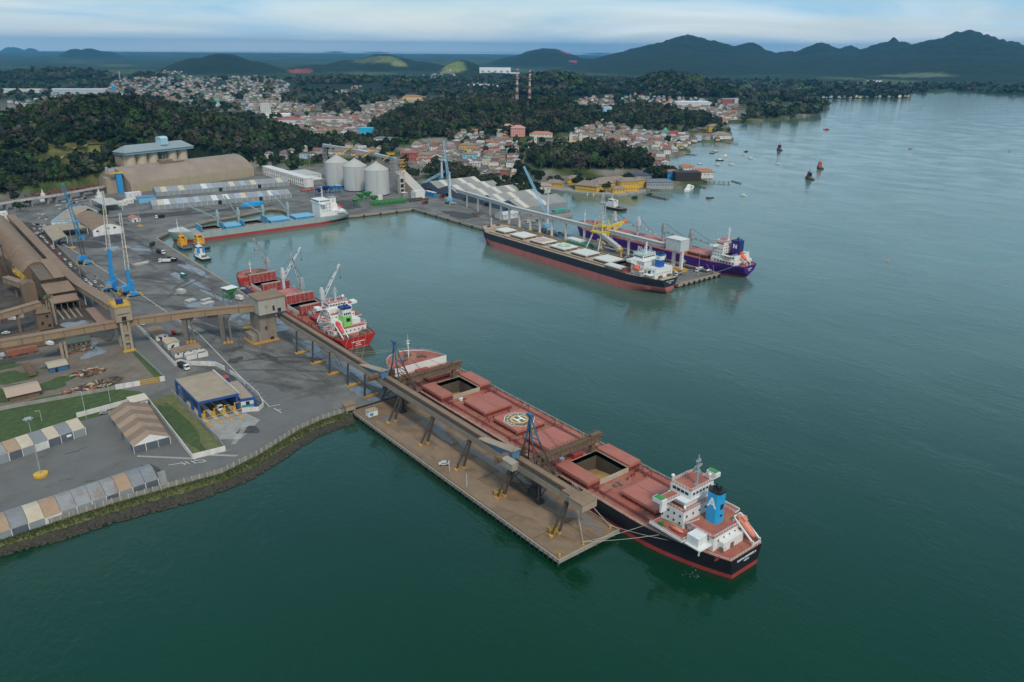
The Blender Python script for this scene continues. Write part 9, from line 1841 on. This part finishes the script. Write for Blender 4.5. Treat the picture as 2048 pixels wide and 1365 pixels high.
for i, (x, y, r_, sp) in enumerate(indiv):
 z = gz(x,y); z = 3.0 if inpoly(np.array([x]),np.array([y]),PORT)[0] else z; px, py = pix(x,y,z); t = bpy.data.objects.new('broadleaf_tree', None); COL.objects.link(t); t.location = (x,y,z); t.rotation_euler = (0,0,i*1.7)
 size = 'small' if r_ < 4.8 else ('broad' if r_ > 6.2 else 'rounded'); l = '%s %s tree %s' % (size, SPC[sp][0], tree_region(px,py)); t['label'] = XL[i] if i < len(XL) else l; t['category'] = 'tree'; t['group'] = 'trees '+tree_region(px,py)
 o = bpy.data.objects.new('trunk', TRK); COL.objects.link(o); o.parent = t; o.scale = (r_,r_,r_)
 o = bpy.data.objects.new('crown', HM_[i%6]); COL.objects.link(o); o.parent = t; o.location = (0,0,r_*1.35); o.scale = (r_,r_,r_*(.9+.3*((i*37)%10)/10)); ob_mat(o, LEAFS[sp])
rest = np.setdiff1d(np.arange(len(nx)), order)
c1 = joined('hill_forest','dense mixed forest covering the nearer hills',nx[rest],ny[rest],NEAR_T,5.0); c2 = joined('far_forest','far woods on the hills behind the town',mxx,myy,MID_T,9.0)
print('TREES', len(nx), len(mxx), c1, c2, 'HOUSES', len(cand))
# ------------------------------------------------------------------ small craft
def small_hull(q, L, B, h, mi=0, bow=.32, z=0.0):
 n = 12; V = []
 for k in range(n+1):
  u = k/n; w = B/2*(min(1,.82+u*1.2) if u < .15 else 1)*(1 if u < 1-bow else max(.02,1-((u-(1-bow))/bow)**2.2)); sh = h*(1+.35*max(0,(u-.5)/.5)**2); V += [(-w*.8,L*(u-.5),-.6),(-w,L*(u-.5),sh),(w,L*(u-.5),sh),(w*.8,L*(u-.5),-.6)]
 V = [(a,b,c+z) for a, b, c in V]; F = []
 for k in range(n):
  for j in range(3): F.append((4*k+j,4*k+4+j,4*k+5+j,4*k+1+j))
 return q.add(V, F+[(0,1,2,3),(4*n+3,4*n+2,4*n+1,4*n)], mi)
def heading(a, b): return math.atan2(-(a[0]-b[0]), a[1]-b[1])
def tug(label, bow, stern, L, hullm, housem, funm, upper=None):
 a, b = W(*bow,0), W(*stern,0); c = ((a[0]+b[0])/2,(a[1]+b[1])/2); t = thing('tugboat', label, 'tugboat', (*c,0), local=True, rz=heading(a,b)); B = L*.34; h = L*.085
 small_hull(MB(),L,B,h,0,.4).build('hull', hullm, t, smooth=40)
 q = MB()
 for s_ in (-1,1):
  for k in range(9): q.tube((s_*(B/2+.1),L*(-.4+.07*k),h*.8),(s_*(B/2+.1),L*(-.34+.07*k),h*.8),.45,n=6)
 q.lathe((0,L*.5-.6,h*1.2),[(.2,-.9),(1.1,-.5),(1.1,.5),(.2,.9)],10); q.box(-B*.4,B*.4,-L*.5-.5,-L*.5+.1,.4,h); q.build('fender', m_tyre, t)
 q = MB(); q.poly([(-B*.46,-L*.48,h+.05),(B*.46,-L*.48,h+.05),(B*.48,L*.15,h+.1),(0,L*.44,h*1.3),(-B*.48,L*.15,h+.1)]); q.build('deck', m_lgrey if upper else M('tug_deck',(.12,.10,.08),.8,.2,.5), t)
 q = MB(); q.box(-B*.34,B*.34,-L*.1,L*.3,h,h+2.9); q.box(-B*.3,B*.3,-L*.02,L*.26,h+2.9,h+5.4); q.build('deckhouse', housem, t)
 q = MB(); w = B*.24; q.add([(-w,L*.02,h+5.4),(w,L*.02,h+5.4),(w,L*.22,h+5.4),(-w,L*.22,h+5.4),(-w*1.1,L*.01,h+8.2),(w*1.1,L*.01,h+8.2),(w*1.1,L*.23,h+8.2),(-w*1.1,L*.23,h+8.2)],BX); q.build('wheelhouse', housem, t); q = MB(); q.box(-w*1.12,w*1.12,L*.008,L*.235,h+6.6,h+7.6); q.build('window_band', m_glass, t)
 q = MB()
 for s_ in (-1,1): q.prism([(s_*B*.26-.8,-L*.1),(s_*B*.26+.8,-L*.1),(s_*B*.26+.8,-L*.02),(s_*B*.26-.8,-L*.02)],h+2.9,h+7.6)
 q.build('funnel', funm, t)
 q = MB(); q.tube((0,L*.1,h+8.2),(0,L*.08,h+15),.25,.1,6); q.bar((-1.6,L*.1,h+11),(1.6,L*.1,h+11),.25); q.bar((-1.0,L*.1,h+9.4),(1.0,L*.1,h+9.4),.5); q.tube((0,L*.3,h+5),(0,L*.4,h+3),.1,n=5); q.build('mast', housem, t)
 winch(t,0,-L*.22,h,0); return t
tug('yellow and blue tug moored at the basin corner, nearer the quay',(352,487),(384,506),24,m_blue,M('tug_yellow',(.66,.33,.02),.55,.1,.5),m_yel)
tug('yellow and blue tug moored at the basin corner, lying outside the other yellow one',(383,484),(421,506),27,m_blue,M('tug_yellow',(.66,.33,.02)),m_yel)
tug('white tug with twin blue funnels and black hull at the basin corner',(384,508),(423,527),24,m_black,m_white,m_blue,1)
tug('black hulled tug with white house anchored beyond the right-hand pier',(1207,415),(1248,423),30,m_black,m_white,m_white)
tug('orange-red tug alone out in the bay',(1635,336),(1644,339),17,m_black,M('tug_orange',(.50,.10,.04),.55,.1,.5),m_orange)
tug('black tug with tall mast out in the bay, just nearer than the orange-red one',(1614,358),(1623,360),16,m_black,m_rust,m_black)
tug('small dark tug with red sides in the upper bay',(1554,300),(1563,302),15,m_black,M('tug_dull_red',(.30,.07,.05),.6,.1,.5),m_black)
CW_ = [('white',m_white),('pale blue',m_lblue),('dark',m_black),('grey',m_grey),('cream',m_coam)]
def small_boat(label, px, py, L, hm, cm, mast=False, rz=0.6, cabin=True):
 x, y = W(px,py,0); t = thing('small_boat', label, 'boat', (x,y,0), local=True, rz=rz, group='small boats moored off the town'); small_hull(MB(),L,L*.32,L*.09).build('hull', hm, t, smooth=40)
 q = MB(); q.poly([(-L*.13,-L*.44,L*.095),(L*.13,-L*.44,L*.095),(L*.14,L*.12,L*.1),(0,L*.4,L*.13),(-L*.14,L*.12,L*.1)]); q.build('deck', m_lgrey, t)
 if cabin: q = MB(); q.add([(-L*.11,-L*.2,L*.09),(L*.11,-L*.2,L*.09),(L*.1,L*.16,L*.1),(-L*.1,L*.16,L*.1),(-L*.1,-L*.18,L*.25),(L*.1,-L*.18,L*.25),(L*.08,L*.1,L*.25),(-L*.08,L*.1,L*.25)],BX); q.build('cabin', cm, t)
 if mast: q = MB(); q.tube((0,L*.05,L*.1),(0,L*.05,L*1.15),.12,.06,6); q.bar((0,L*.05,L*.3),(0,-L*.4,L*.3),.12); q.build('mast', m_lgrey, t)
for a in (('white boat with grey cabin off the headland',1430,304,12,m_grey,m_white,0,.4),('white motor boat, the right one of a pair off the headland',1450,313.5,13,m_white,m_white,0,1.2),('dark boat with pale cabin below the headland boats',1439,321.5,13,m_black,m_white,0,1.0),('white sailing boat with bare mast near the plank piers',1435.5,331,10,m_white,m_white,1,.2),('white sailing boat farther from shore, with bare mast',1462,330,10,m_white,m_white,1,.3),('small white boat close in beside the long plank pier',1399.5,329,9,m_lgrey,m_white,0,.5),('white boat off the headland, farthest right of the group',1485.5,309.5,12,m_white,m_grey,0,.9),('low dark skiff above the white boats',1492,304,9,m_black,m_black,0,1.3),('white boat with upright cabin, right of the headland group',1501,318,11,m_white,m_white,0,.2),('lone white sailing boat in the middle of the bay',1556,329,9,m_white,m_white,1,.2),('dark open boat near the floating dock',1419,396.5,12,m_black,m_grey,0,1.5),('round white boat far out from the yellow house',1486,392,9,m_white,m_white,0,.2),('tiny red boat far out in the upper bay',1653,260,14,m_red,m_red,0,.7),('tiny low boat far out on the right of the bay',1820,298,12,m_grey,m_grey,0,1.4),('dark moored boat beside the headland jetty',1424,307,10,m_black,m_grey,0,1.1)): small_boat(a[0],a[1],a[2],a[3],a[4],a[5],a[6],a[7])
x, y = W(1379,380,0); t = thing('motor_yacht', 'large white motor yacht with dark windows moored by the dark restaurant', 'yacht', (x,y,0), local=True, rz=R(-62)); small_hull(MB(),36,8,2.4).build('hull', m_white, t, smooth=40)
q = MB(); q.add([(-3,-12,2.4),(3,-12,2.4),(2.6,9,2.6),(-2.6,9,2.6),(-2.6,-11,5),(2.6,-11,5),(2,4,5),(-2,4,5)],BX); q.add([(-2.2,-9,5.3),(2.2,-9,5.3),(1.6,0,5.3),(-1.6,0,5.3),(-1.8,-8,7.2),(1.8,-8,7.2),(1.4,-2,7.2),(-1.4,-2,7.2)],BX); q.build('cabin', m_white, t); q = MB(); q.add([(-3.04,-11,3.4),(3.04,-11,3.4),(2.5,7.4,3.4),(-2.5,7.4,3.4),(-2.85,-11,4.4),(2.85,-11,4.4),(2.3,5.6,4.4),(-2.3,5.6,4.4)],BX); q.build('window_band', m_glass, t)
for px, py, l in ((1775,523,'yellow buoy alone in the open water on the right'),(2018,304,'dark buoy at the far right of the bay'),(1175,390,'small white mooring post before the yellow house, left one'),(1187,391,'small white mooring post before the yellow house, right one')):
 x, y = W(px,py,0); one('buoy', l, 'buoy', MB().lathe((x,y,0),[(.2,-.4),(.9,.1),(.8,.6),(.2,.9),(.15,2.4),(.35,2.6),(.1,3.0)],10), m_yel if 'yellow buoy' in l else (m_black if 'dark' in l else m_white))
def plank_pier(label, a, b, w, z=1.6, deckm=None):
 p, q_ = W(*a,z), W(*b,z); t = thing('plank_pier', label, 'pier', (*p,0)); P, Q = Vector((*p,z)), Vector((*q_,z)); n = max(4,int((Q-P).length/3)); d = (Q-P).normalized(); nn_ = Vector((-d.y,d.x,0))
 for k in range(n): MB().bar(P.lerp(Q,k/n),P.lerp(Q,(k+.93)/n),w,.35).build('deck_plank', deckm or m_conc, t)
 for k in range(0,n+1,2):
  for s_ in (-1,1): c = P.lerp(Q,k/n)+nn_*s_*w*.42; MB().tube((c.x,c.y,-1.5),(c.x,c.y,z+.5),.35,n=6).build('pile', m_under, t)
plank_pier('long pale pier on piles at the end of the terracotta dock house',(1410,362),(1462,364),6,2.0); plank_pier('thin gangway continuing from the long pale pier',(1464,362),(1482,367),2.5,.8,m_steel); plank_pier('pier on piles behind the white waterfront house',(1384,341),(1424,339),7,2.0); plank_pier('floating dock lying in the water before the slate boathouse',(1299,390),(1334,398),5,1.0,m_rust); plank_pier('jetty off the headland tip',(1452,284),(1477,287),5,1.6); plank_pier('plank dock among the town waterfront houses',(1352,305),(1392,309),8,1.2); plank_pier('narrow boat dock by the yacht',(1392,372),(1412,376),3,.8,m_steel); plank_pier('low stone dock between the town waterfront houses',(1340,296),(1376,299),8,1.2)
# ------------------------------------------------------------------ vehicles
def car_proto():
 t = bpy.data.objects.new('parked_car', None); COL.objects.link(t); t['category'] = 'car'; q = MB()
 P = [(-2.15,.35),(2.15,.35),(2.2,.75),(1.35,.92),(.75,1.42),(-1.0,1.45),(-1.75,.98),(-2.2,.9)]
 V = [(-.86,u,z) for u,z in P]+[(.86,u,z) for u,z in P]; n = len(P); q.add(V,[(i,(i+1)%n,n+(i+1)%n,n+i) for i in range(n)]+[tuple(range(n))[::-1],tuple(range(n,2*n))]); q.build('body', m_white, t, smooth=30)
 q = MB(); q.add([(-.88,1.2,1.0),(.88,1.2,1.0),(.88,.78,1.38),(-.88,.78,1.38)],[(0,1,2,3)]); q.add([(-.875,1.1,.98),(-.875,.72,1.34),(-.875,-.95,1.36),(-.875,-1.5,1.0)],[(0,1,2,3)]); q.add([(.875,1.1,.98),(.875,.72,1.34),(.875,-.95,1.36),(.875,-1.5,1.0)],[(0,1,2,3)]); q.add([(-.8,-1.08,1.46),(.8,-1.08,1.46),(.8,-1.72,1.04),(-.8,-1.72,1.04)],[(0,1,2,3)]); q.build('window', m_glass, t)
 for s_ in (-1,1):
  for y in (-1.35,1.35): q = MB(); q.tube((s_*.7,y,.34),(s_*.9,y,.34),.34,n=10); q.build('wheel', m_tyre, t)
 return tree_of(t)
CAR = car_proto(); CARC = [('white',m_white),('silver',m_lgrey),('grey',m_grey),('black',m_black),('red',m_red),('blue',m_blue)]; car_first = []; CLAB = {}
def body_of(o):
 for c in LASTKIDS.get(o.name,[]):
  if c.name.startswith('body'): return c
LASTKIDS = {}
def copy_car():
 r_ = CAR[0].copy(); COL.objects.link(r_); ks = []
 for ch in CAR[1]: c = ch[0].copy(); COL.objects.link(c); c.parent = r_; ks.append(c)
 LASTKIDS[r_.name] = ks; return r_
LASTKIDS[CAR[0].name] = [c[0] for c in CAR[1]]
def put_car(x, y, rz, ci, where, z=3.08, label=None):
 if car_first: o = copy_car()
 else: o = CAR[0]; car_first.append(1)
 o.location = (x,y,z); o.rotation_euler = (0,0,rz); ob_mat(body_of(o), CARC[ci][1]); o['label'] = label or '%s car %s' % (CARC[ci][0], where); o['group'] = 'parked cars'
put_car(*W(888,931),R(60),1,'',3.3,'silver car parked on the brown pier deck'); put_car(*W(1418,543),R(80),0,'',3.1,'white car at the outer end of the right-hand pier'); put_car(*W(210,828),R(70),2,'',3.1,'grey car parked by the yard wall above the striped tent')
for k in range(30):
 y = 425+k*8.2+rr.uniform(-1.5,1.5)
 if rr.random() < .85: put_car(-49.5+rr.uniform(-.5,.5), y, rr.uniform(-.08,.08), rr.choice((0,0,1,2,3,0,4)), 'parked in the lane between the conveyor and the concrete wall, %s' % ('nearer half' if k < 11 else 'middle' if k < 20 else 'far end'))
for r0, n, a, b in ((0,11,(118,420),(180,410)),(1,13,(112,413),(176,403)),(2,12,(120,406),(172,398))):
 for k in range(n):
  f = (k+.5)/n; x, y = W(a[0]+(b[0]-a[0])*f, a[1]+(b[1]-a[1])*f)
  if rr.random() < .85: put_car(x, y, R(-62)+rr.uniform(-.06,.06), rr.choice((0,1,2,3,0,2,5)), 'in the car park below the road bridge, %s row' % ('nearest','middle','far')[r0])
for k in range(20):
 x, y = W(rr.uniform(66,95),rr.uniform(428,470)); put_car(x, y, rr.uniform(-.8,.8), rr.choice((0,0,1,2,3,4)), 'scattered near the far end of the long conveyor')
for i, (px, py) in enumerate(((190,566),(196,560),(203,575),(30,640),(12,668))): put_car(*W(px,py), .3*i, 0 if i != 2 else 1, '', 3.08, ('white car among equipment left of the blue cranes, farther one','white car among equipment left of the blue cranes, nearer one','silver car beside the wall near the blue cranes','white car on the ore yard at the left edge','white car at the left edge under the long gallery')[i])
for px, py, l in ((100,691,'white pickup under the left end of the long gallery'),(282,651,'white van beside the wall below the cross conveyor')): x, y = W(px,py); t = thing('white_van', l, 'van', (x,y,3.06), local=True, rz=.5); q = MB(); q.box(-1,1,-2.4,2.4,.5,1.9); q.box(-.95,.95,-2.3,1.2,1.9,2.4); q.build('body', m_white, t); q = MB(); q.box(-1.02,1.02,1.3,2.2,1.3,1.8); q.build('window', m_glass, t); q = MB(); [q.tube((s_*.8,y_,.4),(s_*1.02,y_,.4),.4,n=8) for s_ in (-1,1) for y_ in (-1.5,1.5)]; q.build('wheel_set', m_tyre, t)
def truck(label, px, py, rz, cabm, bodym, tip=True, z=3.1, L=9.0, box_h=1.7, load=None):
 x, y = W(px,py); t = thing('tipper_truck', label, 'truck', (x,y,z), local=True, rz=rz); q = MB(); q.add([(-1.2,L/2-2.1,.7),(1.2,L/2-2.1,.7),(1.2,L/2,.7),(-1.2,L/2,.7),(-1.15,L/2-2.1,3.2),(1.15,L/2-2.1,3.2),(1.1,L/2-.35,3.2),(-1.1,L/2-.35,3.2)],BX); q.build('cab', cabm, t)
 q = MB(); q.box(-1.05,1.05,L/2-.28,L/2-.1,1.9,2.9); q.box(-1.23,1.23,L/2-1.6,L/2-.7,1.9,2.8); q.build('window', m_glass, t)
 q = MB(); q.box(-.5,.5,-L/2,L/2-1,.7,1.05); q.build('chassis', m_steel, t)
 q = MB(); b0, b1 = -L/2, L/2-2.6; q.add([(-1.2,b0,1.1),(1.2,b0,1.1),(1.2,b1,1.1),(-1.2,b1,1.1),(-1.3,b0-.2,1.1+box_h),(1.3,b0-.2,1.1+box_h),(1.3,b1+.1,1.1+box_h),(-1.3,b1+.1,1.1+box_h)],BX[:1]+BX[2:]); q.poly([(-1.25,b0,1.1+box_h*.8),(1.25,b0,1.1+box_h*.8),(1.25,b1,1.1+box_h*.8),(-1.25,b1,1.1+box_h*.8)],1); q.build('tipper_body', [bodym, load or m_black], t)
 for s_ in (-1,1):
  for v in (L/2-1.2,-L/2+.9,-L/2+2.1,-L/2+3.6): MB().tube((s_*.8,v,.5),(s_*1.2,v,.5),.5,n=10).build('wheel', m_tyre, t)
TR = [('dark tipper truck on the quay near the tugs',305,492,R(150),m_black,m_black,None),('green and black tipper truck with white cab on the wet quay',322,508,R(200),m_white,m_black,None),('black tipper truck with white load cover, middle of the quay',345,523,R(20),m_black,m_black,m_white),('green cab tipper truck heading down the quay',368,555,R(185),M('truck_green',(.03,.20,.14),.5,.1,.5),M('truck_green',(.03,.20,.14)),m_white),('white box truck standing apart on the quay',330,526,R(60),m_white,m_wall,m_white),('white cab truck on the apron near the sage grey ship bow',320,437,R(95),m_white,m_black,None),('dark tipper truck with cream cover under the cross conveyor',430,633,R(85),m_black,m_black,m_coam),('white cab truck leaving by the folded white wall',368,738,R(190),m_white,m_black,None),('white truck waiting under the weighbridge canopy',436,818,R(180),m_white,M('orange_truck_body',(.42,.22,.09),.7,.15,.4),m_tan),('white truck by the columns at the outer pier end',1356,551,R(100),m_white,m_grey,None),('white truck beside the purple ship',1373,527,R(60),m_white,m_grey,m_white),('white truck farther along the purple ship',1337,517,R(50),m_white,m_grey,m_white),('white truck near the conveyor columns on the right-hand pier',1062,447,R(70),m_white,m_grey,m_coam),('red and dark truck near the sawtooth warehouse',884,396,R(120),m_red,m_black,None),('red truck at the pier root beside beam stacks',850,408,R(110),m_red,m_steel,None),('white truck on the outer end beside the lamp',1398,543,R(100),m_white,m_grey,m_white)]
for l, px, py, rz, c, b, ld in TR: truck(l, px, py, rz, c, b, load=ld)
x, y = W(252,498); t = thing('forklift', 'yellow forklift on the grey apron right of the tall cranes', 'forklift', (x,y,3.1), local=True, rz=.4); q = MB(); q.box(-1.2,1.2,-2,1.5,.6,1.8); q.box(-1,1,-1.2,.8,2.8,3.0); q.build('body', m_yel, t); q = MB(); q.bar((-.6,1.7,.3),(-.6,1.7,4),.2); q.bar((.6,1.7,.3),(.6,1.7,4),.2); q.bar((-.6,1.8,.3),(-.6,3,.3),.15); q.bar((.6,1.8,.3),(.6,3,.3),.15); q.build('fork_mast', m_steel, t); q = MB(); [q.tube((s_*1,y_,.5),(s_*1.4,y_,.5),.5,n=8) for s_ in (-1,1) for y_ in (-1.3,1.1)]; q.build('wheel_set', m_tyre, t)
for px, py, w, d, h, l in ((282,529,12,4,1.2,'long white concrete slab lying on the quay, seen left of the trucks'),(363,586,4,6,2.4,'pale concrete block standing on the stained quay'),(381,602,6,5,.8,'pale slab on low blocks on the quay'),(412,600,7,3,.6,'flat white hull-shaped piece on the quay, farther one'),(415,607,8,4,.5,'flat white hull-shaped piece on the quay, nearer one')): x, y = W(px,py); one('concrete_block', l, 'concrete block', MB().cbox((x,y,3.06+h/2),(w,d,h),.3), m_conc_l)
t = thing('site_cabin', 'white and blue site cabin with sloping roof on the pier corner', 'cabin', (4.5,137.5,3)); q = MB(); q.box(2.6,7.4,135.6,138.8,3.3,6.0); q.build('wall', m_white, t); q = MB(); q.box(2.4,7.6,135.4,139,6.0,6.25); q.build('roof', m_tan, t); q = MB(); q.box(3.2,5,135.5,135.59,3.8,5.2); q.build('door', m_blue, t)
t = thing('gate_shack', 'weathered wooden shack on posts where the pier meets the bank', 'shack', (0,148,3)); q = MB(); q.box(-3.5,1.2,146,150,4.2,6.8); q.build('wall', m_tan, t); q = MB(); q.box(-4,1.6,145.6,150.4,6.8,7.2); q.build('roof', m_brownc, t); q = MB(); [q.bar((a,b,-1),(a,b,4.2),.35) for a in (-3.2,.9) for b in (146.2,149.8)]; q.build('post', m_conc, t)
for x, y, l in ((9.4,13.5,'small yellow cage at a trestle foot near the pier end'),(9.2,45.5,'small yellow cage beside the middle trestle')): t = thing('yellow_cage', l, 'cage', (x,y,3)); q = MB(); q.rail([(x-1.4,y-1.2,3.02),(x+1.4,y-1.2,3.02),(x+1.4,y+1.2,3.02),(x-1.4,y+1.2,3.02),(x-1.4,y-1.2,3.02)],2.0,.8,.14); q.build('cage_frame', m_yel, t); q = MB(); q.box(x-.7,x+.7,y-.6,y+.6,3.02,4.4); q.build('pump', m_ora, t)
for x, y in ((4.5,72),(3.2,58)): one('pier_post','slim pale post standing on the pier edge %s' % ('near the silver car' if y > 60 else 'seaward of the silver car'),'post',MB().tube((x,y,3),(x,y,8.5),.14,n=6),m_lgrey)
# foam where the ships pump water out
m_foam = M('white_foam', (.34,.42,.38), .8, .2, 1)
for px, py, r_, l in ((1252,578,6,'small foam patch at the side of the dark ship with pale hatches'),(1385,1146,3.2,'small foam patch at the side of the big black ship')):
 x, y = W(px,py,0); q = MB()
 for k in range(16):
  a, d = rr.random()*6.28, r_*rr.random()**.6; b = rr.random()*6.28; u, v = x+d*math.cos(a)*1.3, y+d*math.sin(a); w = rr.uniform(.1,.4); q.poly([(u-w*math.cos(b),v-w*math.sin(b),.04),(u+.12*math.sin(b),v-.12*math.cos(b),.04),(u+w*math.cos(b),v+w*math.sin(b),.04),(u-.12*math.sin(b),v+.12*math.cos(b),.04)])
 o = q.build('foam', m_foam); o['kind'] = 'stuff'; o['label'] = l
